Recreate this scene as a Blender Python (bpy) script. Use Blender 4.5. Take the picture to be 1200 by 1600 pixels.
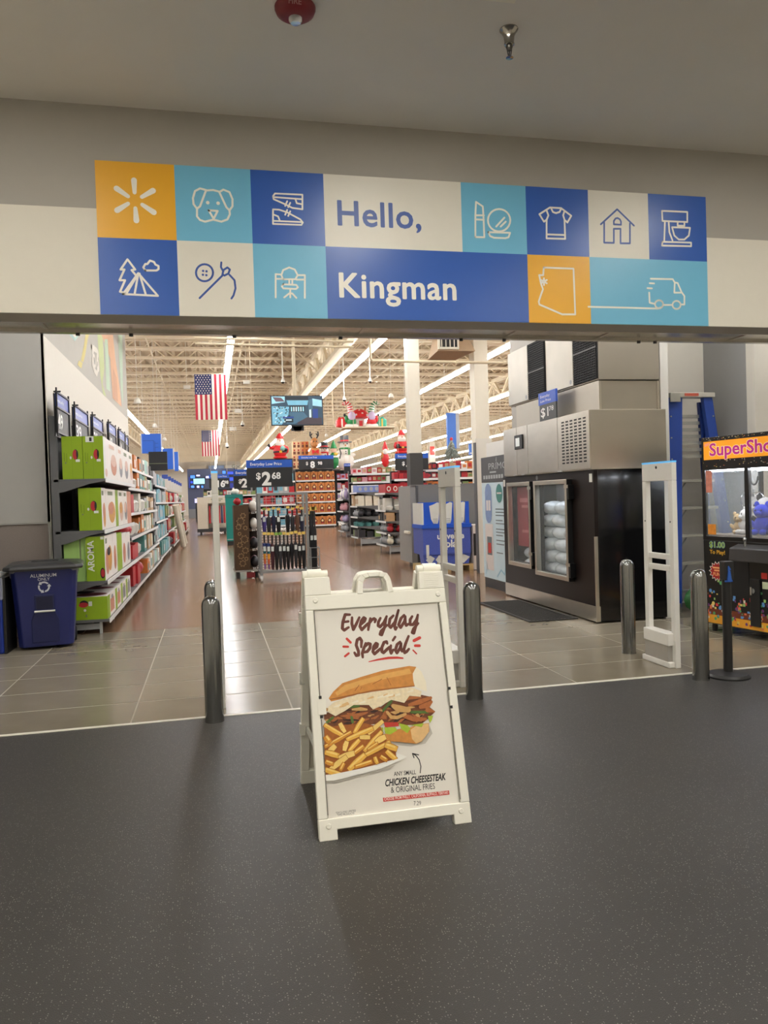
import bpy, math, random
import numpy as np
from mathutils import Vector, Matrix
random.seed(7)
for o in list(bpy.data.objects): bpy.data.objects.remove(o)
SC = bpy.context.scene
COL = SC.collection
# ------------------------------------------------------------------ camera (photo taken as 1200 x 1600)
FPX = 1206.0; CAMH = 1.57
_D = np.array([330-600, 784-800, FPX]); _D /= np.linalg.norm(_D)
_W = np.array([6000-600, 605-800, FPX]); _W -= _D*(_W@_D); _W /= np.linalg.norm(_W)
_U = np.cross(_D, _W)
if _U[1] > 0: _U = -_U
RC = np.stack([_W, _D, _U]); CC = np.array([0, 0, CAMH])
cd = bpy.data.cameras.new('camera'); cam = bpy.data.objects.new('camera', cd); COL.objects.link(cam)
cd.sensor_fit = 'VERTICAL'; cd.sensor_height = 32.0; cd.lens = FPX/1600*32.0
cd.clip_start = 0.05; cd.clip_end = 400
mw = np.eye(4); mw[:3, 0] = RC[:, 0]; mw[:3, 1] = -RC[:, 1]; mw[:3, 2] = -RC[:, 2]; mw[:3, 3] = CC
cam.matrix_world = Matrix(mw.tolist())
SC.camera = cam
# ------------------------------------------------------------------ world, exposure
w = bpy.data.worlds.new('world'); SC.world = w; w.use_nodes = True
w.node_tree.nodes['Background'].inputs[0].default_value = (0.9, 0.87, 0.8, 1)
w.node_tree.nodes['Background'].inputs[1].default_value = 0.02
vs = SC.view_settings
vs.view_transform = 'Standard'; vs.look = 'None'; vs.gamma = 1.0; vs.use_curve_mapping = False
vs.exposure = 0.0
STRIP_POWER = 27.0       # the store's LED strips
TROFFER_POWER = 28.0      # the vestibule's recessed ceiling panels
# ------------------------------------------------------------------ pixel -> place
def ray(x, y): return RC@np.array([x-600, y-800, FPX])
def fl(x, y, z=0.0):
    r = ray(x, y); return CC+r*((z-CAMH)/r[2])
def atY(x, y, Y):
    r = ray(x, y); return CC+r*(Y/r[1])
def atX(x, y, X):
    r = ray(x, y); return CC+r*(X/r[0])
# ------------------------------------------------------------------ materials
def lin(c):
    c = c/255.0
    return c/12.92 if c <= 0.04045 else ((c+0.055)/1.055)**2.4
MATS = {}
def M(key, rgb=None, rough=0.5, metal=0.0, var=0.06, scale=12.0, bump=0.0, emit=0.0, spec=0.5, coat=0.0, alpha=None, trans=0.0, bscale=None, stretch=None):
    if key in MATS: return MATS[key]
    m = bpy.data.materials.new(key); m.use_nodes = True
    nt = m.node_tree; b = nt.nodes['Principled BSDF']
    c = [lin(v) for v in rgb]
    b.inputs['Roughness'].default_value = rough; b.inputs['Metallic'].default_value = metal
    b.inputs['Specular IOR Level'].default_value = spec; b.inputs['Coat Weight'].default_value = coat
    b.inputs['Coat Roughness'].default_value = 0.08
    tc = nt.nodes.new('ShaderNodeTexCoord'); src = tc.outputs['Object']
    if stretch:
        mp = nt.nodes.new('ShaderNodeMapping'); mp.inputs['Scale'].default_value = stretch
        nt.links.new(src, mp.inputs['Vector']); src = mp.outputs['Vector']
    n = nt.nodes.new('ShaderNodeTexNoise'); n.inputs['Scale'].default_value = scale; n.inputs['Detail'].default_value = 4
    nt.links.new(src, n.inputs['Vector'])
    mx = nt.nodes.new('ShaderNodeMix'); mx.data_type = 'RGBA'
    mx.inputs[6].default_value = tuple(max(0, v*(1-var)) for v in c)+(1,)
    mx.inputs[7].default_value = tuple(min(1, v*(1+var)) for v in c)+(1,)
    nt.links.new(n.outputs['Fac'], mx.inputs[0]); nt.links.new(mx.outputs[2], b.inputs['Base Color'])
    if bump:
        n2 = nt.nodes.new('ShaderNodeTexNoise'); n2.inputs['Scale'].default_value = bscale or scale*6; n2.inputs['Detail'].default_value = 3
        nt.links.new(src, n2.inputs['Vector'])
        bp = nt.nodes.new('ShaderNodeBump'); bp.inputs['Strength'].default_value = bump; bp.inputs['Distance'].default_value = 0.01
        nt.links.new(n2.outputs['Fac'], bp.inputs['Height']); nt.links.new(bp.outputs[0], b.inputs['Normal'])
    if emit:
        nt.links.new(mx.outputs[2], b.inputs['Emission Color']); b.inputs['Emission Strength'].default_value = emit
    if trans:
        b.inputs['Transmission Weight'].default_value = trans
    if alpha is not None: b.inputs['Alpha'].default_value = alpha
    MATS[key] = m
    return m
# ------------------------------------------------------------------ mesh builder
class Fr:                                     # a 2D drawing frame on a surface
    def __init__(s, o, u, v):
        s.o = np.array(o, float); s.u = np.array(u, float)/np.linalg.norm(u); s.v = np.array(v, float)/np.linalg.norm(v)
        s.n = np.cross(s.u, s.v)
    def p(s, a, b, d=0.0): return s.o+s.u*a+s.v*b+s.n*d
class MB:
    def __init__(s): s.v = []; s.f = []; s.m = []
    def add(s, vs, fs, mi=0):
        b = len(s.v); s.v += [tuple(map(float, q)) for q in vs]
        s.f += [tuple(i+b for i in f) for f in fs]; s.m += [mi]*len(fs); return s
    def box(s, x0, y0, z0, x1, y1, z1, mi=0):
        if x0 > x1: x0, x1 = x1, x0
        if y0 > y1: y0, y1 = y1, y0
        if z0 > z1: z0, z1 = z1, z0
        return s.add([(x0,y0,z0),(x1,y0,z0),(x1,y1,z0),(x0,y1,z0),(x0,y0,z1),(x1,y0,z1),(x1,y1,z1),(x0,y1,z1)],
              [(0,3,2,1),(4,5,6,7),(0,1,5,4),(1,2,6,5),(2,3,7,6),(3,0,4,7)], mi)
    def hexa(s, b4, t4, mi=0):                # bottom ring, top ring (ccw from above)
        return s.add(list(b4)+list(t4), [(0,3,2,1),(4,5,6,7),(0,1,5,4),(1,2,6,5),(2,3,7,6),(3,0,4,7)], mi)
    def beam(s, p0, p1, w, h=None, mi=0, up=(0,0,1)):
        p0 = np.array(p0, float); p1 = np.array(p1, float); h = h or w
        d = p1-p0; d /= np.linalg.norm(d); up = np.array(up, float)
        a = np.cross(d, up)
        if np.linalg.norm(a) < 1e-4: a = np.cross(d, (1, 0, 0))
        a /= np.linalg.norm(a); c = np.cross(a, d)
        r = [(-1,-1),(1,-1),(1,1),(-1,1)]
        vs = [p0+a*i*w/2+c*j*h/2 for i, j in r]+[p1+a*i*w/2+c*j*h/2 for i, j in r]
        return s.add(vs, [(0,1,2,3),(7,6,5,4),(0,4,5,1),(1,5,6,2),(2,6,7,3),(3,7,4,0)], mi)
    def cyl(s, p0, p1, r0, r1=None, n=12, mi=0, caps=True):
        r1 = r0 if r1 is None else r1
        p0 = np.array(p0, float); p1 = np.array(p1, float); d = p1-p0; d /= np.linalg.norm(d)
        a = np.cross(d, (0,0,1) if abs(d[2]) < .9 else (1,0,0)); a /= np.linalg.norm(a); c = np.cross(d, a)
        vs = []
        for p, r in ((p0, r0), (p1, r1)):
            for k in range(n):
                t = 2*math.pi*k/n; vs.append(p+a*math.cos(t)*r+c*math.sin(t)*r)
        fs = [(k, (k+1) % n, n+(k+1) % n, n+k) for k in range(n)]
        if caps: fs += [tuple(range(n-1, -1, -1)), tuple(range(n, 2*n))]
        return s.add(vs, fs, mi)
    def lathe(s, prof, c=(0,0,0), n=20, mi=0, sx=1.0, sy=1.0, axis='z'):
        vs = []; 
        for r, z in prof:
            for k in range(n):
                t = 2*math.pi*k/n; q = (r*math.cos(t)*sx, r*math.sin(t)*sy, z)
                if axis == 'y': q = (q[0], q[2], q[1])
                if axis == 'x': q = (q[2], q[0], q[1])
                vs.append((c[0]+q[0], c[1]+q[1], c[2]+q[2]))
        m = len(prof)
        fs = [(i*n+k, i*n+(k+1) % n, (i+1)*n+(k+1) % n, (i+1)*n+k) for i in range(m-1) for k in range(n)]
        fs += [tuple(range(n-1, -1, -1)), tuple(range((m-1)*n, m*n))]
        return s.add(vs, fs, mi)
    def ell(s, c, rx, ry, rz, n=12, m=8, mi=0, tilt=None):
        prof = [(max(0.03, math.sin(math.pi*i/m)), -math.cos(math.pi*i/m)) for i in range(m+1)]
        b = len(s.v); s.lathe(prof, (0,0,0), n, mi)
        for i in range(b, len(s.v)):
            q = Vector((s.v[i][0]*rx, s.v[i][1]*ry, s.v[i][2]*rz))
            if tilt is not None: q = tilt@q
            s.v[i] = (c[0]+q.x, c[1]+q.y, c[2]+q.z)
        return s
    def tube(s, pts, r, n=6, mi=0, closed=False):
        pts = [np.array(p, float) for p in pts]; L = len(pts); vs = []
        rs = r if isinstance(r, (list, tuple)) else [r]*L
        ref = None
        for i, p in enumerate(pts):
            a = pts[i-1] if (i > 0 or closed) else p; b = pts[(i+1) % L] if (i < L-1 or closed) else p
            d = b-a; d /= (np.linalg.norm(d) or 1)
            if ref is None:
                ref = np.array((0,0,1.)) if abs(d[2]) < .9 else np.array((1.,0,0))
            x = np.cross(d, ref); x /= (np.linalg.norm(x) or 1); y = np.cross(d, x); ref = np.cross(x, d); ref /= np.linalg.norm(ref)
            for k in range(n):
                t = 2*math.pi*k/n; vs.append(p+x*math.cos(t)*rs[i]+y*math.sin(t)*rs[i])
        rng = range(L if closed else L-1)
        fs = [(i*n+k, i*n+(k+1) % n, ((i+1) % L)*n+(k+1) % n, ((i+1) % L)*n+k) for i in rng for k in range(n)]
        if not closed: fs += [tuple(range(n-1,-1,-1)), tuple(range((L-1)*n, L*n))]
        return s.add(vs, fs, mi)
    def prism(s, poly, fr, d0, d1, mi=0):     # 2D outline on a frame, extruded between two depths
        n = len(poly)
        vs = [fr.p(a, b, d0) for a, b in poly]+[fr.p(a, b, d1) for a, b in poly]
        ar = sum(poly[i][0]*poly[(i+1) % n][1]-poly[(i+1) % n][0]*poly[i][1] for i in range(n))
        f0 = tuple(range(n)); f1 = tuple(range(n, 2*n))
        fs = [f0[::-1], f1] if ar > 0 else [f0, f1[::-1]]
        for i in range(n):
            j = (i+1) % n
            fs.append((i, j, n+j, n+i) if ar > 0 else (j, i, n+i, n+j))
        return s.add(vs, fs, mi)
    def flat(s, poly, fr, d=0.0, mi=0):
        return s.add([fr.p(a, b, d) for a, b in poly], [tuple(range(len(poly)))], mi)
    def rect(s, fr, a0, b0, a1, b1, d=0.0, mi=0): return s.flat([(a0,b0),(a1,b0),(a1,b1),(a0,b1)], fr, d, mi)
    def disc(s, fr, c, r, d=0.0, mi=0, n=16, ry=None):
        return s.flat([(c[0]+r*math.cos(2*math.pi*k/n), c[1]+(ry or r)*math.sin(2*math.pi*k/n)) for k in range(n)], fr, d, mi)
    def stroke(s, pts, wd, fr, d=0.0, mi=0, closed=False, cap=True):
        pts = [tuple(p) for p in pts]
        if closed: pts = pts+[pts[0]]
        ws = wd if isinstance(wd, (list, tuple)) else [wd]*len(pts)
        for i in range(len(pts)-1):
            (x0, y0), (x1, y1) = pts[i], pts[i+1]; L = math.hypot(x1-x0, y1-y0)
            if L < 1e-7: continue
            nx, ny = -(y1-y0)/L/2, (x1-x0)/L/2; a, b = ws[i], ws[i+1]
            s.flat([(x0+nx*a, y0+ny*a), (x0-nx*a, y0-ny*a), (x1-nx*b, y1-ny*b), (x1+nx*b, y1+ny*b)], fr, d+(i % 2)*.000008, mi)
        if cap:
            for (x, y), a in zip(pts, ws): s.disc(fr, (x, y), a/2, d+.00002, mi, 10)
        return s
    def text(s, txt, fr, a, b, size, mi=0, d=0.0, bold=0.0, align='LEFT', sx=1.0, shear=0.0, spacing=1.0):
        vs, fs = text_mesh(txt, bold, align, shear, spacing)
        return s.add([fr.p(a+x*size*sx, b+y*size, d) for x, y in vs], fs, mi)
    def boldtext(s, txt, fr, a, b, size, r, d=0.0, mi=0, **k):
        for i in range(9):
            q = (0, 0) if i == 8 else (r*math.cos(i*math.pi/4), r*math.sin(i*math.pi/4))
            s.text(txt, fr, a+q[0]*size, b+q[1]*size, size, mi, d+i*.00002, **k)
        return s
    def build(s, name, mats, parent=None, smooth=0, bevel=0.0, loc=None):
        me = bpy.data.meshes.new(name)
        me.from_pydata(s.v, [], s.f)
        for m in (mats if isinstance(mats, (list, tuple)) else [mats]): me.materials.append(m)
        if any(s.m): me.polygons.foreach_set('material_index', s.m)
        if smooth:
            me.polygons.foreach_set('use_smooth', [True]*len(me.polygons)); me.set_sharp_from_angle(angle=math.radians(smooth))
        me.update()
        o = bpy.data.objects.new(name, me); COL.objects.link(o)
        if parent: o.parent = parent
        if loc is not None: o.location = loc
        if bevel:
            bm = o.modifiers.new('bevel', 'BEVEL'); bm.width = bevel; bm.segments = 2; bm.limit_method = 'ANGLE'
        return o
_TX = {}
def text_mesh(txt, bold, align, shear, spacing):
    k = (txt, bold, align, shear, spacing)
    if k in _TX: return _TX[k]
    c = bpy.data.curves.new('lettering', 'FONT'); c.body = txt; c.offset = bold; c.align_x = align; c.shear = shear
    c.space_character = spacing; c.resolution_u = 3
    o = bpy.data.objects.new('lettering', c); COL.objects.link(o)
    dg = bpy.context.evaluated_depsgraph_get(); dg.update()
    me = bpy.data.meshes.new_from_object(o.evaluated_get(dg))
    r = ([(v.co.x, v.co.y) for v in me.vertices], [tuple(p.vertices) for p in me.polygons])
    bpy.data.meshes.remove(me); bpy.data.objects.remove(o); bpy.data.curves.remove(c)
    _TX[k] = r; return r
# ------------------------------------------------------------------ naming helpers
def tag(o, label, cat, group=None):
    o['label'] = label; o['category'] = cat
    if group: o['group'] = group
    return o
def thing(name, label, cat, loc=(0,0,0), rz=0.0, group=None):
    o = bpy.data.objects.new(name, None); COL.objects.link(o); o.empty_display_size = 0.1
    o.location = tuple(float(v) for v in loc); o.rotation_euler = (0, 0, rz)
    return tag(o, label, cat, group)
def struct(o): o['kind'] = 'structure'; return o
def stuff(o): o['kind'] = 'stuff'; return o
def dup(o, parent=None, loc=None, rz=None, label=None, group=None):
    c = o.copy(); COL.objects.link(c)
    if parent is not None: c.parent = parent
    if loc is not None: c.location = tuple(float(v) for v in loc)
    if rz is not None: c.rotation_euler = (0, 0, rz)
    if label: c['label'] = label
    if group: c['group'] = group
    for ch in list(o.children): dup(ch, c)
    return c
XZ = lambda o: Fr(o, (1,0,0), (0,0,1))        # faces -Y (towards the camera)
YZ = lambda o: Fr(o, (0,1,0), (0,0,1))        # faces +X (towards the aisle)
YZn = lambda o: Fr(o, (0,-1,0), (0,0,1))      # faces -X
def cr(x0, y0, s): return lambda a, b: (x0+a/s, y0+b/s)
# ================================================================== SETTING
m_mat = None
def floor_speck():
    m = bpy.data.materials.new('speckled_rubber'); m.use_nodes = True; nt = m.node_tree; b = nt.nodes['Principled BSDF']
    tc = nt.nodes.new('ShaderNodeTexCoord')
    v = nt.nodes.new('ShaderNodeTexVoronoi'); v.inputs['Scale'].default_value = 115; nt.links.new(tc.outputs['Object'], v.inputs['Vector'])
    r = nt.nodes.new('ShaderNodeValToRGB'); r.color_ramp.elements[0].position = 0.17; r.color_ramp.elements[1].position = 0.27
    nt.links.new(v.outputs['Distance'], r.inputs[0])
    r.color_ramp.elements[0].color = (1, 1, 1, 1); r.color_ramp.elements[1].color = (0, 0, 0, 1)
    pick = nt.nodes.new('ShaderNodeSeparateColor'); nt.links.new(v.outputs['Color'], pick.inputs[0])
    gt = nt.nodes.new('ShaderNodeMath'); gt.operation = 'GREATER_THAN'; gt.inputs[1].default_value = 0.62; nt.links.new(pick.outputs[0], gt.inputs[0])
    mu = nt.nodes.new('ShaderNodeMath'); mu.operation = 'MULTIPLY'; nt.links.new(r.outputs[0], mu.inputs[0]); nt.links.new(gt.outputs[0], mu.inputs[1])
    n = nt.nodes.new('ShaderNodeTexNoise'); n.inputs['Scale'].default_value = 1.4; n.inputs['Detail'].default_value = 5; nt.links.new(tc.outputs['Object'], n.inputs['Vector'])
    base = nt.nodes.new('ShaderNodeMix'); base.data_type = 'RGBA'; base.inputs[6].default_value = (.029, .027, .0255, 1); base.inputs[7].default_value = (.043, .040, .037, 1)
    nt.links.new(n.outputs['Fac'], base.inputs[0])
    mx = nt.nodes.new('ShaderNodeMix'); mx.data_type = 'RGBA'; nt.links.new(mu.outputs[0], mx.inputs[0]); nt.links.new(base.outputs[2], mx.inputs[6]); mx.inputs[7].default_value = (.26, .25, .23, 1)
    nt.links.new(mx.outputs[2], b.inputs['Base Color'])
    b.inputs['Roughness'].default_value = 0.42; b.inputs['Specular IOR Level'].default_value = 0.45
    n2 = nt.nodes.new('ShaderNodeTexNoise'); n2.inputs['Scale'].default_value = 260; nt.links.new(tc.outputs['Object'], n2.inputs['Vector'])
    bp = nt.nodes.new('ShaderNodeBump'); bp.inputs['Strength'].default_value = .35; bp.inputs['Distance'].default_value = .004
    nt.links.new(n2.outputs['Fac'], bp.inputs['Height']); nt.links.new(bp.outputs[0], b.inputs['Normal'])
    return m
WY = 6.30; SOFZ = 3.04; CEILZ = 4.64; VX0, VX1 = -3.2, 7.75; VY0 = -4.0
paint_grey = M('paint_grey', (168, 163, 154), .75, var=.02, bump=.05, bscale=300)
paint_ceil = M('paint_ceiling', (224, 219, 211), .8, var=.03, scale=3, bump=.04, bscale=300)
paint_cream = M('paint_cream', (222, 216, 202), .7, var=.02, bump=.04, bscale=300)
paint_white = M('paint_white', (222, 216, 204), .7, var=.02, bump=.04, bscale=300)
paint_dark = M('paint_mid_grey', (140, 138, 135), .75, var=.02, bump=.05, bscale=300)
metal_track = M('track_metal', (190, 184, 174), .25, .8, var=.1, scale=4, stretch=(1, 10, 10))
black = M('black_plastic', (22, 22, 23), .4, var=.1)
dark_void = M('dark_gap', (38, 37, 36), .7)
white_pl = M('white_plastic', (232, 226, 208), .38, var=.02)
steel = M('brushed_steel', (140, 141, 140), .14, 1.0, var=.2, scale=5, stretch=(18, 18, 1))
# floors
fm = MB().box(VX0, VY0, -.06, VX1, 5.735, 0).build('floor', floor_speck()); struct(fm)
tilem = [M('floor_tile_a', (130, 121, 104), .2, var=.18, scale=2.5, spec=.4), M('floor_tile_b', (123, 114, 98), .22, var=.2, scale=3.2, spec=.4), M('floor_tile_c', (136, 127, 110), .19, var=.17, scale=2.1, spec=.4)]
grout = M('grout_sheen', (158, 149, 131), .5, var=.1)  # joints lighter than the tiles: sheen along their edges put into the colour
fe = struct(MB().box(VX0, 5.775, -.06, 13, 10.0, -.0012).build('floor', grout))
TW, TL = 1.16, .607
x = -4.0
xs = [-3.2]
while xs[-1] < 13: xs.append(round(-0.62+TW*(len(xs)-3), 3) if len(xs) > 1 else -2.94)
xs = sorted(set([v for v in xs if v < 12.9] + [13.0]))
tmesh = {}
for j in range(7):
    y0 = 5.775+j*TL; y1 = min(10.0, y0+TL)
    for i in range(len(xs)-1):
        k = (round(xs[i+1]-xs[i], 3), round(y1-y0, 3), (i*5+j*3) % 3)
        if k not in tmesh:
            o = MB().box(.006, .011, -.03, k[0]-.006, k[1]-.011, 0).build('floor_tile', tilem[k[2]], fe); tmesh[k] = o
            o.location = (xs[i], y0, 0)
        else: dup(tmesh[k], fe, (xs[i], y0, 0))
trim = struct(MB().box(VX0, 5.735, -.05, VX1, 5.775, .004).build('trim_1', M('edge_strip', (222, 218, 205), .4, var=.05)))
conc = [M('polished_concrete_%d' % i, c, .2, var=.22, scale=s, spec=.4) for i, (c, s) in enumerate([((128, 98, 74), 1.3), ((121, 93, 70), 1.7), ((134, 104, 80), 1.1)])]
fs_ = struct(MB().box(-30, 10.0, -.06, 60, 100, -.004).build('floor', M('slab_joint', (170, 152, 128), .4, var=.1)))
SL = 4.6
k = 0
for j in range(20):
    for i in range(-6, 13):
        x0, y0 = -1.6+i*SL, 10.0+j*SL
        if y0 > 98: continue
        if k < 3:
            o = MB().box(.006, .006, -.03, SL-.006, SL-.006, 0).build('floor_slab', conc[k], fs_); o.location = (x0, y0, 0); tmesh[k] = o
        elif i < -3 or j > 15:
            pass
        else: dup(tmesh[(i*7+j*5) % 3], fs_, (x0, y0, 0))
        k += 1
struct(MB().box(-30, 83.6, -.0035, 60, 100, -.0005).box(-30, 10, -.0035, -15.4, 83.6, -.0005).build('floor', conc[0]))
# vestibule ceiling and header wall
struct(MB().box(VX0, VY0, CEILZ, VX1, WY+.02, CEILZ+.1).build('ceiling', paint_ceil))
SB = 6.99
hw = MB().box(VX0, WY, 3.85, VX1, WY+.25, CEILZ).build('wall_front', paint_grey); struct(hw)
struct(MB().box(VX0, WY, SOFZ, VX1, WY+.25, 3.85).build('wall_front', paint_cream))
struct(MB().box(VX0, WY+.25, SOFZ+.05, VX1, SB, 3.3).build('wall_front', paint_grey))
struct(MB().box(VX0, WY+.002, SOFZ-.002, VX1, 6.60, SOFZ+.05).build('trim_2', paint_grey))
# overhead gate track: two rails with a slotted strip, and hanger bolts
tr = struct(MB().box(VX0, 6.60, SOFZ, VX1, 6.64, SOFZ+.06).box(VX0, 6.66, SOFZ+.012, VX1, 6.92, SOFZ+.05).box(VX0, 6.92, SOFZ-.012, VX1, SB, SOFZ+.05).build('trim_3', metal_track))
rub = M('slot_rubber', (60, 57, 52), .6)
b = MB()
for i in range(int((VX1-VX0)/.05)): b.box(VX0+i*.05, 6.642, SOFZ+.004, VX0+i*.05+.035, 6.658, SOFZ+.05)
stuff(b.build('slotted_strip', rub, tr))
for xx in (-1.05, -.62, .25, 1.2, 2.35, 2.78, 4.2, 4.38): MB().cyl((xx, 6.955, SOFZ-.03), (xx, 6.955, SOFZ-.012), .018, n=8).build('bolt', black, tr)
for xx in (-1.3, .42, 1.35, 2.78, 3.72, 5.2): MB().box(xx, 6.655, SOFZ+.004, xx+.03, 6.925, SOFZ+.03).build('joint_plate', metal_track, tr)
# vestibule side and back walls
struct(MB().box(VX0-.15, VY0, 0, VX0, WY+.7, CEILZ).build('wall_left', paint_cream))
struct(MB().box(VX1, VY0, 0, VX1+.15, WY+.7, CEILZ).build('wall_right', paint_cream))
struct(MB().box(VX0-.15, VY0-.15, 0, VX1+.15, VY0, CEILZ).build('wall_back', paint_cream))
# wall behind the bins: painted above, woven panel below, metal edge
struct(MB().box(-6, 10.12, 1.38, -1.93, 10.4, 7).build('wall_left', M('paint_soft_grey', (186, 183, 176), .75, var=.02, bump=.04, bscale=300)))
struct(MB().box(-6, 10.12, 0, -1.93, 10.4, 1.37).build('wall_left', M('woven_panel', (150, 138, 130), .85, var=.16, scale=60, bump=.3, bscale=350, stretch=(1, 1, 4))))
struct(MB().box(-6, 10.105, 1.365, -1.93, 10.125, 1.385).box(-1.955, 10.1, 0, -1.93, 10.125, 1.385).build('trim_4', M('panel_edge', (170, 168, 162), .4, .5)))
lw = struct(MB().box(-2.1, 10.4, 0, -1.92, 19.9, 3.66).box(-1.96, 10.12, 0, -1.92, 10.4, 3.66).build('wall_left', paint_white))
lw2 = struct(MB().box(-2.1, 10.4, 3.66, -1.92, 19.9, 7).box(-1.96, 10.12, 3.66, -1.92, 10.4, 7).build('wall_left', M('mural_ground', (186, 182, 172), .7, var=.05, scale=2)))
# mural: pale stripes, diamond and a road shield
mcol = [M('mural_%d' % i, c, .7, var=.12, scale=5) for i, c in enumerate([(176, 206, 200), (214, 200, 130), (222, 176, 140), (196, 206, 150), (228, 222, 210), (190, 210, 186), (206, 160, 130)])]
mf = YZ((-1.918, 0, 0)); b = MB()
def mu(pts, mi, d=0.0): b.flat([tuple(atX(x, y, -1.918)[1:]) for x, y in pts], mf, d, mi)
mu([(105, 519), (128, 519), (117, 533)], 0); mu([(110, 519), (123, 519), (117, 528)], 4, .001)
mu([(134, 519), (140, 519), (137, 530), (133, 555), (130, 566), (126, 564), (131, 540)], 1, .0015); mu([(123, 563), (129, 567), (127, 576), (121, 570)], 1, .002)
mu([(152, 522), (160, 522), (163, 575), (160, 600), (166, 620), (161, 616), (157, 590)], 3, .001)
mu([(158, 522), (176, 520), (180, 560), (186, 600), (190, 636), (176, 622), (172, 560)], 2, .002); mu([(163, 530), (168, 530), (172, 612), (166, 607)], 5, .003)
mu([(184, 520), (191, 520), (192, 634), (188, 600)], 5, .0025); mu([(176, 575), (182, 590), (184, 628), (177, 622)], 6, .004)
sh = [tuple(atX(x, y, -1.918)[1:]) for x, y in [(143, 542), (147, 545), (151, 548), (153, 553), (152, 560), (154, 572), (151, 584), (147, 578), (144, 568), (145, 555)]]
b.stroke(sh, .1, mf, .004, 4, closed=True)
q = atX(147.6, 566, -1.918); b.text('66', mf, q[1]-.25, q[2]-.1, .6, 4, .005, sx=1.4)
stuff(b.build('mural_painting', mcol, lw2))
# walls right of the opening
struct(MB().box(5.30, 8.35, 0, 5.38, 13.0, 5.2).build('wall_right', paint_grey))
struct(MB().box(5.285, 8.30, 0, 5.39, 8.35, 5.2).build('trim_5', M('white_trim', (235, 232, 224), .5, var=.02)))
struct(MB().box(5.38, 9.3, 0, 6.58, 9.5, 5.2).build('wall_right', paint_white))
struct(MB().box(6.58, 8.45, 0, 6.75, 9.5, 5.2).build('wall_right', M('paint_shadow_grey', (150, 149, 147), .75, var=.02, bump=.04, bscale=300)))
struct(MB().box(6.58, 8.3, 0, 13, 8.45, 5.2).build('wall_right', paint_white))
b = MB(); b.box(5.42, 8.93, 0, 5.46, 8.97, 3.4)
st = struct(b.build('trim_6', M('slotted_upright', (168, 166, 160), .4, .6)))
b = MB()
for i in range(64): b.box(5.43, 8.926, .2+i*.05, 5.45, 8.931, .225+i*.05)
stuff(b.build('slot_row', dark_void, st))
# store shell
struct(MB().box(-30, 96, 0, 60, 96.3, 8).build('wall_back', M('store_back_wall', (214, 206, 190), .7)))
struct(MB().box(-30.3, 10, 0, -30, 96.3, 8).build('wall_left', paint_white))
struct(MB().box(60, 8.5, 0, 60.3, 96.3, 8).build('wall_right', paint_white))
struct(MB().box(13, 8.3, 0, 60, 8.5, 8).build('wall_front', paint_white))
struct(MB().box(-30, 10.12, 0, -6, 10.4, 8).build('wall_front', paint_white))
struct(MB().box(-30, 6.985, 3.3, VX0, 10.12, 8).box(VX0, 6.6, 3.3, 60, 6.99, 8).box(VX1, 6.99, 5.2, 60, 8.3, 8).build('wall_front', paint_grey))
beige = M('roof_steel', (216, 200, 170), .6, var=.06, scale=3)
beige_d = M('roof_deck', (176, 156, 126), .7, var=.08, scale=2)
ROOF = 7.0
def hz(X):
    q = (X+30) % .3
    return ROOF-.003 if q < .115 or q > .285 else ROOF+.086
# corrugated deck: ribs along Y
b = MB(); pitch = .30
prof = []
xx = -30.0
while xx < 60: prof += [(xx, ROOF), (xx+.10, ROOF), (xx+.13, ROOF+.09), (xx+.27, ROOF+.09)]; xx += pitch
vs_ = [(x, 6.9, z) for x, z in prof]+[(x, 96.2, z) for x, z in prof]; n = len(prof)
b.add(vs_, [(i, i+1, n+i+1, n+i) for i in range(n-1)])
roof = struct(b.build('ceiling', beige_d))
struct(MB().box(-30, 6.9, ROOF+.1, 60, 96.2, ROOF+.2).build('ceiling', beige_d))
# open-web joists along X
b = MB(); X0, X1 = -22, 46
b.box(X0, -.07, ROOF-.08, X1, .07, ROOF-.004); b.box(X0, -.07, ROOF-.66, X1, .07, ROOF-.59)
nz = int((X1-X0)/.7)
for i in range(nz):
    xa = X0+i*.7; up = i % 2 == 0
    b.beam((xa, 0, ROOF-.62 if up else ROOF-.05), (xa+.7, 0, ROOF-.05 if up else ROOF-.62), .035)
j0 = b.build('joist', beige, roof); j0.location = (0, 8.4, 0)
for i in range(1, 53): dup(j0, roof, (0, 8.4+i*1.65, 0))
# bridging lines along Y
br = MB().box(-.02, 7.5, ROOF-.62, .02, 95, ROOF-.58).build('bridging', beige, roof); br.location = (-4.5, 0, 0)
for i in range(1, 11): dup(br, roof, (-4.5+i*2.8, 0, 0))
# deep girder trusses along Y
b = MB(); zt, zb = ROOF-.7, ROOF-1.42
b.box(-.13, 9, zt, .13, 95, zt+.12); b.box(-.13, 9, zb, .13, 95, zb+.12)
for i in range(48):
    ya = 9.2+i*1.78
    b.beam((0, ya, zb+.06), (0, ya+.89, zt+.06), .09); b.beam((0, ya+.89, zt+.06), (0, ya+1.78, zb+.06), .09); b.beam((0, ya+.89, zb+.06), (0, ya+.89, zt), .06)
    if i % 3 == 0: b.beam((0, ya, zb+.06), (1.0, ya+.2, zt+.4), .05); b.beam((0, ya, zb+.06), (-1.0, ya+.2, zt+.4), .05)
g0 = b.build('girder_truss', beige, roof); g0.location = (3.64, 0, 0)
for xx in (12.04, 20.44, 28.84, -4.76, -13.2): dup(g0, roof, (xx, 0, 0))
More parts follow.
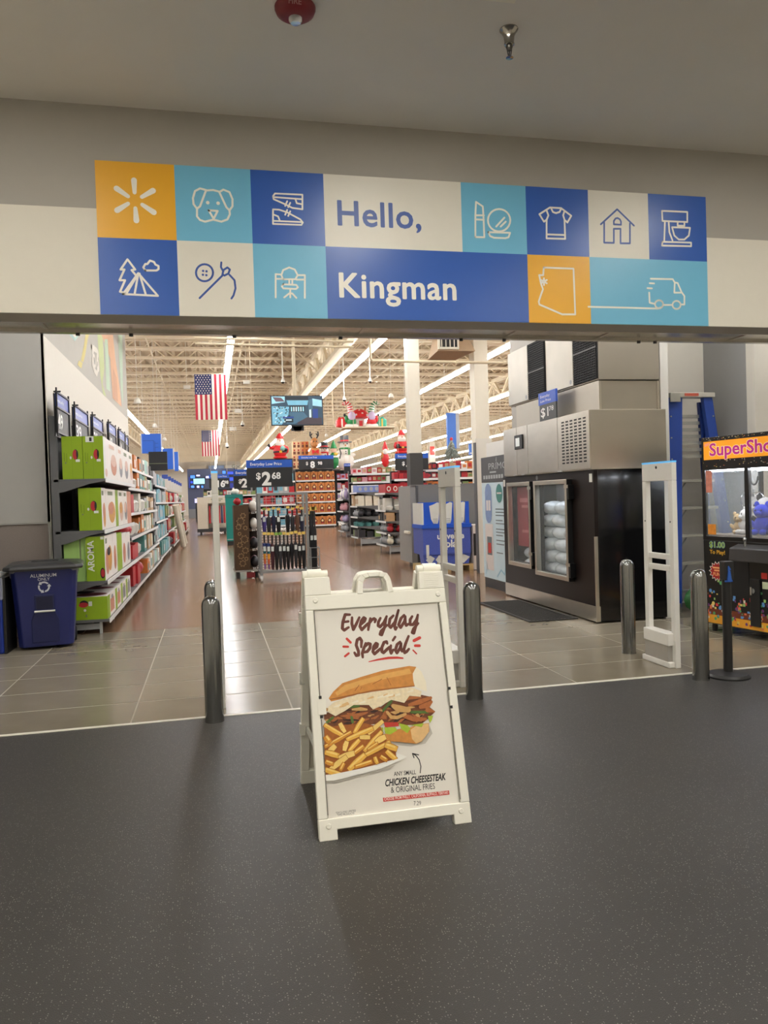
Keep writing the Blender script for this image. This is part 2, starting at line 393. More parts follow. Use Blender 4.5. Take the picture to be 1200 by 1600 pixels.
# ================================================================== LAMPS
led = M('led_diffuser', (250, 252, 255), .4, var=0, emit=STRIP_POWER)
lampbody = M('lamp_body', (226, 222, 212), .5)
def strip(X, y0, y1, label):
    t = thing('strip_light', label, 'light', (X, y0, 5.30), 0, 'LED strip rows under the store roof')
    MB().box(-.075, 0, -.055, .075, y1-y0, 0).build('diffuser', led, t)
    MB().box(-.035, 0, .003, .035, y1-y0, .06).build('housing', lampbody, t)
    h0 = MB().cyl((0, 0, .0605), (0, 0, ROOF-.004-5.30), .008, n=4).build('hanger', lampbody, t); h0.location = (0, .5, 0)
    for k in range(1, 16): dup(h0, t, (0, .5+k*5.3, 0))
names = ['along the left wall, passing behind blue aisle signs', 'running past both flags', 'running behind the hanging monitor', 'crossing behind both square columns',
         'running behind the blue hanging sign', 'further right beyond the blue hanging sign']
for i, X in enumerate([-3.15, .57, 4.07, 7.5, 11.1, 14.7, 18.3, 21.9, 25.5, 29.1, -6.8]):
    strip(X, 7.6 if i < 4 and i else 10.6, 94, 'long white LED strip '+(names[i] if i < 6 else 'row in the far right part of the store' if i < 10 else 'row beyond the mural wall'))
for X, Y, L, lb in ((-5.6, 7.55, 5.2, 'over the bins and the woven wall panel'), (1.4, 7.3, 6.0, 'over the entrance tiles behind the header'), (8.0, 7.75, 4.6, 'over the claw machine and ladder')):  # unseen extra strips, added to brighten the walls behind the header
    t = thing('strip_light', 'added, unseen white LED strip running crosswise '+lb, 'light', (X, Y, 5.05), 0, 'added crosswise LED strips behind the header')
    if X > 0 and X < 5: t.location.x = -.2
    if X > 5: t.location.x = 5.9
    MB().box(0, -.075, -.055, L, .075, 0).build('diffuser', led, t); MB().box(0, -.035, .003, L, .035, .06).build('housing', lampbody, t)
    h0 = MB().cyl((0, 0, .0605), (0, 0, ROOF-.004-5.05), .008, n=4).build('hanger', lampbody, t); h0.location = (.5, 0, 0)
    for k in range(1, 4): dup(h0, t, (.5+k*(L-1)/3, 0, 0))
trof = M('troffer_diffuser', (255, 251, 243), .4, var=0, emit=TROFFER_POWER)
for X in (-1.6, 1.65, 4.9):
    for Y in (-2.4, .7, 3.96):
        t = thing('ceiling_light', 'white recessed ceiling panel light in the entrance ceiling', 'light', (X, Y, CEILZ), 0, 'recessed panels in the entrance ceiling')
        MB().box(-.28, -.58, -.006, .28, .58, -.001).build('diffuser', trof, t)
        MB().box(-.31, -.62, -.012, -.28, .62, -.001).box(.28, -.62, -.012, .31, .62, -.001).box(-.28, -.62, -.012, .28, -.58, -.001).box(-.28, .58, -.012, .28, .62, -.001).build('frame', white_pl, t)
# ================================================================== HEADER SIGN
s_yel = M('sign_yellow', (236, 174, 38), .35, var=.02); s_lt = M('sign_light_blue', (112, 184, 216), .35, var=.02)
s_bl = M('sign_blue', (44, 92, 178), .3, var=.02); s_wh = M('sign_cream', (226, 221, 208), .4, var=.02); s_ink = M('sign_white_line', (240, 236, 224), .4, var=0); s_inkb = M('sign_blue_line', (52, 84, 160), .4, var=0)
SX0, SZ0, TS = -.78, 3.04, .5885
hs = thing('entrance_sign', 'wide tiled wall sign of blue, yellow and cream squares reading Hello, Kingman', 'sign', (SX0, WY, SZ0))
tiles = {}
def tile(nm, i, j, w, mat):
    o = MB().box(i*TS, -.006, j*TS, (i+w)*TS, -.0005, (j+1)*TS).build('sign_panel', mat, hs); tiles[nm] = o
for a in [('spark', 0, 1, 1, s_yel), ('dog', 1, 1, 1, s_lt), ('shoe', 2, 1, 1, s_bl), ('hello', 3, 1, 2, s_wh), ('lip', 5, 1, 1, s_lt), ('shirt', 6, 1, 1, s_bl), ('house', 7, 1, 1, s_wh), ('mixer', 8, 1, 1, s_bl),
          ('camp', 0, 0, 1, s_bl), ('sew', 1, 0, 1, s_wh), ('desk', 2, 0, 1, s_lt), ('king', 3, 0, 3, s_bl), ('az', 6, 0, 1, s_yel), ('truck', 7, 0, 2, s_lt)]: tile(*a)
hf = XZ((0, -.0062, 0))
def pt(c):
    def f(a, b):
        p = atY(*c(a, b), WY-.006); return (p[0]-SX0, p[2]-SZ0)
    return f
cA, cC = pt(cr(140, 240, 3.158)), pt(cr(700, 270, 2.857))
def icon(nm, part, c, lines, wd, ink, circ=(), dots=(), d=.0004):
    b = MB()
    for li, L in enumerate(lines):
        P = [c(*q) for q in L]; b.stroke(P, wd, hf, d+li*.00005)
    for (cx, cy, r) in circ:
        P = [c(cx+r*math.cos(t*math.pi/12), cy+r*math.sin(t*math.pi/12)) for t in range(25)]; b.stroke(P, wd, hf, d)
    for (cx, cy, r) in dots:
        p = c(cx, cy); q = c(cx+r, cy); b.disc(hf, p, abs(q[0]-p[0]), d)
    return b.build(part, ink, tiles[nm])
LW = .016
b = MB()
for p0, p1 in [((222,192),(219,132)), ((190,211),(133,172)), ((258,214),(313,183)), ((190,247),(136,280)), ((260,252),(317,290)), ((226,270),(231,330))]:
    b.stroke([cA(*p0), cA(*p1)], [.030, .044], hf, .0004)
b.build('spark_emblem', s_ink, tiles['spark'])
icon('dog', 'dog_icon', cA, [[(575,180),(545,172),(520,185),(510,220),(513,250),(530,272),(545,260),(575,180)], [(640,190),(660,178),(690,190),(705,225),(705,260),(690,280),(675,265),(640,190)],
   [(575,182),(610,180),(640,188)], [(530,272),(530,310),(545,328),(570,336),(610,326),(650,336),(680,325),(692,300),(690,280)], [(588,280),(632,283),(612,322),(588,280)]], LW, s_ink, dots=[(583,242,9),(634,245,9)])
icon('shoe', 'shoe_icon', cA, [[(905,210),(915,197),(1050,203),(1050,275),(1000,268),(965,250),(908,225),(905,210)], [(912,215),(1045,225)], [(1015,222),(1022,245),(1048,250)], [(905,275),(935,277),(975,290),(1040,325),(1052,340),(1045,352),(905,347),(905,275)],
   [(908,332),(1045,338)], [(905,300),(930,310),(938,330)], [(975,278),(965,302)], [(990,285),(980,308)], [(965,258),(975,235)], [(980,264),(990,243)]], LW*.85, s_ink)
icon('camp', 'tent_icon', cA, [[(165,685),(150,682),(175,625),(148,625),(172,572),(153,572),(187,522),(225,572),(207,575),(228,600)], [(165,693),(240,590),(337,702),(165,693)], [(240,592),(222,695)], [(246,592),(278,698)], [(240,592),(180,693)],
   [(275,577),(265,562),(275,545),(285,545),(298,528),(318,535),(325,548),(340,555),(340,570),(330,577),(275,577)]], LW, s_ink)
icon('sew', 'needle_icon', cA, [[(543,713),(660,597)], [(655,600),(660,575),(680,562),(692,572),(685,592),(665,602)], [(660,582),(648,560),(650,537)], [(690,598),(715,625),(720,665),(710,700),(700,715)]], LW, s_inkb, circ=[(567,588,42)], dots=[(560,579,6),(577,581,6),(559,598,6),(576,600,6)])
icon('desk', 'vanity_icon', cA, [[(955,620),(946,600),(955,575),(985,562),(1012,572),(1027,600),(1015,620),(955,620)], [(918,710),(918,595),(946,597)], [(1027,600),(1062,600),(1062,712)], [(918,618),(950,618)], [(1020,622),(1060,622)],
   [(955,645),(1020,648),(1028,660),(1018,668),(955,665),(948,655),(955,645)], [(985,622),(985,645)], [(1000,622),(1000,645)], [(990,668),(990,710)], [(960,710),(985,690),(1000,690),(1020,712)]], LW*.9, s_ink)
icon('lip', 'makeup_icon', cC, [[(122,287),(122,190),(125,130),(155,150),(158,190),(162,288),(122,287)], [(122,190),(160,190)], [(122,208),(160,210)], [(215,240),(252,200)], [(235,240),(258,218)],
   [(180,265),(277,268),(270,288),(255,292),(205,290),(188,283),(180,265)]], LW, s_ink, circ=[(228,212,50)])
icon('shirt', 'shirt_icon', cC, [[(455,155),(505,158),(550,192),(533,222),(520,210),(523,295),(440,293),(440,210),(428,218),(408,185),(455,155)], [(460,158),(468,175),(482,180),(498,175),(505,160)], [(440,168),(448,190),(440,210)], [(520,170),(514,190),(520,210)], [(440,275),(523,278)]], LW, s_ink)
icon('house', 'house_icon', cC, [[(682,230),(755,163),(830,236)], [(697,220),(697,312),(740,313),(740,250),(770,250),(770,315),(812,315),(812,225)], [(740,230),(740,215),(748,204),(757,202),(767,208),(772,218),(772,232),(740,230)]], LW, s_inkb)
icon('mixer', 'mixer_icon', cC, [[(955,170),(1068,175),(1068,220),(957,215),(955,170)], [(968,218),(965,305)], [(985,220),(988,265),(1002,302)], [(1025,222),(1025,236),(1055,237),(1055,225)], [(1000,243),(1080,246),(1075,280),(1055,298),(1030,298),(1010,280),(1000,243)], [(957,308),(1085,312),(1085,328),(955,325),(957,308)]], LW, s_ink)
sp = [[(428+5*math.cos(a), 486+5*math.sin(a)), (428+15*math.cos(a), 486+15*math.sin(a))] for a in [math.pi/6+i*math.pi/3 for i in range(6)]]
icon('az', 'state_outline_icon', cC, [[(427,423),(560,428),(568,632),(510,632),(408,588),(405,575),(413,550),(424,520),(415,495),(407,457),(425,457),(427,423)]]+sp, LW, s_ink)
icon('truck', 'van_icon', cC, [[(627,598),(935,606),(955,600)], [(905,473),(1003,475),(1012,490),(1025,492),(1042,532),(1055,550),(1055,588),(1040,588)], [(1012,490),(1010,535),(1040,535)], [(898,535),(900,580),(922,585)], [(962,590),(1001,590)], [(900,493),(920,494)], [(890,515),(910,516)]], LW, s_ink, circ=[(942,587,18),(1020,590,18)])
cB = pt(cr(490, 250, 3.529))
p0 = cB(122, 357); p1 = cB(122, 220)
b = MB(); b.boldtext('Hello,', hf, p0[0], p0[1], (p1[1]-p0[1])/.70, .018, .0004, spacing=1.05); stuff(b.build('lettering', s_inkb, tiles['hello']))
p0 = cB(132, 754); p1 = cB(132, 620)
b = MB(); b.boldtext('Kingman', hf, p0[0], p0[1], (p1[1]-p0[1])/.70, .022, .0004, spacing=1.05); stuff(b.build('lettering', s_ink, tiles['king']))
# ================================================================== CEILING FITTINGS
p = fl(461, 12, CEILZ)
t = thing('fire_alarm', 'dark red dome fire alarm strobe on the entrance ceiling', 'fire alarm', p)
red = M('alarm_red', (120, 26, 34), .45)
MB().lathe([(.128, 0), (.128, -.012), (.118, -.035), (.085, -.058), (.05, -.066), (.001, -.067)], n=28).build('body', red, t, smooth=40)
MB().lathe([(.042, -.060), (.042, -.082), (.03, -.098), (.001, -.103)], n=16).lathe([(.015, -.066), (.015, -.09)], n=8).build('strobe_lens', M('strobe_glass', (225, 225, 222), .08, var=.1, trans=.6), t, smooth=40)
af = Fr((-.0555, -.108, -.0445), (1,0,0), (0, -.62, .78)); MB().text('FIRE', af, 0, 0, .045, 0, .004, bold=.01).build('lettering', M('alarm_letters', (168, 120, 118), .5), t)
p = fl(795, 46, CEILZ)
t = thing('fire_sprinkler', 'chrome pendant sprinkler head hanging from the entrance ceiling', 'sprinkler', p)
chrome = M('chrome', (170, 165, 158), .18, 1, var=.08)
MB().lathe([(.062, 0), (.062, -.006), (.05, -.02), (.036, -.045), (.032, -.085), (.036, -.1), (.03, -.104), (.001, -.104)], n=20).build('escutcheon', chrome, t, smooth=40)
MB().lathe([(.02, -.1), (.024, -.115), (.018, -.13), (.012, -.14), (.001, -.141)], n=12).beam((-.016, 0, -.13), (-.006, 0, -.185), .006).beam((.016, 0, -.13), (.006, 0, -.185), .006).lathe([(.005, -.13), (.005, -.185)], n=6).build('nozzle', M('sprinkler_bronze', (70, 66, 60), .35, .8), t, smooth=40)
MB().lathe([(.024, -.184), (.026, -.188), (.001, -.19)], n=12).build('deflector', chrome, t)
# ================================================================== A-FRAME SIGN
AF = (.795, 3.485, 0)
v_ = np.array([0, .345, 1.195]); v_ /= np.linalg.norm(v_)
t = thing('sandwich_board', 'white plastic A-frame sign with an Everyday Special sandwich poster on the dark floor', 'sign', AF)
apl = M('aframe_plastic', (238, 235, 222), .42, var=.02, scale=4, bump=.03, bscale=200)
ff = Fr((0, 0, 0), (1, 0, 0), v_)
H = .366
def half(frame, name):
    b = MB(); d0, d1 = -.045, 0
    # stiles, bottom rail with feet, top rail, hinge blocks, handle
    b.prism([(-H, 0), (-H+.085, 0), (-H+.085, .045), (H-.085, .045), (H-.085, 0), (H, 0), (H, .094), (-H, .094)], frame, d0, d1)
    b.prism([(-H, .094), (-H+.045, .094), (-H+.043, 1.062), (-H+.005, 1.062)], frame, d0, d1)
    b.prism([(H-.045, .094), (H, .094), (H-.005, 1.062), (H-.043, 1.062)], frame, d0, d1)
    b.prism([(-H+.005, 1.062), (H-.005, 1.062), (H-.005, 1.135), (-H+.005, 1.135)], frame, d0, d1)
    b.prism([(-H+.005, 1.135), (-H+.138, 1.135), (-H+.134, 1.225), (-H+.008, 1.225)], frame, d0, d1)
    b.prism([(H-.138, 1.135), (H-.005, 1.135), (H-.008, 1.225), (H-.134, 1.225)], frame, d0, d1)
    o = b.build(name, apl, t, bevel=.004)
    return o
fp = half(ff, 'front_panel')
h2 = Fr((0, .79, 0), (-1, 0, 0), (0, -.345, 1.195))
bp_ = half(h2, 'back_panel')
MB().rect(h2, -H+.04, .09, H-.04, 1.065, -.02).build('back_insert', M('poster_back', (214, 208, 192), .5), t)
for s in (-1, 1):
    b = MB(); x0 = s*H-s*.005; x1 = s*(H-.132)
    b.cyl((x0, .395, 1.185), (x1, .395, 1.185), .022, n=10); b.cyl((s*(H-.03), .395, 1.187), (s*(H-.10), .395, 1.187), .027, n=10)
    b.build('hinge', apl, t, smooth=40)
# handle loop
hp = [(-.098, 1.13), (-.088, 1.2), (-.07, 1.228), (-.04, 1.236), (.03, 1.236), (.065, 1.228), (.08, 1.2), (.09, 1.13)]
for fr_, nm in ((ff, 'handle'), (Fr((0, .79, 0), (1, 0, 0), (0, -.345, 1.195)), 'handle')):
    s_ = 1 if fr_ is ff else -1
    b = MB()
    for i in range(len(hp)-1):
        (a0, b0), (a1, b1) = hp[i], hp[i+1]
        cx, cy = -.003, 1.12
        k_ = lambda a, bb: (cx+(a-cx)*.70, cy+(bb-cy)*.80)
        i0, i1 = k_(a0, b0), k_(a1, b1)
        b.prism([(a0, b0), (a1, b1), i1, i0], fr_, -.04*s_, .003*s_)
    b.build(nm, apl, t, bevel=.003)
for (a, c) in ((-H+.056, 1.108), (H-.045, 1.104), (-H+.046, .062), (H-.048, .058)):
    b = MB(); q0 = ff.p(a, c, 0); q1 = ff.p(a, c, .006); b.cyl(q0, q1, .013, .010, n=14); b.build('snap_button', apl, t, smooth=40)
for (a, c) in ((-H+.044, .597), (H-.043, .586)):
    s = 1 if a < 0 else -1
    b = MB().prism([(a-.012, c-.035), (a+.02*s+.008, c-.035), (a+.02*s+.008, c+.035), (a-.012, c+.035)], ff, -.003, .004); b.build('poster_clip', apl, t)
    b = MB().rect(ff, a-.004, c+.038, a+.010, c+.052, .0006).rect(ff, a-.004, c-.052, a+.010, c-.038, .0006); stuff(b.build('clip_slot', dark_void, t))
b = MB()
for a, c0, c1 in ((-H+.0455, .64, 1.06), (H-.0455, .62, 1.05), (-H+.0455, .11, .54), (H-.0455, .11, .53)): b.rect(ff, a-.0025, c0, a+.0025, c1, .0005)
stuff(b.build('poster_groove', M('groove_grey', (120, 116, 106), .6), t))
b = MB()
for i in range(7): b.prism([(H-.11, 1.145+i*.011), (H-.035, 1.145+i*.011), (H-.035, 1.149+i*.011), (H-.11, 1.149+i*.011)], ff, 0, .0015)
stuff(b.build('grip_rib', apl, t))
for s in (-1, 1):  # spreader stays between the two halves
    b = MB().beam((s*(H-.035), .13, .33), (s*(H-.035), .66, .33), .012, .03); b.build('spreader_stay', M('clear_stay', (206, 204, 194), .3), t)
    b = MB()
    for zz in (.33, .62, .95): b.box(s*(H-.02), .72-zz*.24, zz-.03, s*(H+.006), .76-zz*.24, zz+.03)
    stuff(b.build('side_catch', M('clear_stay'), t))
# poster
ps = MB().rect(ff, -H+.048, .094, H-.048, 1.062, -.0125).build('poster', M('poster_paper', (233, 228, 218), .45, var=.015), t)
PP0 = np.array(AF); PN = ff.n
def pp(c):
    def f(a, b):
        x, y = c(a, b); r = ray(x, y); tt = ((PP0+ff.n*(-.0125)-CC)@PN)/(r@PN); q = CC+r*tt-PP0
        return (float(q@ff.u), float(q@ff.v))
    return f
c1 = pp(cr(525, 945, 8.571)); c2 = pp(cr(500, 1035, 6.316)); c3 = pp(cr(590, 1170, 8.0)); c6 = pp(cr(460, 1150, 4.0))
PX = .0031   # metres per photo pixel on the poster
choc = M('poster_brown', (104, 52, 38), .5, var=.05); pred = M('poster_red', (204, 54, 42), .5, var=.05); pblk = M('poster_black', (26, 24, 24), .5)
b = MB(); wd = 43/8.571*PX
E_ = [[(185,132),(122,132),(92,230),(84,315),(110,340),(168,302)], [(98,232),(165,222)], [(215,170),(212,250),(232,332),(270,260),(312,170)], [(330,268),(380,220),(393,185),(372,172),(338,215),(320,290),(345,334),(400,278),(425,250)],
 [(460,182),(442,260),(432,335)], [(450,245),(480,200),(512,185),(530,200),(520,232)], [(595,178),(568,230),(564,280),(590,296),(640,240),(678,155)], [(674,160),(650,300),(612,402),(590,395),(604,352),(682,272)],
 [(768,145),(722,190),(708,278),(732,304),(790,230),(836,72)], [(832,80),(802,200),(784,290),(796,328),(815,302)], [(912,138),(870,182),(838,268),(865,304),(918,222),(928,155)], [(928,160),(928,240),(940,276),(972,256)],
 [(1020,155),(992,200),(992,265),(1030,266),(1078,200),(1096,135)], [(1094,138),(1078,250),(1042,380),(1020,372),(1038,322),(1100,248)],
 [(338,565),(342,480),(320,446),(284,470),(270,540),(300,620),(303,672),(272,680),(248,642)], [(398,515),(370,590),(352,650),(358,702)], [(385,562),(430,518),(460,526),(455,580),(420,625),(378,636)],
 [(505,600),(548,562),(556,526),(535,516),(504,560),(494,628),(516,658),(568,612),(595,585)], [(686,518),(676,494),(642,504),(614,570),(614,626),(636,642),(688,592),(715,565)], [(735,545),(726,610),(738,648),(766,602)], [(792,430),(762,476)],
 [(858,496),(818,532),(794,608),(816,644),(858,580),(872,515)], [(872,515),(868,588),(886,620),(915,592)], [(972,420),(932,520),(908,598),(920,642),(948,625),(976,592)]]
for L in E_: b.stroke([c1(*q) for q in L], [wd*(.8 if i in (0, len(L)-1) else 1.0) for i in range(len(L))], ff, -.0121)
stuff(b.build('brush_lettering', choc, ps))
b = MB()
for L, k_ in [([(145,455),(195,505)], 34), ([(100,560),(160,562)], 32), ([(120,690),(170,650)], 30), ([(1045,480),(1120,442)], 44), ([(1060,548),(1118,548)], 38), ([(1032,608),(1078,655)], 20)]:
    b.stroke([c1(*q) for q in L], k_/8.571*PX, ff, -.0121)
b.stroke([c1(*q) for q in [(440,762),(560,735),(700,712),(820,708),(895,715)]], [12/8.571*PX, 24/8.571*PX, 34/8.571*PX, 32/8.571*PX, 22/8.571*PX], ff, -.0121)
stuff(b.build('accent_strokes', pred, ps))
# the printed sandwich and fries
FM = [M('food_%d' % i, c, .5, var=vr, scale=sc) for i, (c, vr, sc) in enumerate([
 ((206, 138, 62), .28, 40), ((240, 230, 206), .06, 60), ((236, 218, 182), .22, 70), ((120, 66, 34), .5, 90), ((178, 104, 52), .3, 80), ((62, 34, 24), .3, 80), ((84, 112, 44), .25, 60), ((206, 160, 96), .2, 60),
 ((196, 58, 42), .15, 50), ((168, 190, 50), .25, 80), ((226, 186, 128), .15, 60), ((240, 238, 230), .03, 20), ((232, 178, 72), .16, 60), ((214, 146, 46), .2, 60), ((164, 92, 26), .3, 60), ((242, 206, 116), .12, 60), ((196, 190, 178), .08, 20), ((222, 166, 88), .15, 40), ((160, 96, 40), .2, 50)])]
b = MB(); dd = [-.0122]
def fp_(pts, mi):
    dd[0] += .00006; b.flat([c2(*q) for q in pts], ff, dd[0], mi)
def fs2(pts, w_, mi, cap=True):
    dd[0] += .00006; b.stroke([c2(*q) for q in pts], [k/6.316*PX for k in w_] if isinstance(w_, list) else w_/6.316*PX, ff, dd[0], mi, cap=cap)
fp_([(640,775),(800,790),(950,805),(1075,690),(1080,620),(1110,700),(1040,800),(900,830),(700,810)], 16)
fp_([(85,355),(130,290),(220,205),(400,145),(620,80),(880,35),(950,45),(915,110),(920,180),(935,235),(700,265),(520,290),(370,310),(200,365),(110,385)], 0)
fp_([(150,300),(240,225),(420,170),(640,110),(880,60),(905,110),(700,150),(480,205),(280,270),(170,330)], 17)
fs2([(100,365),(240,340),(520,280),(930,232)], [8, 16, 16, 10], 18); fs2([(345,280),(385,225)], 7, 18); fs2([(520,215),(610,165)], 6, 18); fs2([(660,150),(700,225)], 6, 18); fs2([(400,270),(412,240)], 5, 18)
fp_([(950,45),(1000,90),(1045,190),(1055,290),(1000,270),(940,240),(920,180),(915,110)], 1)
fp_([(40,500),(150,480),(330,420),(480,420),(600,440),(700,360),(870,310),(1000,320),(1095,340),(1105,400),(1080,440),(1138,485),(1060,560),(1000,610),(850,620),(640,600),(440,620),(300,660),(100,640),(40,560)], 3)
rr = random.Random(3)
for i in range(70):
    fx = rr.random(); x = 60+fx*1000; yc = 540-fx*40+rr.uniform(-75, 75); L = rr.uniform(20, 60); a = rr.uniform(-.9, .5)
    fs2([(x-L*math.cos(a), yc-L*math.sin(a)), (x, yc+rr.uniform(-8, 8)), (x+L*math.cos(a), yc+L*math.sin(a))], [10, rr.uniform(18, 34), 10], rr.choice([4, 4, 5, 5, 3, 4, 7]))
fs2([(290,440),(380,432)], 22, 6); fs2([(620,485),(700,385)], [14, 30], 6); fs2([(900,490),(1060,492)], 26, 6); fs2([(70,590),(125,545)], 24, 6); fs2([(310,540),(320,590)], 26, 6)
fs2([(270,505),(330,520),(400,515),(465,495)], [14, 30, 30, 14], 4); fs2([(320,465),(400,460),(460,465)], [18, 36, 18], 7); fs2([(720,430),(770,455),(870,470)], [40, 70, 50], 7); fs2([(660,490),(700,540),(760,545),(840,510)], [26, 34, 34, 26], 7)
fs2([(840,540),(930,560),(1040,560)], [30, 52, 26], 4); fs2([(880,420),(980,390),(1090,350)], [30, 50, 30], 4); fs2([(990,440),(1060,420),(1095,390)], [40, 60, 30], 4); fs2([(1060,470),(1120,485)], [50, 20], 4); fs2([(820,380),(880,350),(990,345)], [20, 34, 20], 4)
fp_([(80,440),(140,390),(370,315),(700,265),(900,245),(1000,285),(990,340),(880,330),(830,400),(700,370),(600,430),(520,465),(480,420),(330,420),(250,475),(150,530),(75,490)], 2)
for i in range(16):
    x = rr.uniform(130, 930); y = 470-x*.2+rr.uniform(-25, 15); fs2([(x-25, y+8), (x+25, y-8)], [10, 22], rr.choice([1, 1, 10]))
fs2([(690,390),(625,470)], [22, 26], 6)
fp_([(630,710),(760,660),(890,640),(960,610),(1070,600),(1075,680),(1000,780),(950,802),(800,787),(630,772)], 0)
fp_([(890,665),(960,615),(1068,605),(1068,690),(1000,775),(945,800),(905,755)], 10)
fp_([(625,592),(760,590),(778,628),(640,642)], 8)
for P in ([(630,640),(740,640),(760,670),(690,712),(640,700)], [(775,600),(860,620),(890,650),(860,700),(800,660)], [(1060,530),(1112,525),(1100,570),(1080,600)], [(880,620),(1020,600),(1000,640),(930,625)], [(570,655),(620,640),(620,690)]): fp_(P, 9)
fp_([(40,1130),(60,1170),(140,1165),(600,1060),(740,1010),(690,1050),(400,1120),(150,1185),(50,1180)], 16)
fp_([(40,1105),(200,1080),(520,1000),(740,960),(760,895),(860,932),(590,1045),(130,1165),(60,1165)], 11)
fp_([(40,640),(220,620),(440,600),(600,640),(640,760),(740,820),(750,950),(560,1005),(230,1090),(45,1110)], 14)
fr_l = [((50,620),(230,725),44,12),((200,610),(240,680),46,15),((420,560),(340,690),46,12),((610,585),(480,700),44,15),((510,655),(270,760),50,12),((50,830),(300,690),38,13),((60,740),(90,780),60,13),((480,740),(400,740),44,15),
 ((600,690),(440,870),46,12),((630,740),(560,780),60,15),((140,830),(80,900),56,15),((260,790),(240,860),50,15),((380,770),(290,870),44,12),((420,830),(330,900),44,13),((170,920),(60,890),56,12),((320,900),(200,940),60,15),((680,790),(420,930),48,12),((740,850),(650,820),60,12),((250,940),(110,1050),56,15),((430,920),(290,1050),62,12),
 ((500,980),(350,1030),44,13),((540,940),(560,990),40,12),((660,880),(740,950),50,12),((600,930),(650,960),44,13),((60,1060),(200,1105),52,12),((60,980),(120,1000),44,13),((230,1000),(200,1060),40,13),((560,800),(470,860),34,13)]
for (p, q, w_, mi) in fr_l:
    L_ = math.hypot(q[0]-p[0], q[1]-p[1]); ex = ((q[0]-p[0])/L_, (q[1]-p[1])/L_); e = w_*.34
    P_ = [(p[0]-ex[0]*e, p[1]-ex[1]*e), (p[0]*.5+q[0]*.5-ex[1]*3, p[1]*.5+q[1]*.5+ex[0]*3), (q[0]+ex[0]*e, q[1]+ex[1]*e)]
    fs2(P_, [w_*.95, w_*1.14, w_*.85], 14, False); fs2([(P_[0][0]+ex[0]*4, P_[0][1]+ex[1]*4), P_[1], (P_[2][0]-ex[0]*4, P_[2][1]-ex[1]*4)], [w_*.8, w_*.98, w_*.7], mi, False); o_ = w_*.22; fs2([(p[0], p[1]-o_), (q[0], q[1]-o_)], w_*.3, 15, False)
fp_([(40,1120),(600,1005),(760,950),(860,932),(590,1050),(130,1167),(55,1165)], 11)
b.build('food_print', FM, ps)
# poster wording
b = MB()
def tl(txt, c, q0, q1, hpx, bold=0.0, shear=0.0, mi=0, target=None, d=-.0118):
    p0, p1 = c(*q0), c(*q1); u = np.array([p1[0]-p0[0], p1[1]-p0[1]]); L = np.linalg.norm(u); u /= L
    vs, fs = text_mesh(txt, bold, 'LEFT', shear, 1.0); wdt = max(x for x, y in vs); size = hpx*PX/.70
    b.add([ff.p(p0[0]+u[0]*x*L/wdt-u[1]*y*size, p0[1]+u[1]*x*L/wdt+u[0]*y*size, d) for x, y in vs], fs, mi)
tl('ANY SMALL', c3, (205, 340), (480, 315), 50/8, .01)
tl('CHICKEN CHEESESTEAK', c3, (90, 470), (860, 385), 78/8, .03, .3)
tl('& ORIGINAL FRIES', c3, (165, 552), (718, 500), 68/8, .0)
tl('7.29', c3, (448, 708), (542, 704), 50/8, -.005)
tl('*EXCLUDES LIMITED', c6, (258, 488), (384, 472), 12/4, -.005); tl('TIME PRODUCTS', c6, (268, 500), (374, 488), 10/4, -.005)
b.stroke([c3(*q) for q in [(532,300),(540,220),(520,140),(480,85),(440,62)]], .0045, ff, -.0118); b.stroke([c3(*q) for q in [(512,76),(435,58),(455,112)]], .0045, ff, -.0118)
stuff(b.build('wording', pblk, ps))
b = MB(); b.flat([c3(*q) for q in [(65,612),(892,520),(898,572),(72,662)]], ff, -.0120); b.build('red_banner', pred, ps)
b = MB(); tl('CHOOSE FROM PHILLY, CALIFORNIA, BUFFALO, TERIYAKI', c3, (82, 648), (882, 562), 34/8, .02); b.build('banner_wording', M('poster_pink_white', (246, 214, 208), .5), ps)
# ================================================================== BOLLARDS, PEDESTALS, STANCHION
bol = MB().lathe([(.068, 0), (.066, .02), (.066, .83), (.06, .862), (.045, .885), (.02, .897), (.001, .9)], n=28)
def bollard(x, y, label):
    o = bol.build('bollard', steel, smooth=50); o.location = (x, y, 0); tag(o, label, 'bollard', 'steel bollards at the entrance'); return o
bollard(-.03, 5.64, 'steel bollard with one foot on the dark mat edge, left of the sandwich board')
bollard(-.02, 6.78, 'steel bollard behind the leftmost security pedestal')
bollard(1.915, 5.60, 'steel bollard on the dark mat edge, right of the sandwich board')
bollard(1.93, 6.78, 'steel bollard hidden behind the sandwich board')
bollard(3.845, 6.67, 'steel bollard in front of the black ice freezer')
bollard(3.835, 5.545, 'steel bollard beside the black stanchion')
pw = M('pedestal_white', (232, 229, 222), .4, var=.02); pgl = M('pedestal_light', (86, 170, 226), .3, emit=.6, var=.05)
pg_ = M('pedestal_grey', (205, 202, 194), .4, var=.03)
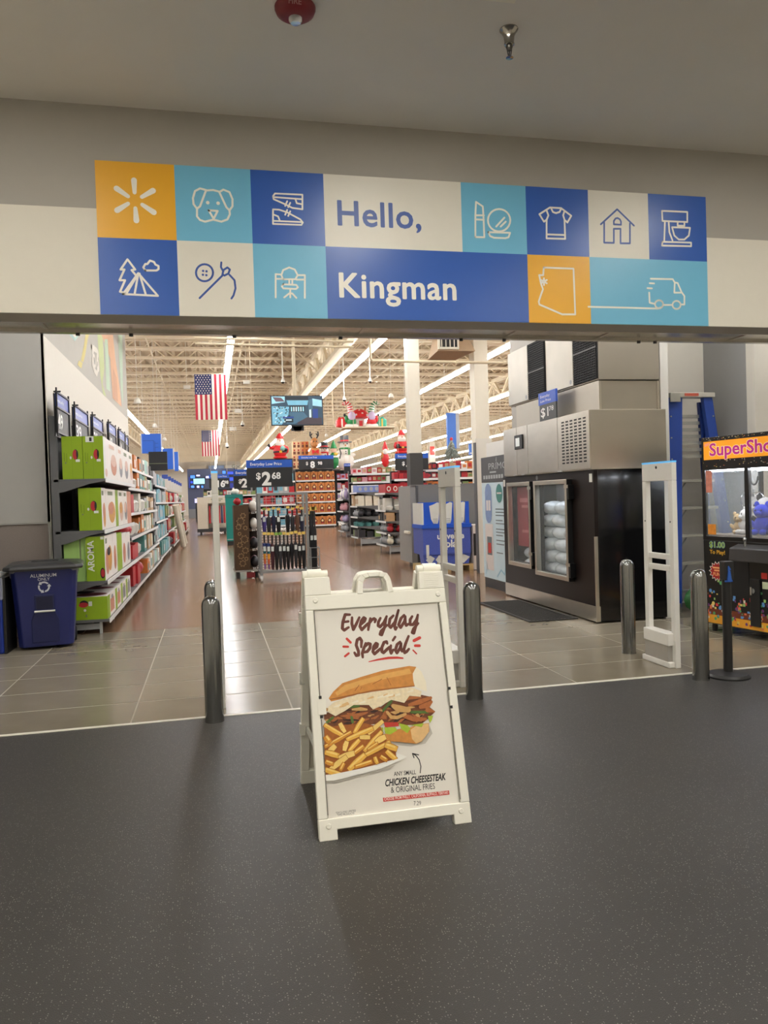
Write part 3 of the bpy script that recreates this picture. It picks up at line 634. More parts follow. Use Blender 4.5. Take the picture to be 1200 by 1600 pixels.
def pedestal(X, y0, y1, label, mat=pw):
    t = thing('security_pedestal', label, 'security pedestal', (X, y0, 0), 0, 'security pedestals at the entrance'); d = y1-y0; a = .024
    fr = YZn((0, 0, 0))
    b = MB(); b.box(-a, 0, 0, a, .06, 1.629).box(-a, d-.06, 0, a, d, 1.629).box(-a, .0, 1.63, a, d, 1.785); b.build('loop_frame', mat, t, bevel=.004)
    for zz in (.86, .96): MB().box(-a*.8, .07, zz-.025, a*.8, d-.07, zz+.025).build('cross_bar', mat, t, bevel=.006)
    MB().box(-a, 0, 1.786, a, d, 1.80).build('status_light', pgl, t)
    MB().box(-a-.055, .02, 0, a+.002, d-.02, .05).box(-a-.055, .03, .19, a, d-.05, .30).build('foot', mat, t, bevel=.008)
    MB().box(-a-.045, .05, .05, a-.01, d-.06, .19).build('foot_cover', M('pedestal_cover', (176, 173, 166), .35, .4), t)
    b = MB()
    for yy in (.037, d-.037): b.cyl((-a-.002, yy, 1.27), (-a+.002, yy, 1.27), .008, n=8)
    b.cyl((-a-.002, d*.5, 1.75), (-a+.002, d*.5, 1.75), .014, n=8); stuff(b.build('screw', dark_void, t))
pedestal(.03, 5.95, 6.42, 'grey edge-on security pedestal between the two left bollards', pg_)
pedestal(1.945, 5.95, 6.42, 'pale grey security pedestal behind the right edge of the sandwich board', pg_)
pedestal(3.9, 5.95, 6.42, 'white security pedestal in front of the black ice freezer')
t = thing('stanchion', 'black belt stanchion with round base beside the claw machine', 'stanchion', (4.10, 5.56, 0))
sb_ = M('stanchion_black', (34, 33, 33), .45, var=.1)
MB().lathe([(.17, 0), (.17, .012), (.15, .03), (.05, .045), (.001, .046)], n=32).build('base', sb_, t, smooth=30)
MB().lathe([(.036, .04), (.036, .93), (.04, .932), (.04, .95), (.001, .951)], n=20).build('post', sb_, t, smooth=30)
MB().box(-.042, -.045, .80, .042, .03, .95).build('belt_head', sb_, t, bevel=.006)
b = MB(); b.hexa([(-.028, -.056, .795), (.012, -.056, .795), (.012, -.045, .795), (-.028, -.045, .795)], [(-.016, -.054, .875), (0, -.054, .875), (0, -.045, .875), (-.016, -.045, .875)]); b.hexa([(-.02, -.055, .875), (.006, -.055, .885), (.006, -.046, .885), (-.02, -.046, .875)], [(-.018, -.053, .91), (-.012, -.053, .915), (-.012, -.046, .915), (-.018, -.046, .91)]); b.box(-.045, -.055, .785, .02, -.04, .797)
b.build('belt_clip', M('belt_blue', (40, 88, 170), .4), t)
# ================================================================== LEFT SIDE: BINS
navy = M('bin_navy', (26, 34, 92), .42, var=.1, scale=6, bump=.05, bscale=250); blue_b = M('bin_blue', (14, 42, 130), .45, var=.08)
bagm = M('clear_bag', (196, 198, 206), .12, var=.25, scale=14, bump=.6, bscale=18, alpha=.45)
t = thing('recycling_bin', 'navy rolling recycling bin with black lid and white recycling arrows beside the green boxes', 'bin', (-1.83, 9.12, 0), .13)
def taper(w0, d0, w1, d1, z0, z1, y_off=0.0, ch=.05):
    def ring(w, d, z): return [(-w/2+ch, 0, z), (w/2-ch, 0, z), (w/2, ch, z), (w/2, d-ch, z), (w/2-ch, d, z), (-w/2+ch, d, z), (-w/2, d-ch, z), (-w/2, ch, z)]
    a = ring(w0, d0, z0); c = [(x, y-y_off, z) for x, y, z in ring(w1, d1, z1)]
    b = MB(); n = 8
    b.add(a+c, [(i, (i+1) % n, n+(i+1) % n, n+i) for i in range(n)]+[tuple(range(n-1, -1, -1)), tuple(range(n, 2*n))]); return b
taper(.56, .56, .68, .66, .03, .90, .05).build('body', navy, t, bevel=.012)
fr = Fr((0, -.004, .03), (1, 0, 0), (0, -.05, .87))
b = MB(); b.prism([(-.14, .05), (.14, .05), (.14, .30), (.10, .40), (.10, .58), (-.10, .58), (-.10, .40), (-.14, .30)], fr, -.001, .012); b.build('front_channel', M('bin_navy_dark', (20, 27, 76), .45), t, bevel=.006)
b = MB(); b.prism([(-.085, .42), (.085, .42), (.085, .56), (-.085, .56)], fr, .0125, .0135); b.build('handle_pocket', M('bin_pocket', (12, 16, 48), .6), t)
MB().cyl(fr.p(-.105, .40, .03), fr.p(.105, .40, .03), .011, n=10).build('grab_bar', M('bar_white', (214, 214, 206), .4), t, smooth=40)
b = MB()
for s in (-1, 1): b.cyl((s*.24, .5, .08), (s*.30, .5, .08), .08, n=16)
stuff(b.build('wheel', black, t, smooth=40))
lid = MB(); lr = [(.40, .74, .88, -.10), (.41, .76, .90, -.11), (.40, .74, .925, -.10), (.35, .62, .95, -.05), (.22, .40, .965, .05)]
rows = []
for hw, dp, z, yo in lr:
    c = .07
    rows.append([(-hw+c, yo, z), (hw-c, yo, z), (hw, yo+c, z), (hw, yo+dp-c, z), (hw-c, yo+dp, z), (-hw+c, yo+dp, z), (-hw, yo+dp-c, z), (-hw, yo+c, z)])
vv = [q for r_ in rows for q in r_]
lid.add(vv, [(i*8+k, i*8+(k+1) % 8, (i+1)*8+(k+1) % 8, (i+1)*8+k) for i in range(4) for k in range(8)]+[tuple(range(32, 40)), tuple(range(7, -1, -1))])
lo = lid.build('lid', M('lid_black', (46, 46, 48), .32, var=.1, bump=.05, bscale=200), t, bevel=.008)
MB().box(-.13, .10, .962, .15, .34, .972).build('lid_panel', M('lid_panel', (34, 34, 35), .4), lo, bevel=.004)
f2 = Fr((0, .12, .974), (1, 0, 0), (0, 1, 0)); stuff(MB().rect(f2, -.09, .05, .11, .09).rect(f2, -.06, .12, .07, .16).build('embossed_marks', M('lid_letters', (82, 82, 84), .35), lo))
taper(.69, .67, .70, .68, .80, .885, .055).build('bag_rim', bagm, t)
wink = M('bin_print', (206, 208, 214), .5)
b = MB(); b.text('ALUMINUM', fr, 0, .775, .052, 0, .003, bold=.005, align='CENTER').text('ONLY', fr, 0, .735, .046, 0, .003, bold=.005, align='CENTER')
stuff(b.build('lettering', wink, t))
b = MB()
for k in range(3):
    a0 = math.pi/2+k*2*math.pi/3
    P = [(.052*math.cos(a0-.9+i*.3), .665+.052*math.sin(a0-.9+i*.3)) for i in range(6)]
    b.stroke(P, .018, fr, .003, cap=False)
    e = P[-1]; dx, dy = P[-1][0]-P[-2][0], P[-1][1]-P[-2][1]; L = math.hypot(dx, dy); dx /= L; dy /= L
    b.flat([(e[0]-dy*.022, e[1]+dx*.022), (e[0]+dx*.028, e[1]+dy*.028), (e[0]+dy*.022, e[1]-dx*.022)], fr, .0032)
stuff(b.build('recycling_arrows', wink, t))
t = thing('trash_bin', 'bright blue square bin with a clear bag folded over its rim', 'bin', (-2.50, 8.98, 0))
MB().box(-.28, 0, .0, .27, .45, .80).build('body', blue_b, t, bevel=.02)
MB().box(.272, .01, 0, .30, .44, .82).build('side_panel', black, t)
MB().box(-.285, -.008, .58, .28, .46, .825).build('clear_bag', bagm, t, bevel=.02)
MB().box(-.28, 0, .828, .26, .45, .852).box(-.2, .08, .852, .2, .38, .868).build('lid', M('lid_grey', (196, 196, 192), .4), t, bevel=.01)
MB().box(-.16, .1, .869, .16, .35, .872).build('lid_opening', black, t)
# ================================================================== LEFT SIDE: FIRST SHELF RUN
gshelf = M('shelf_grey', (98, 98, 98), .5, var=.06); glip = M('shelf_lip', (206, 205, 202), .45, var=.04); gback = M('shelf_back', (24, 24, 25), .7)
grail = M('price_rail', (226, 226, 224), .4)
def gondola(name, label, X0, X1, Y0, Y1, levels, h, lipside=1, group='shelf runs along the aisle', back=gback, end=True):
    """levels: list of (z_top, x_front); back at X0, front at X1 (lipside +1 -> faces +X)"""
    t = thing(name, label, 'shelf', (X0, Y0, 0), 0, group); L = Y1-Y0; s = lipside
    MB().box(0, .03, .1, s*.02, L-.03, h-.05).build('back_panel', back, t)
    n = max(1, round(L/1.22))
    for i in range(n+1):
        y = i*L/n; y = min(max(y, .03), L-.03)
        MB().box(-s*.01, y-.03, 0, s*.075, y+.03, h).build('upright', gshelf, t)
    for k, (z, xf) in enumerate(levels):
        d = abs(xf-X0)
        MB().box(s*.021, .0, z-.03, s*d, L, z).build('shelf_board', gshelf, t)
        MB().box(s*(d+.001), 0, z-.045, s*(d+.012), L, z+.005).build('price_rail', grail if k else glip, t)
        if k:
            for y in (.0, L):
                sgn = 1 if y == 0 else -1
                fr_ = Fr((0, y, 0), (s, 0, 0), (0, 0, 1))
                MB().prism([(.076, z-.16), (.14, z-.15), (d*.7, z-.06), (d*.98, z-.031), (.076, z-.031)], fr_, -.008*s if sgn > 0 else 0, 0 if sgn > 0 else .008*s).build('bracket', gshelf, t)
    d = abs(levels[0][1]-X0)
    z = levels[0][0]
    MB().box(s*.09, .04, .055, s*(d-.12), .06, z-.05).build('kick_plate', M('kick_grey', (150, 152, 152), .5), t)
    for i in range(n+1):
        y = min(max(i*L/n, .05), L-.05); MB().box(s*(d-.12), y-.02, 0, s*(d-.09), y+.02, z-.03).build('leg', M('leg_grey', (176, 178, 176), .4, .5), t)
    return t
GX0, GX1 = -1.86, -1.265
LV = [(.175, GX1), (.645, -1.27), (1.265, -1.285), (1.895, -1.25)]
gondola('shelf_run', 'dark grey shelf run stacked with green and white cooker boxes against the white wall', GX0, GX1, 9.93, 13.6, LV, 2.66)
lime = M('carton_green', (142, 172, 20), .5, var=.05, scale=5); limep = M('carton_pale_green', (160, 198, 110), .5, var=.05); cwhite = M('carton_white', (232, 226, 220), .5, var=.04, scale=6)
logo_r = M('logo_red', (186, 44, 50), .5); logo_k = M('logo_black', (30, 28, 30), .5); pw2 = M('print_white', (222, 222, 214), .5); pgy = M('print_grey', (120, 128, 96), .5)
picm = [M('print_food_a', (196, 130, 100), .5, var=.35, scale=30), M('print_food_b', (206, 150, 70), .5, var=.35, scale=30), M('print_steel', (120, 118, 122), .4, var=.4, scale=20), M('print_rose', (214, 178, 160), .5, var=.25, scale=25)]
wine = M('print_wine', (112, 40, 44), .5, var=.2)
def carton(name, label, cat, x0, y0, z0, x1, y1, z1, mat, group, fmat=None, fpics=(), spics=(), tpics=(), fdir=1):
    """a box with printed faces: fpics on the face towards the aisle, spics on the face towards the entrance"""
    W, D, H_ = x1-x0, y1-y0, z1-z0
    b = MB(); vs = [(0,0,0),(W,0,0),(W,D,0),(0,D,0),(0,0,H_),(W,0,H_),(W,D,H_),(0,D,H_)]
    b.add(vs, [(0,3,2,1),(0,1,5,4),(2,3,7,6)], 0); b.add(vs, [(4,5,6,7)], 2)
    b.add(vs, [(1,2,6,5)], 1 if fdir > 0 else 0); b.add(vs, [(3,0,4,7)], 0 if fdir > 0 else 1)
    o = b.build(name, [mat, fmat or mat, (fmat or mat)]); o.location = (float(x0), float(y0), float(z0)); tag(o, label, cat, group)
    ff_ = YZ((W, 0, 0)) if fdir > 0 else YZn((0, D, 0))
    sf = XZ((0, 0, 0)); tf = Fr((0, 0, H_), (1, 0, 0), (0, 1, 0))
    for frm, pics, a, c, nm in ((ff_, fpics, D, H_, 'front_print'), (sf, spics, W, H_, 'side_print'), (tf, tpics, W, D, 'top_print')):
        if not pics: continue
        ms = []; pb = MB()
        for i, p in enumerate(pics):
            if p[-1] not in ms: ms.append(p[-1])
            mi = ms.index(p[-1]); dz = .0012+.0002*i
            if p[0] == 'e': pb.disc(frm, (p[1]*a, p[2]*c), p[3]*a, dz, mi, 20, p[4]*c)
            elif p[0] == 'r': pb.rect(frm, p[1]*a, p[2]*c, p[3]*a, p[4]*c, dz, mi)
            elif p[0] == 't': pb.text(p[1], frm, p[2]*a, p[3]*c, p[4], mi, dz, bold=.01)
            elif p[0] == 'v': # vertical wording, reading upwards
                vf = Fr(frm.p(p[2]*a, p[3]*c, 0), frm.v, -frm.u); pb.text(p[1], vf, 0, 0, p[4], mi, dz, bold=.02)
        stuff(pb.build(nm, ms, o))
    return o
seam = M('carton_seam', (112, 140, 18), .5)
bug = [('r', .49, 0, .497, 1, seam), ('e', .66, .57, .13, .125, logo_k), ('e', .63, .57, .115, .115, logo_r), ('e', .74, .58, .05, .09, logo_k), ('r', .66, .40, .86, .46, pw2), ('e', .42, .50, .045, .035, pw2), ('r', .10, .42, .13, .62, seam), ('r', .22, .40, .245, .60, seam), ('e', .17, .38, .04, .02, pgy)]
def ypx(x, y, X): return atX(x, y, X)[1]
G1 = 'cooker boxes on the shelf along the white wall'
# top shelf
for (xa, xb, k_) in ((-1.74, -1.505, 0), (-1.5, -1.265, 1)):
    sp_ = list(bug)+([('r', .15, .86, .55, .995, pw2), ('r', .33, .88, .45, .97, logo_k)] if k_ else [])
    carton('appliance_box', ('tall lime green cooker box at the back corner of the top shelf', 'tall lime green cooker box with a white tag on its top edge')[k_], 'box', xa, 9.96, 1.897, xb, 10.32, 2.415, lime, G1, cwhite if k_ else None, [('r', .0, .0, .5, 1, pw2), ('e', .6, .15, .3, .1, picm[3])] if k_ else (), sp_)
ys = [10.33, 11.4, 12.1, 12.9, 13.55]
for i in range(4):
    carton('appliance_box', ['white cooker box with a rice picture on the top shelf', 'white cooker box with a steel pot picture on the top shelf', 'white box with a dark pot picture on the top shelf', 'white box at the end of the top cooker shelf'][i], 'box', -1.56, ys[i]+.005, 1.897, -1.268, ys[i+1]-.005, 2.41, cwhite, G1, cwhite,
           [('r', .2, .80, .7, .9, pgy if i > 1 else picm[3]), ('e', .62, .40, .30, .27, picm[[0, 2, 2, 3][i]]), ('e', .62, .52, .26, .16, picm[[3, 3, 3, 1][i]])])
# second shelf
yb = [ypx(x, 800, -1.30) for x in (157.5, 170, 182, 186, 194, 200, 206)]
carton('appliance_box', 'lime green cooker box with a red emblem on the second shelf down', 'box', -1.575, 9.97, 1.267, -1.31, yb[1]-.2, 1.785, lime, G1, cwhite, [('r', .1, .82, .5, .93, pgy), ('e', .6, .35, .3, .3, picm[1]), ('e', .5, .45, .25, .18, picm[0])], bug)
fm_ = [cwhite, lime, cwhite, cwhite, M('carton_orange', (206, 140, 112), .5, var=.3, scale=14)]
yb2 = [yb[1]-.19]+yb[2:]
for i in range(5):
    carton('appliance_box', ['white cooker box with an orange food picture on the second shelf', 'lime green box edge between white boxes on the second shelf', 'white cooker box with a pale pot picture on the second shelf', 'white cooker box with a grey pot picture on the second shelf', 'orange patterned box at the end of the second shelf'][i], 'box', -1.57, yb2[i]+.005, 1.267, -1.31, yb2[i+1]-.005, 1.78, cwhite if i not in (1, 4) else fm_[i], G1, fm_[i],
           [] if i in (1, 4) else [('r', .2, .84, .7, .94, pgy), ('e', .6, .40, .34, .28, picm[[1, 0, 3, 2, 2][i]]), ('e', .5, .5, .28, .16, picm[[0, 0, 1, 3, 3][i]])])
# third shelf
carton('appliance_box', 'pale green cooker box on the third shelf behind the recycling bin lid', 'box', -1.77, 9.995, .647, -1.515, 10.42, 1.19, limep, G1, None, (), [('r', .6, 0, .61, 1, M('seam2', (126, 164, 84), .5)), ('r', .72, .5, .78, .95, pgy), ('r', .55, .4, .68, .5, pgy)])
carton('appliance_box', 'lime green cooker box with white vertical AROMA wording on the third shelf', 'box', -1.51, 9.96, .647, -1.295, 10.75, 1.19, lime, G1, cwhite, [('r', .1, .82, .3, .94, pgy), ('e', .3, .4, .2, .3, picm[0]), ('e', .62, .45, .25, .3, picm[1]), ('e', .5, .62, .2, .1, logo_k)],
       [('v', 'AROMA', .42, .22, .105, pw2), ('r', .5, 0, .507, 1, seam), ('e', .86, .17, .13, .12, logo_k), ('e', .87, .17, .1, .09, logo_r), ('r', .80, .93, .97, .99, pw2)])
yb = [10.76]+[ypx(x, 880, -1.29) for x in (184, 192, 199, 205)]
for i in range(4):
    carton('appliance_box', ['white cooker box with a pot picture on the third shelf', 'lime green cooker box in the middle of the third shelf', 'white and lime box with a slim picture on the third shelf', 'white box with a dark cooker picture on the third shelf'][i], 'box', -1.57, yb[i]+.005, .647, -1.295, yb[i+1]-.005, 1.19-.02*i, [cwhite, lime, lime, cwhite][i], G1, [cwhite, lime, cwhite, cwhite][i],
           [('e', .5, .4, .3, .3, picm[2 if i == 3 else 0])] if i != 1 else [('r', .0, 0, .05, 1, pw2)])
# bottom deck: flat griddle boxes
yb = [9.96]+[ypx(x, 930, -1.27) for x in (182, 191, 199, 206)]
for i in range(4):
    carton('griddle_box', ['flat lime green griddle box on the bottom deck nearest the recycling bin', 'flat griddle box with an orange pan picture on the bottom deck', 'flat griddle box with a grey pan picture on the bottom deck', 'flat griddle box at the end of the bottom deck'][i], 'box', -1.78, yb[i]+.005, .177, -1.285, yb[i+1]-.005, .455, lime, 'flat griddle boxes on the bottom deck', cwhite,
           [('r', 0, 0, .3, 1, lime), ('r', .35, .15, .85, .75, picm[[0, 0, 2, 2][i]]), ('e', .6, .8, .12, .1, picm[2])], [('e', .45, .72, .10, .14, logo_k), ('e', .44, .66, .11, .11, logo_r), ('r', .56, .60, .64, .80, pw2), ('e', .47, .42, .03, .06, pw2), ('e', .50, .18, .02, .07, pgy)],
           [('e', .55, .35, .38, .22, wine), ('e', .3, .7, .25, .18, logo_k)])
# price frames on top of the run
pblue = M('price_blue', (62, 88, 176), .35); pframe = M('frame_black', (24, 24, 26), .4); pchrome = M('flip_white', (214, 212, 204), .4); pdigit = M('digit_white', (236, 236, 232), .5); pboard = M('price_board', (30, 31, 33), .45)
def flip_frame(y0, y1, z0, z1, txt, label, X=-1.75):
    t = thing('shelf_price_sign', label, 'price sign', (X, y0, z0), 0, 'price frames above the cooker boxes'); w_, h_ = y1-y0, z1-z0
    f = YZ((0, 0, 0)); b = MB()
    for zz in (0, h_*.62, h_): b.beam((0, -.03, zz), (0, w_+.02, zz), .02)
    b.beam((0, 0, -.05), (0, 0, h_+.05), .018); b.beam((0, w_, -.05), (0, w_, h_+.05), .018); b.beam((-.03, 0, h_), (.05, 0, h_), .018); b.build('wire_frame', pframe, t)
    MB().box(-.02, .01, h_*.64, -.005, w_-.01, h_*.98).build('blue_header', pblue, t)
    MB().text('Everyday Low Price', f, .05, h_*.77, h_*.12, 0, -.003, sx=w_/h_*.55).build('header_lettering', pdigit, t)
    MB().box(-.02, .01, .01, -.005, w_-.01, h_*.60).build('price_board', pboard, t)
    MB().text(txt, f, .08*w_, h_*.12, h_*.52, 0, -.003, bold=.02, sx=w_/h_*.75).build('price_digits', pdigit, t)
    MB().box(-.033, -.02, -.05, -.021, w_, h_*.96).build('back_board', pframe, t)
    b = MB(); b.beam((0, w_+.005, h_*.98), (0, w_+.10, -.04), .02, .006); b.build('side_tag', pchrome, t)
for i, (xa, xb, ya) in enumerate([(86, 107, 612), (114, 136, 633), (142, 159, 648), (167, 179, 659), (183, 193, 670), (193, 198, 680)]):
    y0_, y1_ = ypx(xa, 650, -1.765), ypx(xb, 650, -1.765); zt_ = atX(xa, ya, -1.765)[2]
    flip_frame(y0_+.05, y1_-.05, zt_-.48, zt_, ['49', '39', '25', '19', '14', '9'][i]+'', ['black price frame with blue header above the tall green boxes', 'black price frame with folded side tag, second along the white wall', 'black price frame third along the white wall', 'narrow black price frame fourth along the white wall', 'small black price frame fifth along the white wall', 'smallest black price frame at the far end of the cooker shelf'][i])
# ================================================================== LEFT SIDE: SECOND AND THIRD RUNS
def shelf_goods(X0, X1, Y0, Y1, levels, palette, group, wmin, wmax, rnd, lab, heights, kinds=('box',), face=1, jit=.0):
    """fill each shelf level with separate goods; palette(y) -> (material, kind, label)"""
    for li, (z, xf) in enumerate(levels):
        top = heights[li]; y = Y0+.02
        while y < Y1-wmin:
            w_ = rnd.uniform(wmin, wmax); w_ = min(w_, Y1-y-.01); h_ = top*rnd.uniform(.72, .97)
            mat, kind, lb = palette(y, li, rnd)
            d = abs(xf-X0)-.06; xa, xb = (X0+.085, xf-.02-rnd.random()*.05) if face > 0 else (xf+.02+rnd.random()*.05, X0-.085)
            if kind == 'box':
                b = MB(); b.box(0, 0, 0, xb-xa, w_-.01, h_); b.rect(YZ((xb-xa+.001, 0, 0)) if face > 0 else YZn((-.001, w_-.01, 0)), w_*.15, h_*.2, w_*.8, h_*.7, 0, 1)
                o = b.build('product_box', [mat, palette(y, li, rnd)[0]]); o.location = (xa, y, z+.001)
            elif kind == 'pot':
                r_ = min(w_/2, (xb-xa)/2)*.97; h_ = min(h_, r_*1.5)
                o = MB().lathe([(r_*.8, 0), (r_, h_*.25), (r_, h_*.62), (r_*1.04, h_*.66), (r_*.8, h_*.82), (r_*.2, h_*.88), (r_*.18, h_), (.001, h_)], n=14).build('cooking_pot', mat, smooth=40); o.location = (xb-r_-.01, y+w_/2, z+.001)
            elif kind == 'bag':
                b = MB(); b.ell((0, 0, h_*.42), (xb-xa)/2.2, w_/2.1, h_*.42, 10, 6); b.box(-.05, -w_*.25, h_*.78, .05, w_*.25, h_*.98)
                o = b.build('soft_pack', mat, smooth=50); o.location = ((xa+xb)/2, y+w_/2, z+.001)
            elif kind == 'pole':
                o = MB().cyl((0, 0, 0), (0, 0, h_), .016, n=6).box(-.03, -.09, 0, .03, .09, .22).build('broom', mat); o.location = (xb-.05, y+w_/2, z+.001)
            tag(o, lb+' '+lab, {'box': 'box', 'pot': 'pot', 'bag': 'pack', 'pole': 'broom'}[kind], group+{'box': '', 'pot': ' (pots)', 'bag': ' (packs)', 'pole': ' (brooms)'}[kind])
            y += w_+rnd.uniform(0, .02)
K = {n: M('goods_'+n, c, r_, var=.14, scale=14) for n, c, r_ in [('red', (178, 36, 44), .45), ('white', (226, 222, 212), .4), ('cream', (212, 204, 184), .5), ('teal', (84, 140, 136), .5), ('mint', (150, 196, 186), .5), ('grey', (166, 166, 168), .5), ('green', (120, 140, 84), .5), ('brown', (150, 100, 62), .6), ('sky', (110, 168, 186), .5), ('dark', (44, 42, 46), .5),
   ('orange', (206, 120, 56), .5), ('pink', (208, 150, 158), .5), ('purple', (140, 96, 150), .5), ('tan', (186, 150, 110), .6), ('navy', (48, 56, 96), .5), ('gold', (208, 160, 70), .4), ('lilac', (176, 160, 196), .45), ('crimson', (150, 30, 44), .5)]}
rnd = random.Random(11)
def pal_k(y, li, r_):
    if y < 14.6: return (K['red'], 'box', 'red boxed kitchen set') if li in (1, 3, 4, 0) else (K['red'], 'bag', 'red bagged kitchen set')
    if y < 15.7: return (K['white'], 'pot', 'white lidded cooking pot') if li != 0 else (K['red'], 'bag', 'red and white gift pack')
    if y < 17.2: return r_.choice([(K['teal'], 'box', 'teal boxed cookware'), (K['white'], 'pot', 'white lidded cooking pot'), (K['cream'], 'box', 'cream boxed cookware'), (K['white'], 'box', 'white boxed cookware'), (K['orange'], 'box', 'orange boxed cookware')])
    if y < 19.6: return r_.choice([(K['grey'], 'box', 'grey boxed housewares'), (K['cream'], 'box', 'cream boxed cookware'), (K['green'], 'box', 'green boxed housewares'), (K['mint'], 'box', 'mint boxed housewares'), (K['dark'], 'box', 'black boxed cookware'), (K['white'], 'box', 'white boxed cookware'), (K['tan'], 'box', 'tan boxed housewares')])
    return r_.choice([(K['grey'], 'box', 'grey boxed housewares'), (K['dark'], 'box', 'black boxed housewares')])
LK = [(.175, -1.27), (.60, -1.32), (1.0, -1.34), (1.42, -1.34), (1.86, -1.36), (2.24, -1.42)]
gondola('shelf_run', 'shelf run of red, white and teal kitchenware past the cooker boxes', GX0, GX1, 13.66, 20.3, LK, 2.6)
shelf_goods(GX0, GX1, 13.66, 20.3, LK, pal_k, 'kitchenware on the second shelf run', .34, .62, rnd, 'on the kitchenware shelf run', [.38, .34, .37, .38, .34, .36])
def pal_t(y, li, r_):
    if y < 21.1: return (K['brown'], 'pole', 'wooden handled broom') if li == 0 else (K['grey'], 'box', 'grey boxed storage tub')
    return r_.choice([(K['sky'], 'box', 'sky blue boxed storage tub'), (K['teal'], 'box', 'teal boxed storage tub'), (K['grey'], 'box', 'grey boxed storage tub'), (K['grey'], 'box', 'grey boxed storage tub')])
LT = [(.175, -1.30), (.62, -1.38), (1.10, -1.38), (1.6, -1.38), (2.05, -1.38)]
gondola('shelf_run', 'tall shelf run of teal and grey storage boxes', GX0, -1.30, 20.4, 25.6, LT, 2.6)
shelf_goods(GX0, -1.30, 20.4, 25.6, LT, pal_t, 'storage goods on the third shelf run', .45, .8, rnd, 'on the tall storage shelf run', [.40, .43, .45, .40, .36])
def pal_r(y, li, r_):
    return r_.choice([(K['cream'], 'bag', 'cream rolled textile'), (K['tan'], 'bag', 'tan rolled textile'), (K['orange'], 'box', 'orange patterned pack'), (K['white'], 'box', 'white textile pack'), (K['dark'], 'bag', 'dark folded textile'), (K['red'], 'box', 'red textile pack'), (K['grey'], 'bag', 'grey folded textile'), (K['green'], 'box', 'green patterned pack')])
LR = [(.175, -1.25), (.65, -1.4), (1.15, -1.4), (1.6, -1.45)]
gondola('shelf_run', 'far shelf run crammed with rolled and folded textiles', GX0, -1.25, 26.2, 44, LR, 2.1)
shelf_goods(GX0, -1.25, 26.2, 44, LR, pal_r, 'textiles on the far shelf run', .55, 1.15, rnd, 'on the far textile shelf run', [.44, .46, .42, .4])
for i, (yy, lean) in enumerate(((26.9, .5), (28.6, .4))):
    o = MB().cyl((-1.2, yy, 1.5), (-.98+.0, yy+lean, .07), .09, n=10).build('rug_roll', K['cream'], smooth=40); tag(o, 'cream rolled rug leaning on the far textile shelf', 'rug', 'leaning rug rolls')
# price strips along the shelf tops of the far run and blue aisle signs above
sblue = M('aisle_blue', (42, 104, 212), .4, var=.03)
for i, (xa, ya, xb, yb_, Y, lb) in enumerate([(221, 678, 252, 708, 26.5, 'square blue aisle sign with outlined shapes, above the storage shelf'), (254, 701, 271, 733, 34.0, 'tall blue aisle sign behind the square blue sign'), (272, 706, 279, 736, 40.0, 'narrow blue aisle sign furthest along the left shelves')]):
    p0, p1 = atY(xa, ya, Y), atY(xb, yb_, Y); w_, h_ = p1[0]-p0[0], p0[2]-p1[2]
    t = thing('aisle_sign', lb, 'sign', (p0[0], Y, p1[2]), 0, 'blue aisle signs over the left shelves')
    MB().box(0, 0, 0, w_, .08, h_).build('panel', sblue, t)
    MB().box(w_, -.003, 0, w_+.03, .083, h_).box(-.03, -.003, 0, 0, .083, h_).build('edge_strip', M('aisle_edge', (196, 206, 220), .4), t)
    b = MB(); f = XZ((0, -.002, 0))
    if i == 0:
        for P in ([(.05, .65), (.62, .65), (.62, .05)], [(.68, .5), (.85, .5)], [(.68, .3), (.85, .3)], [(.68, .05), (.68, .6)]): b.stroke([(a*w_, c*h_) for a, c in P], .012, f, 0)
        stuff(b.build('outline_drawing', M('aisle_line', (24, 66, 150), .4), t))
    b = MB()
    for xx in (.1*w_, .9*w_): b.cyl((xx, .04, h_), (xx, .04, hz(p0[0]+xx)-p1[2]), .006, n=4)
    stuff(b.build('hanging_wire', lampbody, t))
p0, p1 = atY(232, 706, 22.0), atY(262, 735, 22.0)
t = thing('sign_box', 'black rectangular sign back standing on the storage shelf', 'sign', (p0[0], 22.0, 2.6))
MB().box(0, 0, p1[2]-2.6, p1[0]-p0[0], .05, p0[2]-2.6).build('panel', M('sign_back_black', (32, 32, 34), .4), t); MB().box(.05, .01, 0, .09, .04, p1[2]-2.6).box(p1[0]-p0[0]-.09, .01, 0, p1[0]-p0[0]-.05, .04, p1[2]-2.6).build('leg', pframe, t)
MB().box(0, -.004, p1[2]-2.6+.36*(p0[2]-p1[2]), p1[0]-p0[0], -.001, p1[2]-2.6+.39*(p0[2]-p1[2])).build('seam', pgy, t)
for i in range(7):
    Y = 27.5+i*2.1; p0 = atX(266+0*i, 740, -1.3)
    t = thing('price_card', 'small blue and white price card above the far textile shelf', 'price sign', (-1.62, Y, 2.1), 0, 'price cards above the far textile shelf')
    MB().box(0, 0, 0, .2, .03, .3).build('white_board', pchrome, t); MB().box(0, -.003, .305, .2, .033, .45).build('blue_header', pblue, t)
struct(MB().box(-6.2, 6.99, 0, -6, 10.12, 3.3).build('wall_left', paint_grey))
struct(MB().box(-6.0, 6.5, 0, VX0-.15, 6.99, 3.3).build('wall_left', paint_grey))
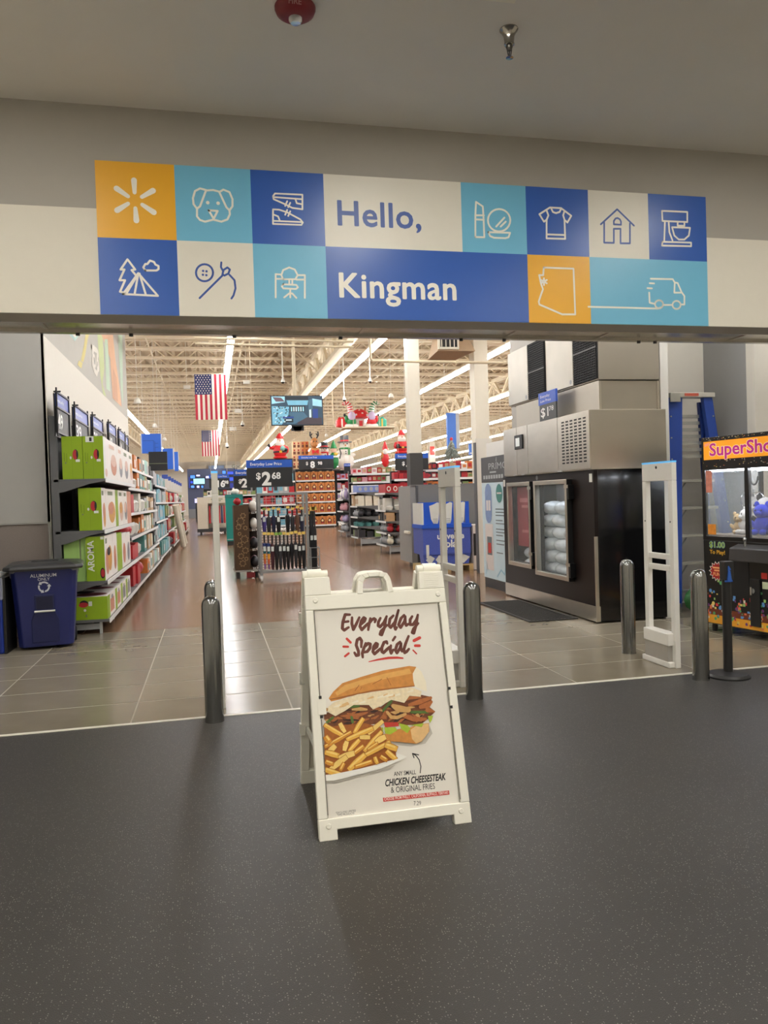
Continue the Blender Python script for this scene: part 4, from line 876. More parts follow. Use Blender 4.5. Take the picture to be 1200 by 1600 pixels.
# ================================================================== ICE FREEZER
FX, FY = 4.36, 8.26
fgloss = M('freezer_black', (16, 16, 17), .16, var=.1, scale=3, coat=.3); fbrown = M('freezer_front', (30, 23, 21), .3, var=.2, scale=2, spec=.25)
ss = M('stainless', (206, 199, 186), .28, .9, var=.14, scale=2.2, stretch=(3, 1, 3)); ssd = M('stainless_side', (186, 179, 166), .36, .8, var=.12, scale=1.6)
t = thing('ice_freezer', 'black two-door ice freezer with stainless kick plate under steel ice machines', 'freezer', (FX, FY, 0))
FL = 2.86; FH = 1.80; FD = .92
D1 = (1.70, 2.54, .50, 1.71); D2 = (.56, 1.57, .44, 1.71)
b = MB()   # front around two openings
x1 = .05
b.box(0, 0, .2, x1, D2[0]+.06, FH).box(0, D2[1]-.06, .2, x1, D1[0]+.06, FH).box(0, D1[1]-.06, .2, x1, FL, FH)
for D in (D1, D2): b.box(0, D[0]+.06, .2, x1, D[1]-.06, D[2]+.06).box(0, D[0]+.06, D[3]-.06, x1, D[1]-.06, FH)
b.build('front_panel', fbrown, t)
MB().box(.05, 0, .02, FD, .04, FH).build('side_panel', fgloss, t, bevel=.004)
MB().box(.05, FL-.04, .02, FD, FL, FH).box(FD-.04, .04, .02, FD, FL-.04, FH).box(.05, .04, FH-.04, FD-.04, FL-.04, FH).build('shell', fgloss, t)
MB().box(.051, .041, .2, FD-.045, FL-.041, .4).box(FD-.06, .041, .4, FD-.042, FL-.041, FH-.05).build('liner', M('freezer_liner', (170, 172, 172), .5), t)
MB().box(-.006, 0, .02, .05, FL, .198).build('kick_plate', ss, t)
MB().box(-.012, -.012, .02, .03, .002, 1.02).build('corner_trim', ss, t)
glass = M('door_glass', (215, 222, 222), .04, var=.02, alpha=.08, spec=.3)
for D, nm in ((D1, 'door'), (D2, 'door')):
    y0, y1, z0, z1 = D
    d = MB().box(-.075, y0, z0, -.004, y0+.055, z1).box(-.075, y1-.055, z0, -.004, y1, z1).box(-.075, y0+.055, z0, -.004, y1-.055, z0+.055).box(-.075, y0+.055, z1-.055, -.004, y1-.055, z1).build('door', ss, t, bevel=.004)
    MB().box(-.05, y0+.055, z0+.055, -.042, y1-.055, z1-.055).build('glass', glass, d)
    MB().box(-.073, y0-.012, z0, -.006, y0-.001, z1).build('gasket', black, d)
    b = MB()
    for zz in (z0+.14, z1-.16): b.box(-.082, y0-.07, zz-.09, -.004, y0-.013, zz+.09)
    stuff(b.build('hinge', M('hinge_black', (26, 26, 27), .3, .4), d, bevel=.006))
    b = MB()
    for zz in (z0+.14, z1-.16): b.box(-.086, y0-.06, zz+.05, -.083, y0+.05, zz+.09)
    stuff(b.build('hinge_plate', ss, d))
MB().disc(YZ((-.001, 0, 0)), (1.60, 1.755), .035, 0, 0, 20).build('round_badge', M('badge_grey', (120, 122, 124), .3, .6), t)
for yy in (.06, 2.80): MB().box(-.003, yy-.03, 1.66, -.0005, yy+.04, 1.76).build('sticker', pw2, t)
flamp = M('freezer_lamp', (240, 246, 255), .4, var=0, emit=14.0)
MB().box(.12, .3, FH-.075, .16, FL-.3, FH-.045).build('interior_lamp', flamp, t)
# stainless machine box above
pan = thing('steel_cabinet', 'brushed steel machine cabinet with slotted vent on top of the black freezer', 'cabinet', (FX, FY, FH))
YB = [atX(x, 690, FX-.05)[1]-FY for x in (922, 872, 824.7, 807.5, 787)]
MB().box(-.04, YB[0]+.002, .004, FD+.02, YB[4], .70).build('body', ssd, pan, bevel=.004)
for i in range(4): MB().box(-.056, YB[i]+.006, .02, -.041, YB[i+1]-.006, .695).build('front_panel', ss, pan, bevel=.003)
b = MB()
for i in range(6):
    for j in range(14):
        y = YB[0]+.07+i*(YB[1]-YB[0]-.16)/6+.01; z = .10+j*.039; b.box(-.058, y, z, -.0565, y+.072, z+.018)
stuff(b.build('vent_slots', dark_void, pan))
yc = atX(812, 692, FX-.05)[1]-FY
MB().box(-.075, yc-.14, .38, -.057, yc+.14, .58).build('controller', black, pan, bevel=.004); MB().box(-.077, yc-.05, .42, -.0755, yc+.09, .54).build('controller_display', M('lcd', (226, 230, 226), .3, emit=.25), pan)
b = MB()
for yy in (YB[1]-.1, YB[2]+.12, YB[3]+.02): b.box(-.07, yy, .006, -.045, yy+.1, .022)
stuff(b.build('latch', glip, pan))
# riser and the two ice machines
Z2 = FH+.70
rs = thing('steel_riser', 'plain steel riser between the cabinet and the ice machines', 'cabinet', (FX, FY, Z2))
MB().box(.10, .02, .003, .89, 2.5, .345).build('body', ssd, rs, bevel=.003)
for yy in (.019, ): MB().box(.10, .004, .004, .13, .018, .34).box(.86, .004, .004, .89, .018, .34).build('edge_strip', ss, rs)
Z3 = Z2+.35
YU = [atX(x, y, FX+.1)[1]-FY for x, y in ((934, 570), (898, 570), (855.5, 570), (853, 575), (827, 580), (796, 585))]
gr_dark = M('grille_black', (26, 26, 28), .5, .3)
def machine(ya, yg, yb, label):
    m_ = thing('ice_machine', label, 'ice machine', (FX+.09, FY+ya, Z3), 0, 'ice machines on the riser'); W_ = yb-ya
    MB().box(.012, 0, .003, .80, W_, .80).build('body', ssd, m_, bevel=.004)
    MB().box(-.015, yg-ya+.005, .02, .01, W_-.005, .795).build('front_panel', M('stainless_bright', (176, 170, 158), .3, .9, var=.12, scale=3, bump=.25, bscale=2.2), m_, bevel=.004)
    MB().box(-.004, .01, .02, .011, yg-ya, .795).build('grille_back', dark_void, m_)
    b = MB(); n = 26
    for i in range(n): b.box(-.014, .012, .03+i*.0295, -.005, yg-ya-.002, .042+i*.0295)
    for i in range(14): yy = .015+i*(yg-ya-.03)/13.5; b.beam((-.011, yy, .02), (-.011, yy+.02, .79), .008)
    stuff(b.build('grille', gr_dark, m_))
    MB().box(-.018, .008, .38, -.0145, yg-ya-.001, .40).build('grille_bar', M('bar_grey', (92, 92, 92), .4, .5), m_)
    MB().disc(YZ((-.0165, 0, 0)), (yg-ya+.07, .07), .03, 0, 0, 16).build('round_badge', M('badge_grey'), m_)
machine(0.0, YU[1], YU[2], 'steel ice machine with black grille next to the white trim')
machine(YU[3]+.0, YU[4], YU[5], 'steel ice machine with black grille further from the white trim')
ps_ = thing('price_sign', 'small blue and grey 1.78 price sign on top of the steel cabinet', 'price sign', (FX-.02, atX(873, 625, FX)[1], Z2+.001))
w_ = atX(847, 625, FX)[1]-atX(873, 625, FX)[1]
MB().box(-.02, 0, 0, 0, w_, .21).build('price_board', M('slate_board', (70, 72, 72), .4), ps_); MB().box(-.024, -.01, .21, 0, w_+.02, .37).build('blue_header', M('header_blue', (60, 96, 196), .4), ps_)
f = Fr((-.0205, w_, 0), (0, -1, 0), (0, 0, 1)); f.n = np.array((-1., 0, 0))
MB().text('$1', f, .06*w_, .05, .17, 0, .001, bold=.01, sx=1.7).text('78', f, .58*w_, .11, .085, 0, .001, sx=1.7).build('price_digits', pdigit, ps_)
MB().text('Everyday', f, .08*w_, .30, .05, 0, .005, sx=1.6).text('Low Price', f, .08*w_, .24, .05, 0, .005, sx=1.6).build('header_lettering', pdigit, ps_)
# ice bags inside
icem = M('ice_bag_plastic', (214, 222, 226), .25, var=.25, scale=16, bump=.8, bscale=26)
rr = random.Random(5)
for D, nm in ((D2, 'right'), (D1, 'left')):
    nrow = 6 if nm == 'right' else 2
    for j in range(nrow):
        for i in range(3 if nm == 'right' else 2):
            b = MB(); yy = D[0]+(.34 if nm == 'right' else .22)+i*.37+rr.uniform(-.04, .04); zz = .41+j*.165
            b.ell((0, 0, .10), .17, .20, .098, 12, 8, tilt=Matrix.Rotation(rr.uniform(-.12, .12), 3, 'X'))
            o = b.build('ice_bag', icem, smooth=60); o.location = (FX+.26+rr.uniform(-.02, .03), FY+yy, zz)
            tag(o, 'frosty clear bag of ice stacked inside the '+('wide freezer door' if nm == 'right' else 'freezer door below the red banner'), 'ice bag', 'ice bags in the freezer')
o = MB().box(0, 0, 0, .02, .66, .86, 0).build('ice_banner', M('banner_red', (150, 40, 52), .5, var=.15, scale=5)); o.location = (FX+.062, FY+1.80, .78)
stuff(MB().box(-.003, .1, .64, -.001, .56, .70).box(-.003, .18, .56, -.001, .5, .60).box(-.003, .2, .2, -.001, .5, .24).build('faint_print', M('banner_pink', (196, 110, 116), .5), o))
tag(o, 'red printed banner behind the left freezer glass', 'banner')
# floor mat with holes
t = thing('floor_mat', 'black perforated rubber mat on the floor before the ice freezer', 'mat', (3.67, 8.64, 0)); MW, ML = .64, 1.82
rub2 = M('mat_rubber', (34, 32, 30), .7)
MB().box(0, 0, .002, MW, .05, .014).box(0, ML-.05, .002, MW, ML, .014).box(0, .05, .002, .05, ML-.05, .014).box(MW-.05, .05, .002, MW, ML-.05, .014).build('border', rub2, t)
b = MB()
for i in range(1, 12): b.box(.05+i*.045-.008, .05, .003, .05+i*.045+.008, ML-.05, .013)
for i in range(1, 38): b.box(.05, .05+i*.0453-.008, .0035, MW-.05, .05+i*.0453+.008, .0125)
stuff(b.build('rubber_grid', rub2, t))
# ================================================================== WATER STAND
t = thing('water_stand', 'tall pale blue water dispenser display with dark header beside the freezer', 'display', (4.47, 11.22, 0)); WL = 1.12
MB().box(0, 0, .0, .5, WL, .16).build('plinth', M('plinth_dark', (40, 38, 38), .5), t)
MB().box(-.012, 0, .162, .5, WL, 1.74).build('print_panel', M('water_print', (206, 226, 234), .45, var=.1, scale=4), t)
MB().box(-.014, 0, 1.745, .5, WL, 2.16).build('header', M('header_slate', (72, 72, 74), .45), t)
b = MB(); b.box(.05, .15, 2.165, .12, WL-.1, 2.40); b.build('white_cutout', pw, t)
f = Fr((-.016, WL, 0), (0, -1, 0), (0, 0, 1)); f.n = np.array((-1., 0, 0))
b = MB().text('PRIMO', f, WL*.3, 1.95, .15, 0, 0, sx=1.9).rect(f, WL*.36, 1.893, WL*.62, 1.918); b.stroke([(WL*.62, 2.08), (WL*.64, 2.14), (WL*.64, 2.05)], .012, f, 0)
for i in range(8): b.rect(f, .1+i*.115, 1.80, .1+i*.115+.085, 1.86, 0)
stuff(b.build('header_print', M('faint_print', (176, 182, 182), .5), t))
b = MB(); bt = [M('bottle_blue', (128, 152, 196), .4, var=.15), M('dispenser_white', (226, 218, 214), .4), M('teal_badge', (62, 136, 128), .4), M('print_slate', (110, 122, 128), .5), pred, M('water_line', (150, 196, 216), .4)]
b.stroke([(.30, 1.58), (.30, 1.22)], .30, f, 0, 0); b.rect(f, .2, 1.28, .4, 1.45, .0004, 1); b.rect(f, .29, 1.28, .31, 1.45, .0006, 0)
b.rect(f, .12, .3, .48, 1.06, .0004, 1); b.rect(f, .2, .55, .42, .85, .0006, 3); b.rect(f, .24, .58, .38, .75, .0008, 4); b.rect(f, .22, .5, .42, .54, .0008, 1)
b.disc(f, (.80, 1.56), .14, .0004, 2, 24, .15); b.rect(f, .7, 1.55, .9, 1.575, .0006, 1)
for i, z in enumerate((1.30, 1.25, 1.2, 1.12, 1.07, .98, .93, .88, .8, .74, .6)): b.rect(f, .62, z, .62+(.42, .36, .4, .3, .42, .38, .4, .3, .42, .34, .28)[i], z+.016, .0004, 3)
b.stroke([(.1, .22), (.16, .36), (.13, .42), (.2, .3)], .02, f, .0004, 5); b.stroke([(.62, .22), (.8, .34), (.95, .28), (1.0, .45)], .03, f, .0004, 5)
stuff(b.build('panel_print', bt, t))
# ================================================================== LADDER
t = thing('step_ladder', 'tall blue fibreglass step ladder with silver treads behind the claw machine', 'ladder', (5.97, 8.62, 0))
lblue = M('ladder_blue', (36, 72, 160), .45, var=.08); lalu = M('ladder_aluminium', (190, 190, 184), .35, .8, var=.1)
LT_ = 2.70
for s, xb_, xt_ in ((-1, -.36, -.25), (1, .50, .26)):
    b = MB(); b.hexa([(xb_-.07, -.06, .07), (xb_+.07, -.06, .07), (xb_+.07, .03, .07), (xb_-.07, .03, .07)], [(xt_-.07, .10, LT_), (xt_+.14 if s < 0 else xt_+.06, .10, LT_), (xt_+.14 if s < 0 else xt_+.06, .17, LT_), (xt_-.07, .17, LT_)]); b.build('front_rail', lblue, t, bevel=.005)
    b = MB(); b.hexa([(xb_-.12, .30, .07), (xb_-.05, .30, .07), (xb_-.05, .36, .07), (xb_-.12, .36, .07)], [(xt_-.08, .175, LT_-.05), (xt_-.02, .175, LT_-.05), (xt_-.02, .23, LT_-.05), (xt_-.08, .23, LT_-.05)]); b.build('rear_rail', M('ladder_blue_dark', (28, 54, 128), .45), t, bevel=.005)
    MB().box(xb_-.055, -.065, 0, xb_+.055, .035, .12).build('foot', lalu, t); MB().box(xb_-.125, .295, 0, xb_-.045, .365, .12).build('foot', lalu, t)
    b = MB()
    for k in range(9): z = .3+k*.27; xx = xb_+(xt_-xb_)*z/LT_; b.cyl((xx+s*.03, -.07+.16*z/LT_, z), (xx+s*.03, -.055+.16*z/LT_, z), .01, n=6)
    stuff(b.build('rivet', lalu, t))
MB().box(-.30, .07, LT_, .34, .25, LT_+.06).build('top_cap', M('ladder_cap', (198, 194, 184), .4), t, bevel=.008)
MB().box(-.1, .066, LT_+.015, .1, .0695, LT_+.05).build('warning_label', M('label_red', (196, 90, 70), .5), t)
MB().box(-.31, .05, LT_-.06, -.17, .07, LT_+.05).build('corner_bracket', lalu, t)
for k in range(5):
    z = .28+k*.345; q = z/LT_; xl = -.36+(.11)*q+.065; xr = .50-.24*q-.062; y0 = -.05+.16*q
    MB().box(xl, y0, z-.035, xr, y0+.085, z).build('tread', lalu, t, bevel=.004)
    b = MB().beam((xl+.01, y0+.01, z-.16), (xl+.13, y0+.05, z-.04), .02, .006); b.build('tread_brace', lalu, t)
for k in range(7): z = 1.95+k*.085; MB().box(-.18, .19, z-.012, .18+.02*(7-k)*.3, .215, z+.03).build('rear_bar', lalu, t)
b = MB(); f = Fr((0, 0, 0), (1, 0, 0), (0, .16/LT_, 1)); f.o = np.array((-.30, -.058, 0))
b.stroke([(-.01, 1.34), (-.005, 1.82)], .062, f, .003, 0); b.stroke([(-.01, 1.34), (-.005, 1.82)], .048, f, .004, 1); stuff(b.build('maker_plate', [pw2, pframe], t))
vf = Fr(f.p(.018, 1.38, .005), f.v, -f.u); MB().text('LOUISVILLE', vf, 0, 0, .062, 0, 0, bold=.01, sx=1.05).build('maker_lettering', pw2, t)
MB().rect(f, -.045, 1.0, .035, 1.28, .003).build('safety_label', M('label_orange_white', (214, 190, 170), .5, var=.3, scale=22), t)
# green bag behind the ladder
o = MB().ell((0, 0, .2), .34, .12, .2, 14, 8).ell((.12, -.02, .14), .22, .11, .14, 12, 8).build('green_bag', M('bag_green', (40, 96, 46), .5, var=.2, bump=.3, bscale=9), smooth=60); o.location = (5.86, 8.28, 0)
tag(o, 'crumpled dark green bag on the floor behind the claw machine', 'bag')
# ================================================================== CLAW MACHINE
CL = thing('claw_machine', 'black SuperShop claw machine with orange header and plush toys inside', 'claw machine', (5.20, 7.42, 0), math.atan2(-.986, .169))
cbk = M('claw_black', (14, 13, 14), .3, var=.1); CWd, CDp = 1.12, .86
f = XZ((0, 0, 0))
MB().box(0, .0, .09, CWd, CDp, .99).build('cabinet', cbk, CL, bevel=.006)
b = MB()
for x in (.06, CWd-.06):
    for y in (.08, CDp-.08): b.cyl((x, y, 0), (x, y, .09), .03, n=8)
stuff(b.build('foot', black, CL))
b = MB(); b.box(0, 0, .99, CWd, CDp, 1.03)
for x, y in ((0, 0), (CWd-.04, 0), (0, CDp-.04), (CWd-.04, CDp-.04)): b.box(x, y, 1.03, x+.04, y+.04, 1.74)
b.box(.565, 0, 1.03, .61, .04, 1.74)
b.build('window_frame', cbk, CL)
MB().box(0, 0, 1.74, CWd, CDp, 2.09).build('header_box', cbk, CL, bevel=.006)
cg = M('claw_glass', (225, 232, 236), .03, var=.02, alpha=.10, spec=.6)
MB().box(.041, .012, 1.031, .564, .018, 1.739).build('window_pane', cg, CL); MB().box(.611, .012, 1.031, CWd-.041, .018, 1.739).build('window_pane', cg, CL); MB().box(.012, .041, 1.031, .018, CDp-.041, 1.739).build('window_pane', cg, CL)
MB().box(.16, CDp-.03, 1.031, CWd-.041, CDp-.01, 1.739).build('back_wall', M('claw_back', (206, 210, 214), .5), CL)
MB().box(.35, CDp-.035, 1.3, .37, CDp-.031, 1.739).build('back_pipe', M('pipe_red', (150, 40, 48), .4), CL)
MB().box(.041, .041, 1.031, CWd-.041, CDp-.041, 1.05).build('prize_floor', M('prize_floor', (150, 140, 130), .7), CL)
clamp = M('claw_lamp', (240, 246, 255), .4, var=0, emit=30.0)
MB().box(.06, .05, 1.722, CWd-.06, .10, 1.738).box(.06, CDp-.12, 1.722, CWd-.06, CDp-.07, 1.738).build('lamp_tube', clamp, CL)
# header artwork
hd = MB().rect(f, .035, 1.85, CWd-.03, 2.045, -0.0).build('header_art', M('art_orange', (228, 146, 30), .35, var=.25, scale=3, emit=.55), CL)
for v in hd.data.vertices: v.co.y -= .002
b = MB(); 
for wd, mi, d in ((.05, 0, .003), (.0, 1, .004)):
    b.text('SuperShop', f, .115, 1.893, .185, mi, d, bold=.055 if mi == 0 else .022, sx=1.13, spacing=1.0)
b.build('header_lettering', [M('art_cream', (240, 216, 160), .4, emit=.3), M('art_magenta', (176, 36, 128), .4, var=.2, emit=.35)], CL)
MB().flat([(.05, 1.99), (.12, 2.01), (.12, 2.035), (.05, 2.02)], f, .003).build('header_badge', M('art_pink', (236, 150, 120), .4, emit=.3), CL)
b = MB(); rr = random.Random(8); cm = [M('confetti_%d' % i, c, .45) for i, c in enumerate([(224, 200, 110), (96, 150, 206), (88, 160, 100), (222, 120, 80), (216, 200, 180), (110, 60, 120), (200, 60, 60), (150, 190, 110)])]
for i in range(90):
    x = rr.uniform(.01, CWd-.02); edge = rr.choice([0, 1]); z = rr.uniform(1.76, 1.84) if edge else rr.uniform(2.05, 2.085); b.rect(f, x, z, x+rr.uniform(.004, .014), z+rr.uniform(.003, .009), .0012, rr.choice([0, 4, 4, 3]))
stuff(b.build('header_speckle', cm, CL))
b = MB(); b.rect(f, .02, .10, CWd-.02, .19, .0012, 0); b.build('base_stripe', M('art_yellow_stripe', (222, 156, 44), .4, var=.3, scale=4), CL)
MB().rect(f, .02, .19, CWd-.02, .26, .0012, 0).build('base_stripe', M('art_rust_stripe', (110, 48, 26), .4, var=.3, scale=4), CL)
b = MB()
for i in range(170):
    x = rr.uniform(.02, CWd-.05); z = .12+abs(rr.gauss(0, .28)); 
    if z > .62 or (.62 < x < .72 and z < .62): continue
    s = rr.uniform(.02, .036); mi = rr.randrange(8)
    if rr.random() < .4: b.disc(f, (x, z), s*.6, .002+.0001*(i % 7), mi, 10)
    else: b.rect(f, x, z, x+s*rr.uniform(.6, 1.1), z+s*rr.uniform(.6, 1.2), .002+.0001*(i % 7), mi)
stuff(b.build('confetti_print', cm, CL))
b = MB(); b.text('$1.00', f, .085, .915, .085, 0, .002, bold=.06, sx=1.1).text('$1.00', f, .085, .915, .085, 1, .003, bold=.015, sx=1.1); b.text('To Play!', f, .09, .845, .058, 2, .003, bold=.02, sx=1.1)
b.build('price_lettering', [M('art_sky', (120, 160, 190), .4), M('art_leaf', (150, 180, 60), .4), M('art_amber', (226, 170, 50), .4)], CL)
b = MB(); st_ = []
for k in range(28): a = 2*math.pi*k/28; r_ = .085 if k % 2 else .115; st_.append((.185+r_*math.cos(a), .66+r_*.95*math.sin(a)))
b.flat(st_, f, .002, 0); b.flat([(.185+(x-.185)*.9, .66+(z-.66)*.9) for x, z in st_], f, .0026, 1)
b.rect(f, .125, .688, .245, .706, .0032, 2); b.rect(f, .145, .660, .225, .677, .0032, 2); b.text('FUN!', f, .185, .612, .05, 2, .0032, bold=.03, align='CENTER')
stuff(b.build('starburst_print', [pw2, M('art_red', (170, 30, 30), .4), M('art_peach', (240, 170, 110), .4)], CL))
b = MB(); b.hexa([(.47, -.14, .80), (CWd-.08, -.14, .80), (CWd-.08, -.001, .80), (.47, -.001, .80)], [(.47, -.13, .93), (CWd-.08, -.13, .93), (CWd-.08, -.001, .97), (.47, -.001, .97)]); b.build('control_shelf', M('control_grey', (58, 56, 56), .35), CL, bevel=.01)
MB().cyl((.62, -.07, .95), (.62, -.07, 1.0), .012, n=8).ell((.62, -.07, 1.02), .022, .022, .022, 10, 6).build('joystick', M('joy_chrome', (180, 180, 178), .2, .8), CL, smooth=40)
MB().box(.62, -.02, .14, .74, -.001, .62).build('coin_door', M('coin_black', (22, 22, 23), .45), CL, bevel=.004)
MB().cyl((.66, -.03, .50), (.66, -.02, .50), .03, n=14).box(.65, -.05, .46, .67, -.03, .54).build('coin_lock', M('joy_chrome'), CL)
MB().box(.34, -.004, .42, .60, -.001, .78).build('prize_door', M('coin_black'), CL)
b = MB(); b.rect(f, .75, .63, .82, .69, .003, 0); b.rect(f, .76, .53, .84, .60, .003, 1); stuff(b.build('sticker', [pred, M('sticker_pale', (206, 214, 180), .5)], CL))
# claw assembly
b = MB(); b.cyl((.30, .38, 1.50), (.30, .38, 1.72), .012, n=8).cyl((.30, .38, 1.44), (.30, .38, 1.52), .03, n=10)
b.build('claw_rod', M('joy_chrome'), CL)
for k in range(3):
    a = 2*math.pi*k/3+.4; b = MB(); b.tube([(.30+r_*math.cos(a), .38+r_*math.sin(a), z) for r_, z in ((.02, 1.48), (.09, 1.49), (.13, 1.44), (.12, 1.36), (.07, 1.31))], .006, 6); b.build('claw_finger', M('joy_chrome'), CL, smooth=50)
b = MB(); P = []
for i in range(130): 
    u = i/129; a = math.pi*u; cx = .76-.10*math.cos(a); cz = 1.72-.24*math.sin(a); P.append((cx+.018*math.cos(i*1.15), .3+.022*math.sin(i*1.15), cz))
b.tube(P, .005, 5); b.build('coiled_cord', black, CL, smooth=60)
b = MB(); P = [(.36+.05*math.cos(a), .36, 1.66-.09*math.sin(a)) for a in [math.pi*i/12 for i in range(13)]]; b.tube(P, .009, 6); b.build('cord_loop', black, CL, smooth=60)
MB().rect(f, .045, 1.50, .13, 1.735, -.01).build('info_card', M('card_mixed', (206, 130, 110), .5, var=.4, scale=20), CL); MB().rect(f, .06, 1.05, .17, 1.16, -.01).build('info_card', M('card_orange', (220, 140, 50), .5, var=.4, scale=24), CL)
# plush toys (each its own thing, resting inside)
MWc = Matrix.Translation(CL.location)@Matrix.Rotation(CL.rotation_euler.z, 4, 'Z')
pl = {n: M('plush_'+n, c, .9, var=.12, scale=40, bump=.5, bscale=160) for n, c in [('blue', (24, 48, 190)), ('grey', (196, 192, 188)), ('tan', (196, 166, 120)), ('black', (22, 20, 22)), ('yellow', (236, 206, 90)), ('pink', (232, 170, 196)), ('lime', (170, 206, 80)), ('white', (232, 230, 226)), ('lilac', (196, 180, 220)), ('navy', (30, 40, 110))]}
def plush(x, y, z, s, body, head, label, rz=0.0, pose=0):
    s *= 1.25
    p = MWc@Vector((x, y, z)); t = thing('plush_toy', label, 'plush toy', p, CL.rotation_euler.z+rz, 'plush toys in the claw machine')
    B = MB(); B.ell((0, 0, s*.42), s*.36, s*.32, s*.42, 12, 8)
    for q in (-1, 1): B.ell((q*s*.34, -s*.16, s*.46), s*.12, s*.12, s*.26, 8, 6, tilt=Matrix.Rotation(q*.7, 3, 'Y')); B.ell((q*s*.2, -s*.3, s*.14), s*.14, s*.24, s*.13, 8, 6)
    B.build('body', pl[body], t, smooth=60)
    Hd = MB(); Hd.ell((0, -s*.04, s*1.02), s*.33, s*.31, s*.31, 12, 8); Hd.ell((0, -s*.30, s*.95), s*.14, s*.12, s*.11, 8, 6); h_ = Hd.build('head', pl[head], t, smooth=60)
    E_ = MB()
    for q in (-1, 1): E_.ell((q*s*.24, 0, s*1.32), s*.12, s*.06, s*.14, 8, 6)
    stuff(E_.build('ears', pl[body], h_, smooth=60)); E2 = MB()
    for q in (-1, 1): E2.ell((q*s*.13, -s*.32, s*1.08), s*.035, s*.03, s*.045, 6, 5)
    stuff(E2.build('eyes', pl['black'], h_))
for a in [(.28, .22, 1.052, .13, 'tan', 'tan', 'small tan plush toy at the glass corner of the claw machine', .5), (.40, .20, 1.052, .16, 'grey', 'white', 'grey plush toy with white head behind the left glass', -.4), (.43, .45, 1.052, .23, 'black', 'grey', 'large black and grey plush toy in the claw machine', .3),
          (.60, .20, 1.052, .19, 'blue', 'blue', 'bright blue plush toy behind the window divider', .2), (.76, .22, 1.052, .17, 'navy', 'blue', 'navy plush toy with bright blue head behind the right glass', -.5), (.62, .52, 1.052, .24, 'lime', 'yellow', 'lime plush toy with yellow head at the back of the claw machine', 0),
          (.84, .48, 1.052, .22, 'pink', 'navy', 'pink plush toy with navy head behind the right glass', .4), (.92, .2, 1.052, .15, 'lilac', 'white', 'lilac plush toy with white head by the right glass', .1), (.25, .55, 1.052, .22, 'grey', 'grey', 'plain grey plush toy at the back of the claw machine', -.2)]: plush(*a)
# ================================================================== STORE INTERIOR
def pb(x0, y0, x1, y1, Y):
    a = atY(x0, y1, Y); c = atY(x1, y0, Y); return float(a[0]), float(a[2]), float(c[0]), float(c[2])
def pxy(x, y, Y): return tuple(float(v) for v in atY(x, y, Y))
col_p = M('column_cream', (226, 218, 200), .6, var=.03); col_d = M('column_wrap', (66, 64, 62), .6)
for (x0, x1, Y, zb, lb) in ((640.5, 656, 16.7, 708, 'cream square column with dark grey lower wrap behind the grey partition'), (744.5, 763, 17.6, None, 'cream square column beside the tall white panel'), (671, 676.5, 62, None, 'slim far column with a red fire extinguisher sign')):
    X0, _, X1, _ = pb(x0, 600, x1, 700, Y); w_ = X1-X0
    t = thing('column', lb, 'column', (X0, Y, 0), 0, 'roof columns'); zt_ = ROOF-.004
    z0 = pxy(x0, zb, Y)[2] if zb else 0
    MB().box(0, 0, z0, w_, w_, zt_).build('shaft', col_p, t)
    if zb: MB().box(-.012, -.012, 0, w_+.012, w_+.012, z0).build('base_wrap', col_d, t)
    if Y > 50:
        MB().box(.05, -.02, 4.9, w_-.05, -.005, 5.6).build('red_sign', pred, t); MB().box(.03, -.02, 3.2, w_-.03, -.005, 4.0).build('blue_sign', sblue, t)
# hanging monitor
X0, Z0, X1, Z1 = pb(424, 665, 504, 618, 17.5)
Z0, Z1 = min(Z0, Z1), max(Z0, Z1)
X0, Z0, X1, Z1 = pb(424, 618, 504, 665, 17.5)
t = thing('hanging_monitor', 'wide black security monitor hanging from a ceiling pole', 'monitor', (X0, 17.5, Z0)); w_, h_ = X1-X0, Z1-Z0
MB().box(0, 0, 0, w_, .07, h_).build('bezel', black, t, bevel=.004)
sc_m = [M('screen_%d' % i, c, .3, emit=.55, var=.15, scale=6) for i, c in enumerate([(40, 66, 84), (110, 168, 190), (60, 96, 118), (22, 34, 44), (150, 200, 214), (62, 52, 58), (190, 210, 214), (96, 74, 84), (30, 60, 130)])]
b = MB(); f = XZ((0, -.002, 0)); S = lambda P, mi, d: b.flat([(a*w_, c*h_) for a, c in P], f, d, mi)
S([(.012, .02), (.988, .02), (.988, .98), (.012, .98)], 0, 0); S([(.02, .65), (.35, .62), (.33, .35), (.2, .03), (.02, .03)], 1, .0004); S([(.3, .84), (.72, .84), (.7, .68), (.33, .68)], 1, .0005); S([(.28, .97), (.72, .97), (.72, .84), (.28, .86)], 3, .0006)
S([(.35, .66), (.66, .66), (.64, .45), (.37, .45)], 3, .0007); S([(.8, .9), (.98, .84), (.98, .62), (.8, .66)], 4, .0005); S([(.72, .84), (.8, .9), (.8, .55), (.72, .5)], 2, .0006); S([(.02, .97), (.27, .97), (.27, .78), (.02, .72)], 4, .0008); S([(.04, .95), (.2, .93), (.27, .8), (.1, .8)], 7, .0009)
S([(.5, .28), (.97, .25), (.97, .03), (.5, .03)], 5, .0005); S([(.36, .45), (.62, .45), (.7, .28), (.45, .05), (.3, .05)], 2, .0006); S([(.73, .52), (.77, .54), (.77, .26), (.73, .26)], 6, .0007); S([(.8, .55), (.9, .55), (.9, .24), (.8, .24)], 8, .0007); S([(.22, .3), (.43, .3), (.43, .24), (.22, .24)], 8, .001); S([(.25, .23), (.42, .23), (.42, .1), (.25, .1)], 3, .001)
rr = random.Random(4)
for i in range(40):
    x, z = rr.uniform(.03, .34), rr.uniform(.06, .6); S([(x, z), (x+.03, z+.01), (x+.03, z+.045), (x, z+.035)], rr.choice([3, 2, 6]), .0011)
